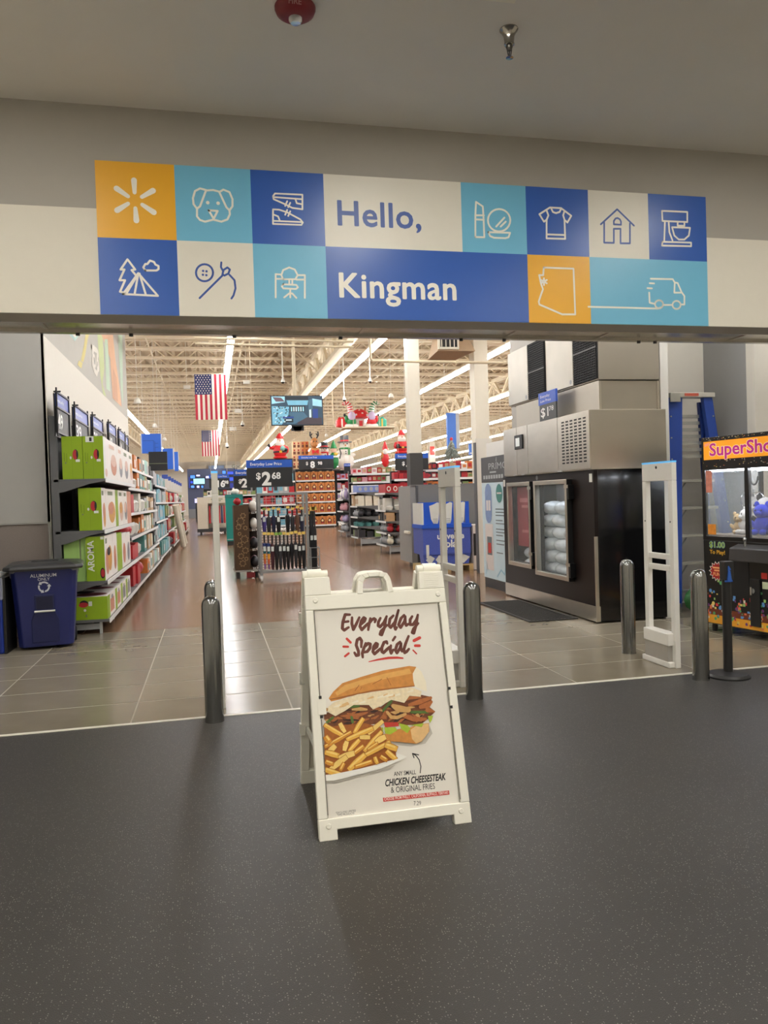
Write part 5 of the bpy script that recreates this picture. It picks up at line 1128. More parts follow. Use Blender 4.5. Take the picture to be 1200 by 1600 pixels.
for i in range(6): x = .38+i*.045; S([(x, .62), (x+.025, .62), (x+.025, .47), (x, .47)], rr.choice([4, 2, 6]), .0009)
S([(.28, .2), (.39, .2), (.39, .16), (.28, .16)], 6, .0012)
stuff(b.build('screen_picture', sc_m, t))
MB().box(w_*.38, .01, -.12, w_*.62, .06, -.001).hexa([(w_*.44, .01, -.13), (w_*.56, .01, -.13), (w_*.56, .06, -.13), (w_*.44, .06, -.13)], [(w_*.40, .01, -.02), (w_*.6, .01, -.02), (w_*.6, .06, -.02), (w_*.40, .06, -.02)]).build('sensor_bar', black, t)
MB().cyl((w_*.47, .09, h_*.3), (w_*.47, .09, ROOF-.004-Z0), .04, n=10).build('ceiling_pole', beige, t, smooth=40)
# flags
fl_r = M('flag_red', (186, 40, 60), .7, var=.05); fl_w = M('flag_white', (232, 222, 208), .7, var=.03); fl_b = M('flag_blue', (38, 46, 98), .7, var=.05)
for (x0, y0, x1, y1, Y, lb) in ((306, 585, 353, 656, 22.0, 'larger flag of red and white stripes with starred blue canton'), (316, 672, 342, 713, 41.0, 'smaller flag of red and white stripes hanging beyond the larger flag')):
    X0, Z0, X1, Z1 = pb(x0, y0, x1, y1, Y); w_, h_ = X1-X0, Z1-Z0
    t = thing('flag', lb, 'flag', (X0, Y, Z0), 0, 'flags hung from the store roof')
    wv = lambda a: .03*math.sin(a*9)
    for k in range(13):
        b = MB(); a0, a1 = k*w_/13, (k+1)*w_/13; zt_ = h_; cut = k < 7
        zb_ = 0; zz = h_*.555 if cut else h_
        b.hexa([(a0, wv(a0), 0), (a1, wv(a1), 0), (a1, wv(a1)+.004, 0), (a0, wv(a0)+.004, 0)], [(a0, wv(a0), zz), (a1, wv(a1), zz), (a1, wv(a1)+.004, zz), (a0, wv(a0)+.004, zz)]); b.build('stripe', fl_r if k % 2 == 0 else fl_w, t)
    b = MB(); N = 12; cw = w_*7/13
    for k in range(N):
        a0, a1 = k*cw/N, (k+1)*cw/N
        b.hexa([(a0, wv(a0)-.001, h_*.556), (a1, wv(a1)-.001, h_*.556), (a1, wv(a1)+.005, h_*.556), (a0, wv(a0)+.005, h_*.556)], [(a0, wv(a0)-.001, h_), (a1, wv(a1)-.001, h_), (a1, wv(a1)+.005, h_), (a0, wv(a0)+.005, h_)])
    cn = b.build('canton', fl_b, t)
    b = MB()
    for i in range(9):
        for j in range(6 if i % 2 == 0 else 5):
            cx = cw*(.1+.16*j+(.08 if i % 2 else 0)); cz = h_*(.59+.385*i/8)
            P = []
            for q in range(10): rr_ = (.019 if q % 2 == 0 else .008)*h_; P.append((cx+rr_*math.sin(q*math.pi/5), cz+rr_*math.cos(q*math.pi/5)))
            b.flat(P, XZ((0, wv(cx)-.012, 0)), 0)
    stuff(b.build('stars', fl_w, cn))
    MB().cyl((-.03, 0, h_+.012), (w_+.03, 0, h_+.012), .012, n=8).build('rod', beige, t)
    b = MB(); b.cyl((.05, 0, h_+.01), (.05, 0, ROOF-.004-Z0), .004, n=4).cyl((w_-.05, 0, h_+.01), (w_-.05, 0, ROOF-.004-Z0), .004, n=4); stuff(b.build('cord', beige, t))
# lattice track, pipes, diffuser, cameras, speakers
X0, z_, X1, _ = pb(305, 530, 552, 537, 14.0)
t = thing('hanging_track', 'cream twin-tube lattice track hanging below the store roof', 'track', (X0, 14.0, z_)); w_ = X1-X0
for z in (-.0, .10): MB().cyl((0, 0, z), (w_, 0, z-.03), .022, n=8).build('tube', beige, t)
for i in range(9): MB().beam((.2+i*.3, 0, .0), (.32+i*.3, 0, .09), .014).build('web', beige, t)
b = MB(); b.cyl((.3, 0, .1), (.3, 0, ROOF-.004-z_), .006, n=4).cyl((w_-.3, 0, .1), (w_-.3, 0, ROOF-.004-z_), .006, n=4); stuff(b.build('hanger_wire', beige, t))
p = [pxy(579, 526, 16), pxy(579, 560, 16), pxy(582, 564, 16), pxy(792, 567, 16)]
t = thing('sprinkler_pipe', 'cream L-shaped sprinkler pipe below the roof diffuser', 'pipe', p[1])
q = [np.array(v)-np.array(p[1]) for v in p]; q[0][2] = ROOF-.004-p[1][2]
MB().tube(q, .03, 8).build('pipe_run', beige, t, smooth=50)
for f_ in (.12, .62, .98): c = q[2]+(q[3]-q[2])*f_; MB().cyl(c+np.array((-.03, 0, 0)), c+np.array((.03, 0, 0)), .045, n=10).build('coupling', beige, t)
X0, Z0, X1, Z1 = pb(684, 531, 742, 548, 17.0)
t = thing('air_diffuser', 'cream roof air diffuser with dark louvres above the columns', 'vent', (X0, 17.0, Z0))
w_, h_ = X1-X0, .5
b = MB(); b.hexa([(0, 0, 0), (w_, 0, 0), (w_-.1, 1.2, 0), (.1, 1.2, 0)], [(.15, .2, h_), (w_-.15, .2, h_), (w_-.2, 1.0, h_), (.2, 1.0, h_)]); b.build('body', M('diffuser_tan', (176, 150, 122), .6), t)
MB().box(0, -.05, .03, w_*.55, -.005, .36).build('grille_frame', white_pl, t); MB().box(.05, -.06, .08, w_*.5, -.051, .31).build('grille_dark', dark_void, t)
for i in range(4): MB().box(.07+i*w_*.11, -.07, .08, .09+i*w_*.11, -.0605, .31).build('louvre', white_pl, t)
MB().cyl((w_*.5, .6, h_), (w_*.5, .6, ROOF-.004-Z0), .3, n=16).build('duct', beige, t, smooth=40)
cam_w = M('camera_white', (224, 220, 208), .4); 
for i, (x, y, Y) in enumerate(((442, 597, 20.8), (538, 625, 24), (379, 664, 36), (578.5, 596, 21), (355, 698, 44), (738, 684, 30))):
    p = pxy(x, y, Y); t = thing('dome_camera', ['white dome camera on a pole left of the monitor', 'white dome camera on a pole right of the monitor', 'white dome camera beyond the flags', 'white dome camera left of the square columns', 'far white dome camera near the back wall', 'white dome camera beyond the blue hanging sign'][i], 'camera', p, 0, 'dome cameras on ceiling poles'); s = Y/38
    MB().lathe([(.04*s, .18*s), (.09*s, .06*s), (.1*s, .0)], n=14).build('housing', cam_w, t, smooth=40); MB().ell((0, 0, 0), .085*s, .085*s, .08*s, 12, 8).build('dome', M('dome_dark', (50, 48, 46), .15), t, smooth=60)
    MB().cyl((0, 0, .18*s), (0, 0, hz(p[0])-p[2]), .016, n=8).build('pole', cam_w, t)
for i, (x, y, Y) in enumerate(((214.5, 626, 17), (242, 665, 24), (257, 686, 30), (611, 618, 22), (510, 680, 36), (707, 697, 44))):
    p = pxy(x, y, Y); t = thing('bell_speaker', ['white bell speaker beside the mural', 'white bell speaker above the square blue aisle sign', 'white bell speaker past the square blue aisle sign', 'white bell speaker above the gnome shelf', 'white bell speaker behind the reindeer', 'white bell speaker behind the blue hanging sign'][i], 'speaker', p, 0, 'bell speakers under the store roof')
    MB().lathe([(.076, -.06), (.08, -.05), (.06, .025), (.03, .06), (.001, .065)], n=16).build('bell', cam_w, t, smooth=40); MB().cyl((0, 0, .06), (0, 0, hz(p[0])-p[2]), .006, n=6).build('cord', cam_w, t)
for i, (x, y, Y) in enumerate(((397, 531, 15), (385, 597, 26), (372, 642, 33), (292, 605, 27), (364, 670, 40))):
    p = pxy(x, y, Y); t = thing('ceiling_box', 'small white box sensor hanging under the store roof', 'sensor', p, 0, 'white box sensors'); s = Y/26
    MB().box(-.11*s, -.05, -.06*s, .11*s, .05, .06*s).build('case', cam_w, t, bevel=.01); MB().cyl((0, 0, .06*s), (0, 0, hz(p[0])-p[2]), .008, n=6).build('stem', cam_w, t)
# ---------------------------------------------------------------- price signs
def price_sign(x0, y0, x1, y1, Y, dol, cents, label, hdr=.28, hang=False, base=None, text='Everyday Low Price'):
    X0, Z0, X1, Z1 = pb(x0, y0, x1, y1, Y); w_, h_ = X1-X0, Z1-Z0; zb_ = base if base is not None else Z0
    t = thing('price_sign', label, 'price sign', (X0, Y, zb_), 0, 'hanging price signs'); dz = Z0-zb_; f = XZ((0, 0, dz))
    MB().box(0, 0, dz, w_, .04, dz+h_*(1-hdr)).build('price_board', pboard, t); MB().box(0, -.006, dz+h_*(1-hdr)+.002, w_, .046, dz+h_).build('blue_header', M('sign_header_blue', (30, 88, 190), .4), t)
    b = MB(); hh = h_*(1-hdr); s = hh*.92
    if dol: b.text('$', f, .2*w_, hh*.42, s*.5, 0, .003, bold=.03); b.text(dol or '-', f, .33*w_, hh*.12, s, 0, .003, bold=.04)
    if cents: b.text(cents, f, (.33+.245*len(dol)*.75)*w_+.03*w_, hh*.42, s*.5, 0, .003, bold=.03)
    b.build('price_digits', pdigit, t)
    MB().text(text, f, .08*w_, hh+h_*hdr*.3, h_*hdr*.55, 0, .008, bold=.01, sx=.95).build('header_lettering', pdigit, t)
    if base is not None:
        for xx in (.1*w_, .9*w_): MB().box(xx-.015, .005, 0, xx+.015, .035, dz).build('sign_post', M('post_grey', (150, 150, 148), .4, .5), t)
    else:
        for xx in (.1*w_, .9*w_): MB().cyl((xx, .02, h_+dz), (xx, .02, hz(X0+xx)-zb_), .006, n=4).build('hanging_wire', beige, t)
    return t
price_sign(386, 718, 456, 762, 14.95, '2', '68', 'large black 2.68 price sign standing on the umbrella rack', base=1.735)
price_sign(366, 733, 400, 764, 18.5, '2', '', 'black price sign half hidden behind the 2.68 sign', .33)
price_sign(327, 741, 358, 763, 33, '16', '98', 'black 16.98 price sign above the clothes display', .28)
price_sign(467, 711, 521, 733, 40.4, '8', '98', 'black 8.98 price sign above the gingerbread boxes', .28)
price_sign(618, 708, 669, 735, 25.5, '4', '', 'black price sign behind the column with the dark wrap', .3)
price_sign(538, 724, 547, 740, 32.0, '', '', 'small narrow price sign above the pink ornaments', .3)
# ---------------------------------------------------------------- umbrella rack
RX0, RY = pxy(409, 905, 14.9)[0], 14.9; RX1 = pxy(483, 905, 14.9)[0]; RW = RX1-RX0; RH = 1.70
t = thing('umbrella_rack', 'grey wheeled wire rack hung with rows of folded umbrellas', 'rack', (RX0, RY, 0))
rg = M('rack_grey', (142, 144, 144), .4, .5, var=.05)
for x in (0, RW):
    MB().box(x-.025, -.02, .12, x+.025, .03, RH).build('upright', rg, t); MB().box(x-.025, .55, .12, x+.025, .6, RH).build('upright', rg, t); MB().box(x-.025, .03, .16, x+.025, .55, .20).build('base_rail', rg, t)
MB().box(.026, -.02, RH-.045, RW-.026, .02, RH).build('top_rail', rg, t); MB().box(.026, -.02, .17, RW-.026, .02, .21).build('bottom_rail', rg, t); MB().box(.026, .0, .17, RW-.026, .56, .185).build('base_tray', M('tray_dark', (56, 56, 58), .5), t)
b = MB()
for i in range(26): b.box(.03, .26, .28+i*.053, RW-.03, .266, .286+i*.053)
for i in range(8): x = .03+i*(RW-.06)/7; b.box(x-.004, .268, .22, x+.004, .274, RH-.05)
stuff(b.build('wire_grid', M('wire_pale', (196, 198, 196), .4, .4), t))
for x in (0, RW):
    for y in (.0, .57): MB().cyl((x-.02, y, .06), (x+.02, y, .06), .06, n=14).box(x-.03, y-.04, .08, x+.03, y+.04, .125).build('caster', M('caster_pale', (206, 206, 202), .4), t)
uk = {n: M('umbrella_'+n, c, .6, var=.15, scale=30) for n, c in [('black', (22, 22, 25)), ('charcoal', (46, 46, 50)), ('purple', (70, 58, 130)), ('navy', (30, 34, 62)), ('brown', (96, 66, 50)), ('plum', (70, 30, 40))]}
ray_m = [M('rainbow_%d' % i, c, .5) for i, c in enumerate([(110, 50, 140), (206, 90, 40), (226, 160, 50), (40, 110, 120), (40, 60, 120)])]
tagm = M('tag_yellow', (224, 196, 96), .5); tagw = M('tag_white', (208, 216, 212), .5); tagg = M('tag_green', (130, 176, 70), .5)
def umbrella(x, y, ztop, L, mat, label, tg=tagm, r=.05, rainbow=False, grp='folded umbrellas on the wire rack'):
    t = thing('umbrella', label, 'umbrella', (x, y, ztop-L), 0, grp)
    if rainbow:
        b = MB()
        for k in range(5): b.lathe([(r*(.25+.15*k), L*.72*k/5+.01), (r*(.25+.15*(k+1)), L*.72*(k+1)/5+.01)], n=8, mi=k)
        b.build('canopy', ray_m, t, smooth=50)
    else:
        MB().lathe([(.012, 0), (r*.7, .06), (r, L*.5), (r*.9, L*.68), (r*.35, L*.74), (.01, L*.75)], n=8).build('canopy', mat, t, smooth=30)
    MB().cyl((0, 0, L*.74), (0, 0, L*.96), .018, n=6).build('handle', uk['charcoal'], t)
    if rr.random() < .6: MB().box(-.026, -r-.012, L*.52, .024, -r-.004, L*.52+.09).build('hang_tag', tagw, t)
    MB().box(-.032, -.11, L*.97, .032, -.10, L+.03).build('price_tag', tg, t)
rr = random.Random(21)
cols = ['purple', 'charcoal', 'navy', 'black', None, 'black', 'charcoal', 'brown', 'navy']
for i, c in enumerate(cols):
    if c: umbrella(RX0+.09+i*(RW-.18)/8, RY+.12+rr.uniform(-.02, .02), 1.42-rr.uniform(0, .04), .50, uk[c], c+' compact folded umbrella on the upper row of the wire rack', rr.choice([tagm, tagm, tagg]), .046)
cols = ['R', 'R', 'plum', 'black', 'charcoal', 'black', 'black', 'black', 'charcoal', 'black', 'black']
for i, c in enumerate(cols):
    rb_ = c == 'R'
    umbrella(RX0+.08+i*(RW-.16)/10, RY+.10+rr.uniform(-.02, .02), .93-rr.uniform(0, .03), .70, None if rb_ else uk[c], 'rainbow striped long umbrella on the lower row of the wire rack' if rb_ else c+' long folded umbrella on the lower row of the wire rack', rr.choice([tagm, tagm, tagg]), .041, rb_)
sx = RX1+.03
t = thing('wire_basket', 'narrow grey wire basket stand of black umbrellas beside the wheeled rack', 'rack', (sx+.03, RY+.1, 0)); bw_ = pxy(502, 905, 15)[0]-sx-.05
for x in (0, bw_):
    for y in (0, .4): MB().box(x-.012, y-.012, 0, x+.012, y+.012, .62).build('post', rg, t)
b = MB()
for z in (.03, .22, .42, .61):
    for y in (0, .4): b.box(0, y-.006, z-.006, bw_, y+.006, z+.006)
    for x in (0, bw_): b.box(x-.006, .012, z-.006, x+.006, .388, z+.006)
stuff(b.build('wire_hoops', rg, t)); MB().box(.012, .012, .035, bw_-.012, .388, .04).build('floor_plate', rg, t)
for i in range(5): umbrella(sx+.07+(i % 3)*(bw_-.1)/2, RY+.2+(i//3)*.2, 1.38-(i//3)*.08, 1.3, uk['black'], 'black long umbrella standing in the narrow wire basket', tagm, .034, False, 'umbrellas in the wire basket')
# ---------------------------------------------------------------- brown leaf display on a pallet, teal display, clothes display
X0, Z0, X1, Z1 = pb(368, 789, 388, 893, 15.8); XR = pxy(405, 850, 15.8)[0]
t = thing('leaf_display', 'brown cardboard floor display printed with outlined leaves beside the umbrella rack', 'display', (X0, 15.8, 0)); bc = M('kraft_brown', (84, 62, 40), .7, var=.08)
MB().box(0, 0, .17, X1-X0, .7, Z1).build('side_panel', bc, t); MB().box(X1-X0+.003, .68, .17, XR-X0, .7, Z1-.03).build('back_panel', M('kraft_dark', (46, 36, 28), .7), t)
for i, z in enumerate((.17, .55, .95, 1.3)): MB().box(X1-X0+.003, .02, z, XR-X0, .68, z+.03).build('shelf', bc, t)
for i, z in enumerate((.18, .56, .96, 1.31)): MB().text('$2.98', XZ((X1-X0+.05, .015, z-.003)), 0, 0, .06, 0, 0, bold=.02).build('shelf_price', pdigit, t)
MB().box(-.02, -.01, .135, XR-X0+.02, .72, .165).build('pallet_top', M('pallet_grey', (170, 168, 160), .6), t)
for x in (.02, (XR-X0)*.5, XR-X0-.08): MB().box(x, 0, 0, x+.07, .7, .134).build('pallet_runner', M('pallet_dark', (40, 38, 38), .6), t)
MB().box((XR-X0)*.45, -.008, .01, XR-X0-.1, -.002, .12).build('red_label', M('crate_red', (130, 34, 38), .5), t)
b = MB(); f = XZ((0, -.003, 0)); W_ = X1-X0
for (a, c, s) in ((.62, .90, .05), (.45, .80, .075), (.3, .70, .05), (.75, .68, .04), (.35, .58, .032), (.66, .48, .075), (.35, .38, .05), (.7, .28, .06), (.4, .18, .055), (.75, .13, .035), (.5, .05, .06)):
    P = []
    for k in range(14): r_ = s*(1.15 if k % 2 == 0 else .72); an = math.pi*2*k/14+s*40; P.append((a*W_+r_*math.cos(an), .25+c*(Z1-.35)+r_*math.sin(an)))
    b.stroke(P, .008, f, 0, closed=True)
stuff(b.build('leaf_outlines', M('leaf_line', (176, 148, 104), .7), t))
rr = random.Random(31)
for zi, z in enumerate((.201, .581, .981, 1.331)):
    for i in range(2):
        m_, lb = rr.choice([(K['dark'], 'dark'), (K['white'], 'white'), (K['grey'], 'grey'), (K['pink'], 'pink')])
        b = MB(); b.ell((0, 0, .12), .085, .14, .12, 10, 6); o = b.build('plush_slipper', m_, smooth=60); o.location = (X1+.1+i*.17 if X1+.1+i*.17 < XR-.05 else XR-.09, 15.98+.25*(i), z); tag(o, lb+' soft pack on a shelf of the leaf display', 'pack', 'soft packs in the leaf display')
for i in range(5):
    b = MB(); b.ell((0, 0, .07), .075, .06, .07, 10, 6).box(-.03, -.03, .12, .03, .03, .15); o = b.build('red_pouch', [K['red'], K['crimson']][i % 2], smooth=60); o.location = (X0+.06+i*.10 if i < 3 else XR-.3+(i-2)*.1, 16.0+.12*(i % 2), Z1+.001 if i < 2 else Z1+.001); 
    o.location.x = X0+.09; o.location.y = 15.9+i*.13
    tag(o, 'red fabric pouch on top of the leaf display', 'pouch', 'red pouches on the leaf display')
X0, Z0, X1, Z1 = pb(355, 772, 379, 848, 28); 
t = thing('teal_display', 'teal cardboard floor display behind the brown leaf display', 'display', (X0, 28, 0)); tl_ = M('display_teal', (16, 132, 122), .6, var=.05)
MB().box(0, 0, .15, X1-X0, .9, Z1-.12).build('side_panel', tl_, t); MB().box(-.01, -.01, Z1-.115, X1-X0+.01, .91, Z1).build('header', M('display_teal_dark', (20, 112, 106), .6), t); MB().box(.02, .02, 0, X1-X0-.02, .88, .149).build('pallet', M('pallet_dark'), t)
MB().box(.01, -.006, .2, X1-X0-.01, -.002, .215).build('white_line', pw2, t)
for i in range(4):
    o = MB().ell((0, 0, .1), .14, .095, .1, 10, 6).box(-.08, -.02, .16, .08, .02, .24).build('white_pack', K['white'], smooth=60); o.location = (X1-.25, 28.2+i*.2, Z1+.001); tag(o, 'white soft pack on top of the teal display', 'pack', 'white packs on the teal display')
X0, Z0, X1, Z1 = pb(309, 776, 353, 818, 38)
t = thing('clothes_display', 'beige floor display of hanging red shirts on a black base', 'display', (X0, 38, 0)); bg_ = M('display_beige', (206, 198, 178), .6); w_ = X1-X0
MB().box(0, 0, .28, w_*.36, 1.0, Z1).build('end_panel', bg_, t); MB().box(w_*.36+.003, .96, .28, w_, 1.0, Z1).build('back_panel', bg_, t); MB().box(w_*.36+.003, 0, Z1-.3, w_, .955, Z1).build('header', bg_, t); MB().box(-.03, -.03, .12, w_+.03, 1.03, .275).build('base', M('base_charcoal', (52, 52, 54), .5), t)
for x in (.1, w_-.15): MB().box(x, .1, 0, x+.1, .9, .118).build('foot', black, t)
MB().cyl((w_*.37, .3, Z1-.4), (w_, .3, Z1-.4), .015, n=6).build('rail', rg, t)
stuff(MB().rect(XZ((0, -.004, 0)), w_*.48, Z1-.13, w_*.88, Z1-.09).rect(XZ((0, -.004, 0)), w_*.54, Z1-.21, w_*.82, Z1-.17).build('header_marks', pgy, t))
for i in range(7):
    o = MB().hexa([(-.05, -.18, 0), (.05, -.18, 0), (.05, .18, 0), (-.05, .18, 0)], [(-.03, -.14, .85), (.03, -.14, .85), (.03, .14, .85), (-.03, .14, .85)]).build('hanging_shirt', [K['red'], K['grey'], K['red'], K['white'], K['red'], K['navy'], K['red']][i], bevel=.02); o.location = (X0+w_*.42+i*w_*.085, 38.3, Z1-.41-.86)
    tag(o, ['red', 'grey', 'red', 'white', 'red', 'navy', 'red'][i]+' shirt hanging on the beige clothes display', 'shirt', 'shirts on the clothes display')
# ---------------------------------------------------------------- shelves facing the entrance
def front_shelf(label, x0, x1, Y, rows, palette, wpx, group, depth=.5, top=None, lab='', rnd_=None, backm=gback, cat='box'):
    """rows: (y_top_of_goods, y_shelf) in photo pixels at depth Y"""
    Xa, Xb = pxy(x0, 780, Y)[0], pxy(x1, 780, Y)[0]; t = thing('seasonal_shelf', label, 'shelf', (Xa, Y, 0), 0, 'seasonal shelves'); W_ = Xb-Xa
    zt_ = pxy(x0, (top or rows[0][0]), Y)[2]
    MB().box(0, depth-.03, .12, W_, depth, zt_).build('back_panel', backm, t)
    for x in (0, W_): MB().box(x-.02, depth-.07, 0, x+.02, depth+.002, zt_).build('upright', gshelf, t)
    for yt, ys in rows:
        za = pxy((x0+x1)/2, yt, Y)[2]; zs = pxy((x0+x1)/2, ys, Y)[2]
        MB().box(0, 0, zs-.04, W_, depth-.031, zs).build('shelf_board', gshelf, t); MB().box(0, -.012, zs-.07, W_, -.001, zs+.005).build('price_rail', grail, t)
        xx = 0
        while xx < W_-.06:
            w_ = min(wpx*Y/1206*(rnd_.uniform(.85, 1.15) if rnd_ else 1), W_-xx)
            if w_ < .08: break
            mat, kind, lb = palette(xx/W_, zs, rnd_); h_ = (za-zs)*(rnd_.uniform(.7, 1) if rnd_ else 1)
            if kind == 'ging':
                o = ginger(Xa+xx, Y+.03, zs, w_*.94, h_)
            elif kind == 'ball':
                o = MB().ell((w_/2, .16, h_*.5), w_*.48, .15, h_*.5, 10, 7).build('ornament_pack', mat, smooth=60); o.location = (Xa+xx, Y+.02, zs+.001)
            else:
                b = MB(); b.box(.005, 0, 0, w_-.005, .32, h_); b.rect(XZ((0, -.001, 0)), w_*.2, h_*.25, w_*.8, h_*.75, 0, 1); o = b.build('seasonal_box', [mat, palette(.5, zs, rnd_)[0]]); o.location = (Xa+xx, Y+.03+(rnd_.uniform(0, .06) if rnd_ else 0), zs+.001)
            if kind != 'ging': tag(o, lb+' '+lab, cat, group)
            xx += w_
    return t
gm = [M('ginger_orange', (206, 128, 62), .55, var=.15, scale=16), M('ginger_brown', (110, 54, 28), .5, var=.2), M('ginger_cream', (236, 206, 150), .5), M('ginger_red', (170, 44, 40), .5)]
_g = {}
def ginger(x, y, z, w_, h_):
    k = (round(w_, 2), round(h_, 2))
    if k not in _g:
        b = MB(); b.box(0, 0, 0, w_, .3, h_, 0); f = XZ((0, -.001, 0)); b.flat([(w_*.1, h_*.45), (w_*.5, h_*.85), (w_*.9, h_*.45), (w_*.8, h_*.45), (w_*.8, h_*.12), (w_*.2, h_*.12), (w_*.2, h_*.45)], f, 0, 1); b.disc(f, (w_*.5, h_*.5), w_*.16, .001, 2, 10); b.rect(f, w_*.3, h_*.14, w_*.7, h_*.3, .001, 3); b.box(w_*.35, .12, h_, w_*.65, .18, h_+.03, 2)
        o = b.build('gingerbread_box', gm); _g[k] = o
    else: o = dup(_g[k])
    o.location = (x, y, z+.001); tag(o, 'orange boxed gingerbread house kit on the tall gingerbread shelf', 'box', 'gingerbread house kits'); return o
front_shelf('tall black shelf filled with orange gingerbread house kits', 464, 524, 41, [(737, 750), (754, 767), (771, 783.5), (787, 801), (807, 820)], lambda a, z, r: (None, 'ging', ''), 11.3, '', .6, top=733)
rnd = random.Random(77)
xmas = lambda *cs: (lambda a, z, r: (lambda c: (K[c[0]], c[1] if len(c) > 1 else 'box', {'red': 'red', 'white': 'white', 'green': 'green', 'gold': 'gold', 'pink': 'pink', 'lilac': 'lilac', 'grey': 'grey', 'cream': 'cream', 'crimson': 'dark red', 'dark': 'black', 'tan': 'tan', 'orange': 'orange', 'brown': 'brown', 'sky': 'sky blue', 'teal': 'teal', 'purple': 'purple', 'navy': 'navy'}[c[0]]+(' boxed holiday item' if len(c) < 2 else ' round ornament pack')))(r.choice(cs)))
# stack of gingerbread cartons and what carries the inflatables
front_shelf('tall seasonal shelf under the waving inflatable Santa', 402, 462, 39, [(738, 752), (756, 770), (774, 788), (792, 806), (810, 821)], xmas(('red',), ('white',), ('dark',), ('grey',), ('sky',)), 9, 'holiday goods under the waving Santa', .9, top=716, lab='on the shelf under the waving Santa', rnd_=rnd)
front_shelf('tall seasonal shelf under the inflatable snowmen', 526, 572, 43, [(737, 748), (752, 764), (768, 780)], xmas(('red',), ('pink',), ('crimson',), ('white',), ('lilac',)), 8, 'holiday goods under the snowmen', .9, top=734, lab='on the shelf under the snowmen', rnd_=rnd)
front_shelf('wide seasonal shelf of red goods left of the dark wrapped column', 552, 640, 29, [(729, 739), (742, 752), (756, 768)], xmas(('red',), ('crimson',), ('white',), ('pink',), ('tan',), ('green',), ('red',)), 8, 'holiday goods on the wide red shelf', .9, top=735, lab='on the wide red shelf', rnd_=rnd)
front_shelf('shelf of dark red boxes beside the dark wrapped column', 617, 672, 25.4, [(737, 748), (751, 768), (771, 782)], xmas(('crimson',), ('crimson',), ('red',)), 9, 'dark red boxes by the wrapped column', .58, top=735.5, lab='beside the wrapped column', rnd_=rnd)
front_shelf('long seasonal shelf seen above the grey partition', 658, 762, 26, [(720, 733), (737, 746), (750, 765), (768, 781)], xmas(('red',), ('green',), ('tan',), ('white',), ('dark',), ('crimson',), ('orange',)), 10, 'holiday goods above the partition', .6, top=735, lab='on the long shelf above the partition', rnd_=rnd)
for i in range(5):
    x0 = 715+i*9.5; X0, Z0, X1, Z1 = pb(x0, 772, x0+9.3, 781.5, 21); o = MB().box(0, 0, 0, X1-X0, .4, 1.62-1.35).build('orange_crate', K['orange']); o.location = (X0, 21, 1.36); tag(o, 'orange carton on the low shelf behind the partition', 'box', 'orange cartons behind the partition')
X0, _, X1, _ = pb(705, 770, 766, 781, 21)
t = thing('low_shelf', 'low grey shelf behind the partition carrying orange cartons', 'shelf', (X0, 20.95, 0)); MB().box(0, 0, 1.31, X1-X0, .5, 1.358).build('top_board', gshelf, t); MB().box(.02, .45, 0, X1-X0-.02, .5, 1.309).build('back_panel', gback, t)
front_shelf('far shelf row of mixed goods beyond the clothes display', 318, 402, 56, [(765, 774), (777, 787), (790, 800)], xmas(('red',), ('white',), ('dark',), ('grey',), ('tan',), ('green',)), 6, 'mixed goods on the far row', .6, top=764, lab='on the far row', rnd_=rnd)
# end shelves facing the aisle
def end_shelf(label, XF, Y0, Y1, zs, dep=.62, h=1.75):
    t = gondola('end_shelf', label, XF+dep, XF, Y0, Y1, [(z, XF) for z in zs], h, -1, 'grey end shelves'); return t
def end_goods(XB, XF, Y0, Y1, zs, palette, group, lab, heights):
    n = 3; w_ = (XB-XF-.1)/n
    for c in range(n):
        shelf_goods(XF+(c+1)*w_+.085, XF+c*w_+.0, Y0, Y1, [(z, XF+c*w_) for z in zs], palette, group, .22, .34, rnd, lab, heights, face=-1)
def pal(*cs):
    return lambda y, li, r_: r_.choice(cs[li % len(cs)])
B_ = lambda c, k, n: (K[c], k, n)
ZA = [.24, .58, .89, 1.19]; end_shelf('grey end shelf of mugs and red bundles beside the partition', 4.58, 20.3, 21.6, ZA+[1.66], .85, 1.70)
end_goods(5.43, 4.58, 20.3, 21.6, ZA, pal([B_('grey', 'bag', 'grey bundled pack'), B_('cream', 'bag', 'cream bundled pack')], [B_('red', 'bag', 'red bundled pack'), B_('grey', 'bag', 'grey bundled pack')], [B_('dark', 'box', 'black boxed item'), B_('tan', 'box', 'tan boxed item')], [B_('white', 'pot', 'white ceramic jar'), B_('white', 'box', 'white boxed mug')]), 'goods on the mug end shelf', 'on the mug end shelf', [.30, .26, .27, .36])
ZB = [.27, .62, .93, 1.28]; end_shelf('grey end shelf with a rolled teal blanket and cream boxes', 4.57, 24.4, 25.6, ZB+[1.72], .85, 1.76)
end_goods(5.42, 4.57, 24.4, 25.6, ZB, pal([B_('dark', 'box', 'black boxed item'), B_('green', 'box', 'green boxed item')], [B_('teal', 'pot', 'teal rolled blanket')], [B_('dark', 'bag', 'dark bagged item'), B_('grey', 'bag', 'grey bagged item')], [B_('cream', 'box', 'cream stacked box'), B_('tan', 'box', 'tan stacked box')]), 'goods on the blanket end shelf', 'on the blanket end shelf', [.26, .27, .27, .38])
ZC = [.23, .59, 1.03, 1.5]; end_shelf('grey end shelf of pink ornament packs', 5.09, 30.2, 31.6, ZC, .9, 2.2)
end_goods(5.99, 5.09, 30.2, 31.6, ZC, pal([B_('grey', 'bag', 'grey ornament pack')], [B_('pink', 'bag', 'pink ornament pack'), B_('lilac', 'bag', 'lilac ornament pack')], [B_('pink', 'bag', 'pink ornament pack')], [B_('lilac', 'bag', 'lilac ornament pack'), B_('white', 'bag', 'white ornament pack')]), 'ornament packs on the pink end shelf', 'on the pink end shelf', [.3, .34, .36, .55])
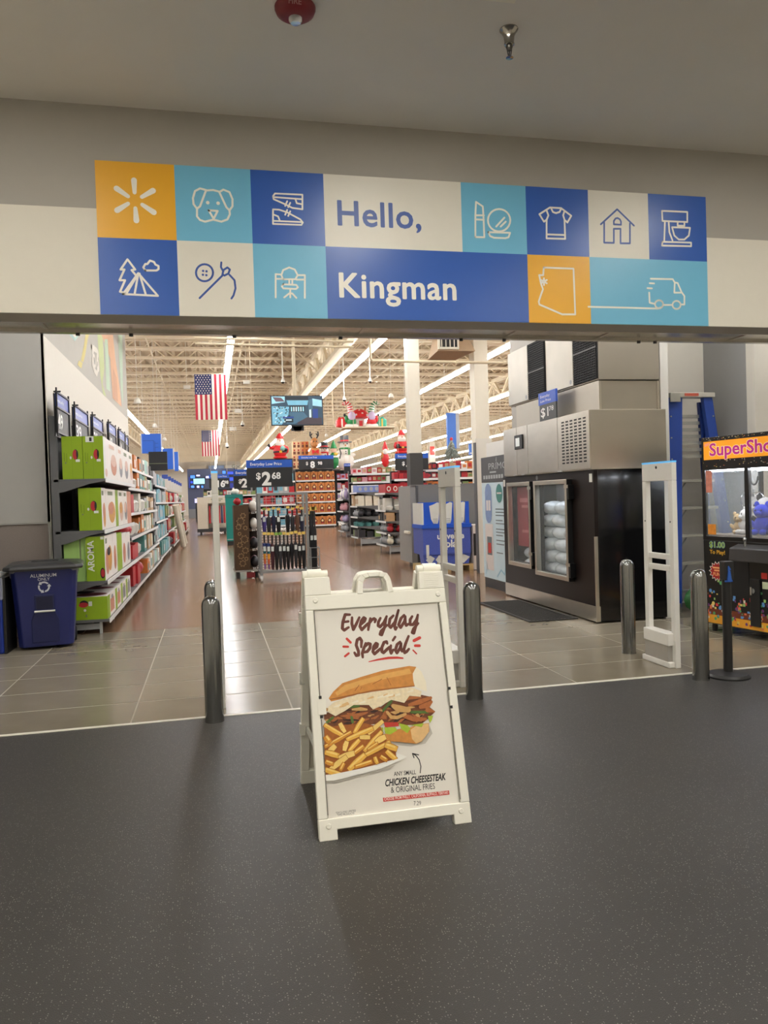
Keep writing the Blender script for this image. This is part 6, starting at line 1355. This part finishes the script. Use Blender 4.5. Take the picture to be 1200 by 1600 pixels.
# boxes on top of the end shelves
blu_bx = M('box_powder_blue', (120, 138, 196), .5, var=.1)
for i in range(4):
    X = 4.6+i*.182; carton('gift_box', 'powder blue gift box on top of the blanket end shelf', 'box', X, 24.42, 1.722, X+.178, 25.2, 1.95, blu_bx, 'blue boxes on the end shelf', None, (), [('e', .5, .45, .3, .28, K['grey']), ('r', .0, .9, 1, 1, pw2)])
for i in range(4):
    X = 4.6+i*.182; carton('gift_box', 'red gift box with white round print on top of the mug end shelf', 'box', X, 20.32, 1.662, X+.178, 21.2, 1.90, K['red'], 'red gift boxes on the end shelf', None, (), [('e', .5, .45, .32, .3, K['white']), ('e', .5, .45, .2, .18, K['red'])])
# ---------------------------------------------------------------- inflatables
ir = M('inflate_red', (208, 36, 40), .45, var=.05, emit=.06); iw = M('inflate_white', (236, 228, 218), .5, var=.03); ig = M('inflate_green', (30, 130, 66), .45); ibk = M('inflate_black', (34, 34, 36), .45); isk = M('inflate_skin', (240, 196, 172), .5); ibr = M('inflate_brown', (184, 122, 66), .5); iye = M('inflate_yellow', (226, 180, 60), .4); ilil = M('inflate_lilac', (206, 184, 214), .5); igy = M('inflate_grey', (78, 78, 80), .5); itl = M('inflate_teal', (56, 170, 140), .45)
GI = 'inflatable holiday figures'
def E1(t, nm, mat, *els):
    b = MB()
    for e in els: b.ell(*e)
    return b.build(nm, mat, t, smooth=60)
def santa(x0, y0, x1, y1, Y, label, base=None, wave=-1):
    X0, Z0, X1, Z1 = pb(x0, y0, x1, y1, Y); h = Z1-Z0; t = thing('inflatable_santa', label, 'inflatable', ((X0+X1)/2, Y+.4, Z0), 0, GI)
    E1(t, 'coat', ir, ((0, 0, h*.30), h*.27, h*.22, h*.30, 14, 10), ((-wave*h*.25, -.02, h*.34), h*.09, h*.09, h*.15, 10, 6), ((wave*h*.28, 0, h*.42), h*.15, h*.08, h*.075, 10, 6))
    MB().lathe([(h*.272, h*.22), (h*.275, h*.28)], n=18, sy=.85).build('belt', ibk, t, smooth=40); MB().box(-h*.05, -h*.25, h*.21, h*.05, -h*.22, h*.29).build('buckle', iye, t)
    MB().lathe([(h*.24, 0), (h*.29, h*.03), (h*.24, h*.08)], n=18, sy=.85).build('hem', ir, t, smooth=40)
    E1(t, 'head', isk, ((0, -.01, h*.68), h*.15, h*.14, h*.14, 12, 8)); E1(t, 'beard', iw, ((0, -h*.07, h*.58), h*.18, h*.12, h*.16, 12, 8)); E1(t, 'nose', M('inflate_nose', (226, 130, 110), .5), ((0, -h*.17, h*.68), h*.03, h*.03, h*.03, 8, 6))
    MB().lathe([(h*.15, h*.77), (h*.14, h*.84), (h*.08, h*.94), (h*.02, h*.99)], n=14).build('hat', ir, t, smooth=40); E1(t, 'hat_pompom', iw, ((h*.06, 0, h*.97), h*.045, h*.045, h*.045, 8, 6))
    E1(t, 'mitten', ibk, ((wave*h*.42, -.02, h*.5), h*.07, h*.06, h*.08, 8, 6)); E1(t, 'mitten', ibk, ((-wave*h*.2, -h*.22, h*.33), h*.08, h*.06, h*.07, 8, 6))
    if wave < 0: E1(t, 'gift_sack', M('inflate_teal_soft', (120, 176, 170), .5), ((h*.08, -h*.24, h*.38), h*.1, h*.08, h*.1, 10, 6))
santa(424, 675, 453, 716, 39, 'waving inflatable Santa in red coat left of the gingerbread stack')
santa(612, 672, 638, 709.5, 26.0, 'inflatable Santa with raised arm beside the cream column', wave=1)
sn = bpy.data.objects['inflatable_santa.001']; sn.location.y = 25.8
o = MB().box(-.13, -.15, 0, .17, .15, sn.location.z-2.35).build('display_riser', K['crimson']); o.location = (sn.location.x, 25.8, 2.348); tag(o, 'dark red riser box under the Santa beside the column', 'box')
def snowman(x0, y0, x1, y1, Y, label, hat=ibk, scarf=ig, band=ir):
    X0, Z0, X1, Z1 = pb(x0, y0, x1, y1, Y); h = Z1-Z0; t = thing('inflatable_snowman', label, 'inflatable', ((X0+X1)/2, Y+.45, Z0), 0, GI)
    E1(t, 'body', iw, ((0, 0, h*.24), h*.27, h*.22, h*.26, 14, 10), ((0, 0, h*.5), h*.19, h*.17, h*.18, 14, 8)); E1(t, 'arm', iw, ((-h*.24, 0, h*.5), h*.14, h*.05, h*.05, 8, 6), ((h*.22, -.02, h*.42), h*.1, h*.05, h*.06, 8, 6))
    E1(t, 'head', iw, ((0, 0, h*.70), h*.155, h*.145, h*.14, 12, 8)); MB().lathe([(h*.15, h*.585), (h*.17, h*.61), (h*.14, h*.64)], n=14).box(h*.06, -h*.2, h*.42, h*.12, -h*.16, h*.6).build('scarf', scarf, t, smooth=40)
    MB().lathe([(h*.22, h*.79), (h*.22, h*.81), (h*.13, h*.815), (h*.13, h*.99), (.01, h)], n=16).build('hat', hat, t, smooth=40); MB().lathe([(h*.135, h*.82), (h*.135, h*.86)], n=16).build('hat_band', band, t)
    MB().cyl((0, -h*.14, h*.70), (0, -h*.24, h*.68), h*.025, .005, n=8).build('carrot_nose', K['orange'], t); b = MB()
    for q in (-1, 1): b.ell((q*h*.05, -h*.14, h*.745), h*.018, .01*h, h*.022, 6, 5)
    for z in (.52, .46): b.ell((0, -h*.175, h*z), h*.018, h*.01, h*.018, 6, 5)
    stuff(b.build('buttons', ibk, t))
snowman(526, 679, 556, 733.5, 43, 'large inflatable snowman with black top hat and green scarf', igy)
snowman(504, 689, 514, 733, 42.1, 'small inflatable snowman beside the inflatable reindeer', ibk, ir)
X0, Z0, X1, Z1 = pb(482, 673, 503, 733, 41.7); h = Z1-Z0
t = thing('inflatable_reindeer', 'brown inflatable reindeer with black antlers above the gingerbread shelf', 'inflatable', ((X0+X1)/2, 41.75, Z0), 0, GI)
E1(t, 'body', ibr, ((0, 0, h*.3), h*.19, h*.15, h*.30, 14, 10)); E1(t, 'head', ibr, ((0, -.03, h*.70), h*.11, h*.11, h*.14, 12, 8), ((0, -h*.09, h*.64), h*.09, h*.08, h*.07, 10, 6)); MB().hexa([(-h*.09, -h*.17, h*.40), (-h*.01, -h*.17, h*.44), (-h*.01, -h*.14, h*.44), (-h*.09, -h*.14, h*.40)], [(-h*.09, -h*.17, h*.52), (-h*.01, -h*.17, h*.48), (-h*.01, -h*.14, h*.48), (-h*.09, -h*.14, h*.52)]).hexa([(0, -h*.17, h*.44), (h*.09, -h*.17, h*.40), (h*.09, -h*.14, h*.40), (0, -h*.14, h*.44)], [(0, -h*.17, h*.48), (h*.09, -h*.17, h*.52), (h*.09, -h*.14, h*.52), (0, -h*.14, h*.48)]).build('bow_tie', ir, t)
for s in (-1, 1): MB().tube([(s*h*.06, 0, h*.82), (s*h*.11, 0, h*.9), (s*h*.10, 0, h*1.0)], h*.02, 6).tube([(s*h*.10, 0, h*.88), (s*h*.05, 0, h*.95)], h*.016, 6).build('antler', ibk, t, smooth=50)
b = MB()
for s in (-1, 1): b.ell((s*h*.04, -h*.13, h*.73), h*.015, h*.01, h*.02, 6, 5)
stuff(b.build('eyes', ibk, t))
X0, Z0, X1, Z1 = pb(511, 690, 526, 734, 42.6); h = Z1-Z0
t = thing('inflatable_elf', 'green inflatable elf holding a black cane between the snowmen', 'inflatable', ((X0+X1)/2, 42.7, Z0), 0, GI)
E1(t, 'body', ig, ((0, 0, h*.3), h*.17, h*.15, h*.3, 12, 8)); MB().lathe([(h*.17, h*.4), (h*.175, h*.46)], n=14).build('belt', iw, t); E1(t, 'head', isk, ((0, 0, h*.66), h*.1, h*.1, h*.11, 10, 8)); MB().lathe([(h*.12, h*.72), (h*.09, h*.82), (h*.02, h)], n=12).build('hat', ig, t, smooth=40); E1(t, 'scarf', iye, ((h*.06, -h*.1, h*.52), h*.08, h*.05, h*.05, 8, 6)); MB().tube([(h*.2, -h*.05, h*.35), (h*.25, -h*.05, h*.55), (h*.2, -h*.05, h*.72)], h*.022, 6).build('cane', ibk, t, smooth=50)
X0, Z0, X1, Z1 = pb(597, 689, 611, 729.5, 29); h = Z1-Z0
t = thing('inflatable_nutcracker', 'slim red inflatable gnome figure with white beard on the wide red shelf', 'inflatable', ((X0+X1)/2, 29.25, Z0-.001+.0), 0, GI)
E1(t, 'body', ir, ((0, 0, h*.3), h*.16, h*.14, h*.3, 12, 8)); E1(t, 'arm', ibr, ((-h*.13, -h*.05, h*.45), h*.06, h*.06, h*.14, 8, 6)); E1(t, 'beard', iw, ((0, -h*.08, h*.6), h*.1, h*.06, h*.12, 10, 6)); MB().lathe([(h*.11, h*.68), (h*.10, h*.78), (h*.02, h)], n=12).build('hat', ir, t, smooth=40)
# gnome scene on a hanging shelf
p0, p1 = pxy(523, 667, 30), pxy(618, 664.5, 30)
t = thing('hanging_shelf', 'cream hanging shelf carrying inflatable gnomes and a mushroom house', 'shelf', (p0[0], 30, p0[2])); w_ = p1[0]-p0[0]
MB().box(.35, 0, -.05, w_, .9, 0).build('board', beige, t); MB().tube([(0, .3, ROOF-.004-p0[2]), (0, .3, .12), (.08, .3, .0), (.36, .3, -.025)], .025, 8).build('side_pipe', beige, t, smooth=50)
b = MB()
for x in (.75, w_-.65, w_-.03): b.cyl((x, .02, 0), (x, .02, ROOF-.004-p0[2]), .01, n=5)
for x in (.75, w_-.03): b.cyl((x, .88, 0), (x, .88, ROOF-.004-p0[2]), .01, n=5)
stuff(b.build('hanging_rod', beige, t))
def gnome(xc, Y, coat, s1, lb, bend):
    p = pxy(xc, 666.5, Y); t = thing('inflatable_gnome', lb, 'inflatable', (p[0], Y+.22, p0[2]+.001), 0, GI); h = 1.02
    E1(t, 'body', coat, ((0, 0, h*.2), h*.2, h*.18, h*.2, 12, 8), ((bend*h*.2, -.02, h*.32), h*.07, h*.06, h*.15, 8, 6)); MB().lathe([(h*.26, 0), (h*.28, h*.05), (h*.24, h*.11), (.01, h*.12)], n=16, sy=.6).build('snow_base', iw, t, smooth=40)
    E1(t, 'beard', ilil, ((0, -h*.12, h*.42), h*.15, h*.09, h*.18, 12, 8)); E1(t, 'mitten', ibk, ((bend*h*.27, -.04, h*.46), h*.05, h*.05, h*.06, 8, 6))
    P = [(0, 0, h*.56), (-bend*-.02, 0, h*.7), (bend*h*.06, 0, h*.84), (bend*h*.16, 0, h*.95), (bend*h*.28, 0, h*.93), (bend*h*.31, 0, h*.86)]; Q = []
    for i in range(len(P)-1):
        for k in range(3): a = np.array(P[i]); c = np.array(P[i+1]); Q.append(tuple(a+(c-a)*k/3))
    Q.append(P[-1]); rad = [h*.13-(h*.075)*i/(len(Q)-1) for i in range(len(Q))]
    for k in range(2):
        b = MB()
        for i in range(len(Q)-1):
            if i % 2 == k: b.tube([Q[i], Q[i+1]], [rad[i], rad[i+1]], 10)
        b.build('striped_hat' if k == 0 else 'hat_stripe', s1 if k == 0 else iw, t, smooth=40)
gnome(551, 30, ig, ir, 'green inflatable gnome with red striped curled hat on the hanging shelf', -1)
gnome(582.5, 30, ir, ig, 'red inflatable gnome with green striped curled hat on the hanging shelf', 1)
p = pxy(567, 666.5, 30); t = thing('inflatable_mushroom_house', 'red spotted inflatable mushroom house between the two gnomes', 'inflatable', (p[0], 30.62, p0[2]+.001), 0, GI)
MB().lathe([(.24, 0), (.22, .2), (.2, .4)], n=16).build('stem', iw, t, smooth=40); MB().lathe([(.24, .36), (.40, .40), (.38, .52), (.26, .68), (.1, .76), (.001, .77)], n=18).build('cap', ir, t, smooth=50); MB().box(-.07, -.26, .06, .07, -.235, .27).build('door', ir, t); b = MB()
for x, z, y in ((-.2, .5, -.33), (.05, .55, -.34), (.25, .48, -.31), (-.05, .68, -.22)): b.ell((x, y, z), .045, .03, .045, 8, 6)
stuff(b.build('spots', iw, t, smooth=60)); MB().box(.2, -.02, .6, .27, .05, .86).build('chimney', ibr, t)
for xc, mat, nm, lb in ((536, ir, iw, 'red inflatable gift box at the end of the hanging shelf'), (599, itl, iye, 'teal inflatable gift box at the end of the hanging shelf')):
    p = pxy(xc, 666, 30); t = thing('inflatable_gift', lb, 'inflatable', (p[0], 30.4, p0[2]+.001), 0, GI); MB().box(-.2, -.2, 0, .2, .2, .33).build('box', mat, t, bevel=.07); MB().box(-.03, -.206, .0, .03, -.201, .33).build('ribbon', nm, t); E1(t, 'bow', mat, ((-.06, 0, .37), .07, .05, .05, 8, 6), ((.06, 0, .37), .07, .05, .05, 8, 6))
# stack of gingerbread cartons behind the sign
for i in range(4):
    for j in range(4):
        X0, Z0, X1, Z1 = pb(457+j*6.4, 688+i*11.2, 463+j*6.4, 699+i*11.2, 42.2); w_ = X1-X0
        o = MB().box(0, 0, 0, w_*.97, .35, .37).rect(XZ((0, -.001, 0)), w_*.2, .05, w_*.8, .2, 0, 1).rect(XZ((0, -.001, 0)), w_*.3, .23, w_*.7, .32, 0, 2).build('gingerbread_carton', [gm[0] if j > 1 else M('ginger_pale', (226, 186, 140), .55), gm[1], gm[3]]); 
        o.location = (X0, 42.2, pxy(470, 732.8, 42.2)[2]+(3-i)*.375); tag(o, 'orange carton in the stack beside the inflatable reindeer', 'box', 'gingerbread cartons in the stack')
Xs0, _, Xs1, _ = pb(456, 700, 484, 732, 42.2); t = thing('carton_riser', 'grey riser under the stack of gingerbread cartons', 'shelf', (Xs0, 42.15, 0)); zz = pxy(470, 732.8, 42.2)[2]; MB().box(0, 0, zz-.06, Xs1-Xs0, .5, zz-.001).build('deck', gshelf, t); MB().box(.02, .4, 0, Xs1-Xs0-.02, .45, zz-.061).build('support_panel', gback, t)
t = thing('display_deck', 'grey deck behind the gingerbread shelf carrying inflatables', 'shelf', (Xs1+.02, 41.62, 0)); xe = pxy(530, 735, 42)[0]-Xs1; zz2 = pxy(500, 733.2, 41.8)[2]; MB().box(0, 0, zz2-.06, xe, 1.3, zz2-.002).build('deck', gshelf, t); MB().box(.02, 1.2, 0, xe-.02, 1.25, zz2-.061).build('support_panel', gback, t)
for nm, yy in (('inflatable_reindeer', 41.95), ('inflatable_elf', 41.9), ('inflatable_snowman.001', 42.58)): bpy.data.objects[nm].location.z = zz2; bpy.data.objects[nm].location.y = yy
# ---------------------------------------------------------------- grey partition and what stands before it
PY = 15.95; px0 = pxy(651, 800, PY)[0]; px1 = pxy(772, 800, PY)[0]; ptop = pxy(700, 757.5, PY)[2]
t = thing('partition', 'mid grey shelving partition with slotted uprights behind the blue play display', 'partition', (px0, PY, 0)); pgm = M('partition_grey', (122, 121, 118), .55, var=.04); W_ = px1-px0
MB().box(.05, 0, .12, W_*.80, .05, ptop).build('front_panel', pgm, t); MB().box(W_*.82, .0, .12, W_, .05, ptop-.02).build('front_panel', M('partition_dark', (104, 103, 100), .55), t)
for x in (0, W_*.8): 
    u = MB().box(x, -.01, 0, x+.045, .06, ptop).build('slotted_upright', gshelf, t); b = MB()
    for i in range(60): b.box(x+.012, -.0125, .2+i*.0255, x+.026, -.0105, .212+i*.0255)
    stuff(b.build('slots', dark_void, u))
MB().box(-.12, .03, .12, -.002, 1.1, ptop).build('end_panel', M('partition_light', (150, 149, 145), .5), t); MB().box(-.12, -.01, ptop+.001, W_, .1, ptop+.02).build('top_cap', pgm, t); MB().box(-.17, .1, .74, -.122, .5, .80).build('bumper', white_pl, t, bevel=.01)
for x in (-.08, .02, W_*.5): MB().box(x, .02, 0, x+.03, .06, .119).build('foot', M('leg_grey'), t)
X0, Z0, X1, Z1 = pb(661, 783, 735, 890, 15.05); w_ = X1-X0
t = thing('play_display', 'bright blue cardboard pallet display printed universe play before the grey partition', 'display', (X0, 15.05, 0)); pbl = M('play_blue', (22, 84, 200), .5, var=.03)
m_print = M('play_print', (74, 92, 178), .5, var=.45, scale=60)
zr = pxy(700, 821, 15.05)[2]; zr2 = pxy(700, 818, 15.05)[2]+.02; zl = pxy(700, 866, 15.05)[2]
MB().box(.02, .0, zl, w_-.02, .75, zr-.05).build('printed_skirt', m_print, t); MB().box(0, -.02, zr-.048, w_, .77, zr+.03).build('tray_rim', pbl, t)
b = MB(); n = 3; seg = (w_-.06)/3
MB().box(.03, .35, zr+.031, w_-.03, .38, Z1).build('divider_back', pbl, t); MB().box(.02, .0, zr+.031, .045, .75, Z1-.01).build('divider_side', pw2, t)
for i in range(4):
    xa = .03+i*seg-(.0 if i == 0 else seg*.22); xb = .03+i*seg+(seg*.55 if i < 3 else 0)
    if i == 3: xa, xb = w_-.03-seg*.25, w_-.03
    if i == 0: xa, xb = .046, .03+seg*.62
    MB().box(xa, .02, zr+.031, xb, .04, Z1).build('front_card', pbl, t)
for i in range(3):
    x = .03+seg*(.80, 1.62, 2.45)[i]
    f = XZ((0, .018, 0)); o_ = MB().prism([(x-.12, Z1-.07), (x-.05, Z1-.05), (x+.05, Z1-.005), (x+.1, Z1-.02), (x+.07, zr+.12), (x+.05, zr+.045), (x-.04, zr+.045), (x-.09, zr+.14)], f, 0, .003).build('white_sleeve', pw2, t)
    for k in range(3): MB().rect(f, x-.055, zr+.06+k*.035, x+.05, zr+.075+k*.035, .005).build('grey_print', K['grey'], o_)
f = XZ((0, -.002, 0)); MB().text('universe', f, w_*.30, zr-.27, .17, 0, 0, bold=.03, sx=1.0).text('play', f, w_*.47, zr-.44, .21, 0, 0, bold=.03).build('lettering', pdigit, t)
MB().rect(f, .08, zr-.65, .14, zr-.38, 0).build('white_tag', pw2, t)
for i, (a, mt) in enumerate(((.05, m_print), (.42, m_print), (.70, m_print))): MB().prism([(a*w_, .14), (a*w_+.25, .14), (a*w_+.30, zl), (a*w_-.02 if a > .1 else .02, zl)], XZ((0, .03, 0)), -.3, 0).build('leg_panel', mt, t)
for a, w2 in ((.16, .12), (.34, .1), (.83, .18)): MB().flat([(a*w_, .15), (a*w_+w2*.8, (zl+.14)/2+.03), (a*w_, zl-.01), (a*w_-w2*.8, (zl+.14)/2)], XZ((0, .024, 0)), 0).build('leaf_cutout', pw2, t)
MB().box(0, 0, .105, w_+.03, .8, .135).build('pallet_deck', M('pallet_wood', (196, 168, 116), .7, var=.15), t)
for x in (0, w_*.48, w_-.06): MB().box(x, 0, 0, x+.09, .8, .104).build('pallet_block', M('pallet_wood'), t)
X0, Z0, X1, Z1 = pb(741, 819, 778, 890, 15.0)
t = thing('toy_bin', 'white cardboard donation bin with a red toy train print beside the play display', 'box', (X0, 15.0, 0)); w_ = X1-X0
MB().box(0, 0, .01, w_, .6, Z1).build('carton', M('bin_card', (216, 206, 196), .6, var=.03), t); f = XZ((0, -.002, 0)); b = MB()
for i in range(2): xx = w_*(.33+.3*i); b.rect(f, xx, Z1*.52, xx+w_*.25, Z1*.62, 0, 0); b.disc(f, (xx+.04, Z1*.5), .025, .0004, 0); b.disc(f, (xx+w_*.25-.04, Z1*.5), .025, .0004, 0)
b.text('TOYS', f, w_*.34, Z1*.545, .06, 1, .001, bold=.03).text('FOR', f, w_*.645, Z1*.545, .06, 1, .001, bold=.03)
for i in range(4): b.rect(f, w_*.3, Z1*(.84-.045*i), w_*.75, Z1*(.85-.045*i), 0, 2)
b.rect(f, w_*.4, Z1*.15, w_*.55, Z1*.19, 0, 2)
stuff(b.build('train_print', [pred, pdigit, pgy], t)); MB().rect(XZ((0, -.001, 0)), .0, .3, .06, .75, 0).build('black_print', black, t)
X0, Z0, X1, Z1 = pb(746, 685, 768, 782, 14.4)
t = thing('display_board', 'tall plain white display panel behind the water stand', 'panel', (X0, 14.4, 0)); MB().box(0, 0, 0, X1-X0, .06, Z1).build('panel', paint_white, t); MB().box(-.03, -.02, 0, -.001, .08, Z1*.97).build('edge_post', gshelf, t)
# frosted tree, far blue signs, electronics
p = pxy(708, 736, 26.2); t = thing('artificial_tree', 'frosted grey green artificial tree standing above the partition', 'tree', (p[0], 26.3, pxy(708, 719, 26.2)[2]))
b = MB(); rr = random.Random(17); hT = .72
for i in range(150):
    z = rr.uniform(.08, .98)*hT; r_ = (1-z/hT)*.36+.03; a = rr.uniform(0, 6.28); b.beam((0, 0, z+.05), (r_*math.cos(a), r_*math.sin(a), z-.05), .02, .03)
stuff(b.build('branches', M('tree_frost', (150, 158, 150), .8, var=.4, scale=9), t)); MB().cyl((0, 0, 0), (0, 0, hT), .025, n=6).build('trunk', K['brown'], t); E1(t, 'red_star', ir, ((0, 0, hT+.03), .06, .04, .07, 6, 5))
for (x0, y0, x1, y1, Y, lb) in ((700, 645, 717, 701, 30, 'tall blue hanging department sign right of the cream column'), (733.5, 693, 743, 711, 49, 'small far blue hanging department sign')):
    X0, Z0, X1, Z1 = pb(x0, y0, x1, y1, Y); t = thing('department_sign', lb, 'sign', (X0, Y, Z0), 0, 'blue hanging department signs'); w_ = (X1-X0)*.72
    MB().box(0, 0, 0, w_, .15, Z1-Z0).build('blue_panel', M('dept_blue', (66, 118, 206), .4), t); MB().box(w_+.002, 0, 0, X1-X0, .16, Z1-Z0).build('grey_edge', M('dept_edge', (178, 180, 182), .4), t)
    MB().rect(XZ((0, -.002, 0)), w_*.15, .08, w_*.7, .16, 0).build('lettering', pw2, t); b = MB()
    for xx in (.05, X1-X0-.05): b.cyl((xx, .07, Z1-Z0), (xx, .07, ROOF-.004-Z0), .008, n=4)
    stuff(b.build('hanging_wire', beige, t))
sm = [M('tv_%d' % i, c, .3, emit=1.1, var=.25, scale=1.5) for i, c in enumerate([(70, 130, 230), (150, 220, 240), (40, 70, 190), (190, 190, 240), (30, 40, 110)])]
for i, (x0, y0, x1, y1, mi) in enumerate([(297, 741, 306, 748, 0), (302, 746, 321, 757, 1), (297, 750, 303, 756, 2), (298, 757, 305, 763, 0), (307, 757, 313, 763, 3), (314, 757, 319, 763, 0), (321, 742, 330, 748, 3), (331, 740, 338, 748, 0), (347, 734, 354, 741, 0), (355, 735, 366, 742, 2), (358, 744, 366, 752, 2), (359, 753, 366, 764, 4), (296, 744, 297, 763, 2), (306, 740, 314, 745, 3)]):
    X0, Z0, X1, Z1 = pb(x0, y0, x1, y1, 78); t = thing('display_screen', 'lit blue television screen on the far electronics wall', 'television', (X0, 78, Z0), 0, 'screens on the far electronics wall')
    MB().box(0, 0, 0, X1-X0-.05, .12, Z1-Z0-.05).build('bezel', black, t); MB().rect(XZ((0, -.01, 0)), .04, .04, X1-X0-.1, Z1-Z0-.1, 0).build('screen', sm[mi], t)
ew = thing('electronics_wall', 'dark display wall behind the far blue screens', 'display wall', (pxy(294, 780, 78.2)[0], 78.15, 0)); MB().box(0, 0, 0, pxy(372, 780, 78.2)[0]-pxy(294, 780, 78.2)[0], .2, pxy(300, 733, 78.2)[2]).build('panel', M('electronics_dark', (72, 78, 104), .5), ew); MB().box(0, -.5, 0, pxy(345, 780, 78.2)[0]-pxy(294, 780, 78.2)[0], -.002, .9).build('counter', M('electronics_counter', (120, 122, 124), .5), ew)
for i, (x0, y0, x1, y1, s) in enumerate(((296, 728, 322, 738, ''), (326, 727, 350, 736, ''), (352, 726, 385, 734, 'Google'))):
    X0, Z0, X1, Z1 = pb(x0, y0, x1, y1, 95.5); t = thing('wall_board', ['pale blank board on the back wall over the screens', 'pale blue board on the back wall', 'white back wall board with grey lettering'][i], 'sign', (X0, 95.6, Z0), 0, 'boards on the back wall'); MB().box(0, 0, 0, X1-X0, .35, Z1-Z0).build('panel', [M('wall_board', (200, 188, 168), .6), M('wall_board_blue', (150, 176, 214), .6), M('wall_board_white', (226, 224, 216), .6)][i], t)
    if s: MB().text(s, XZ((0, -.01, 0)), (X1-X0)*.3, .2, .6, 0, 0).build('lettering', pgy, t)
t = thing('checkout_kiosk', 'black counter kiosk with a pale blue screen at the end of the aisle', 'kiosk', (pxy(306, 800, 62)[0], 62, 0)); MB().box(0, 0, 0, .8, .6, 1.5).build('pedestal', black, t, bevel=.02); MB().box(-.05, -.1, 1.52, .75, .0, 1.85).build('screen_panel', sm[3], t)
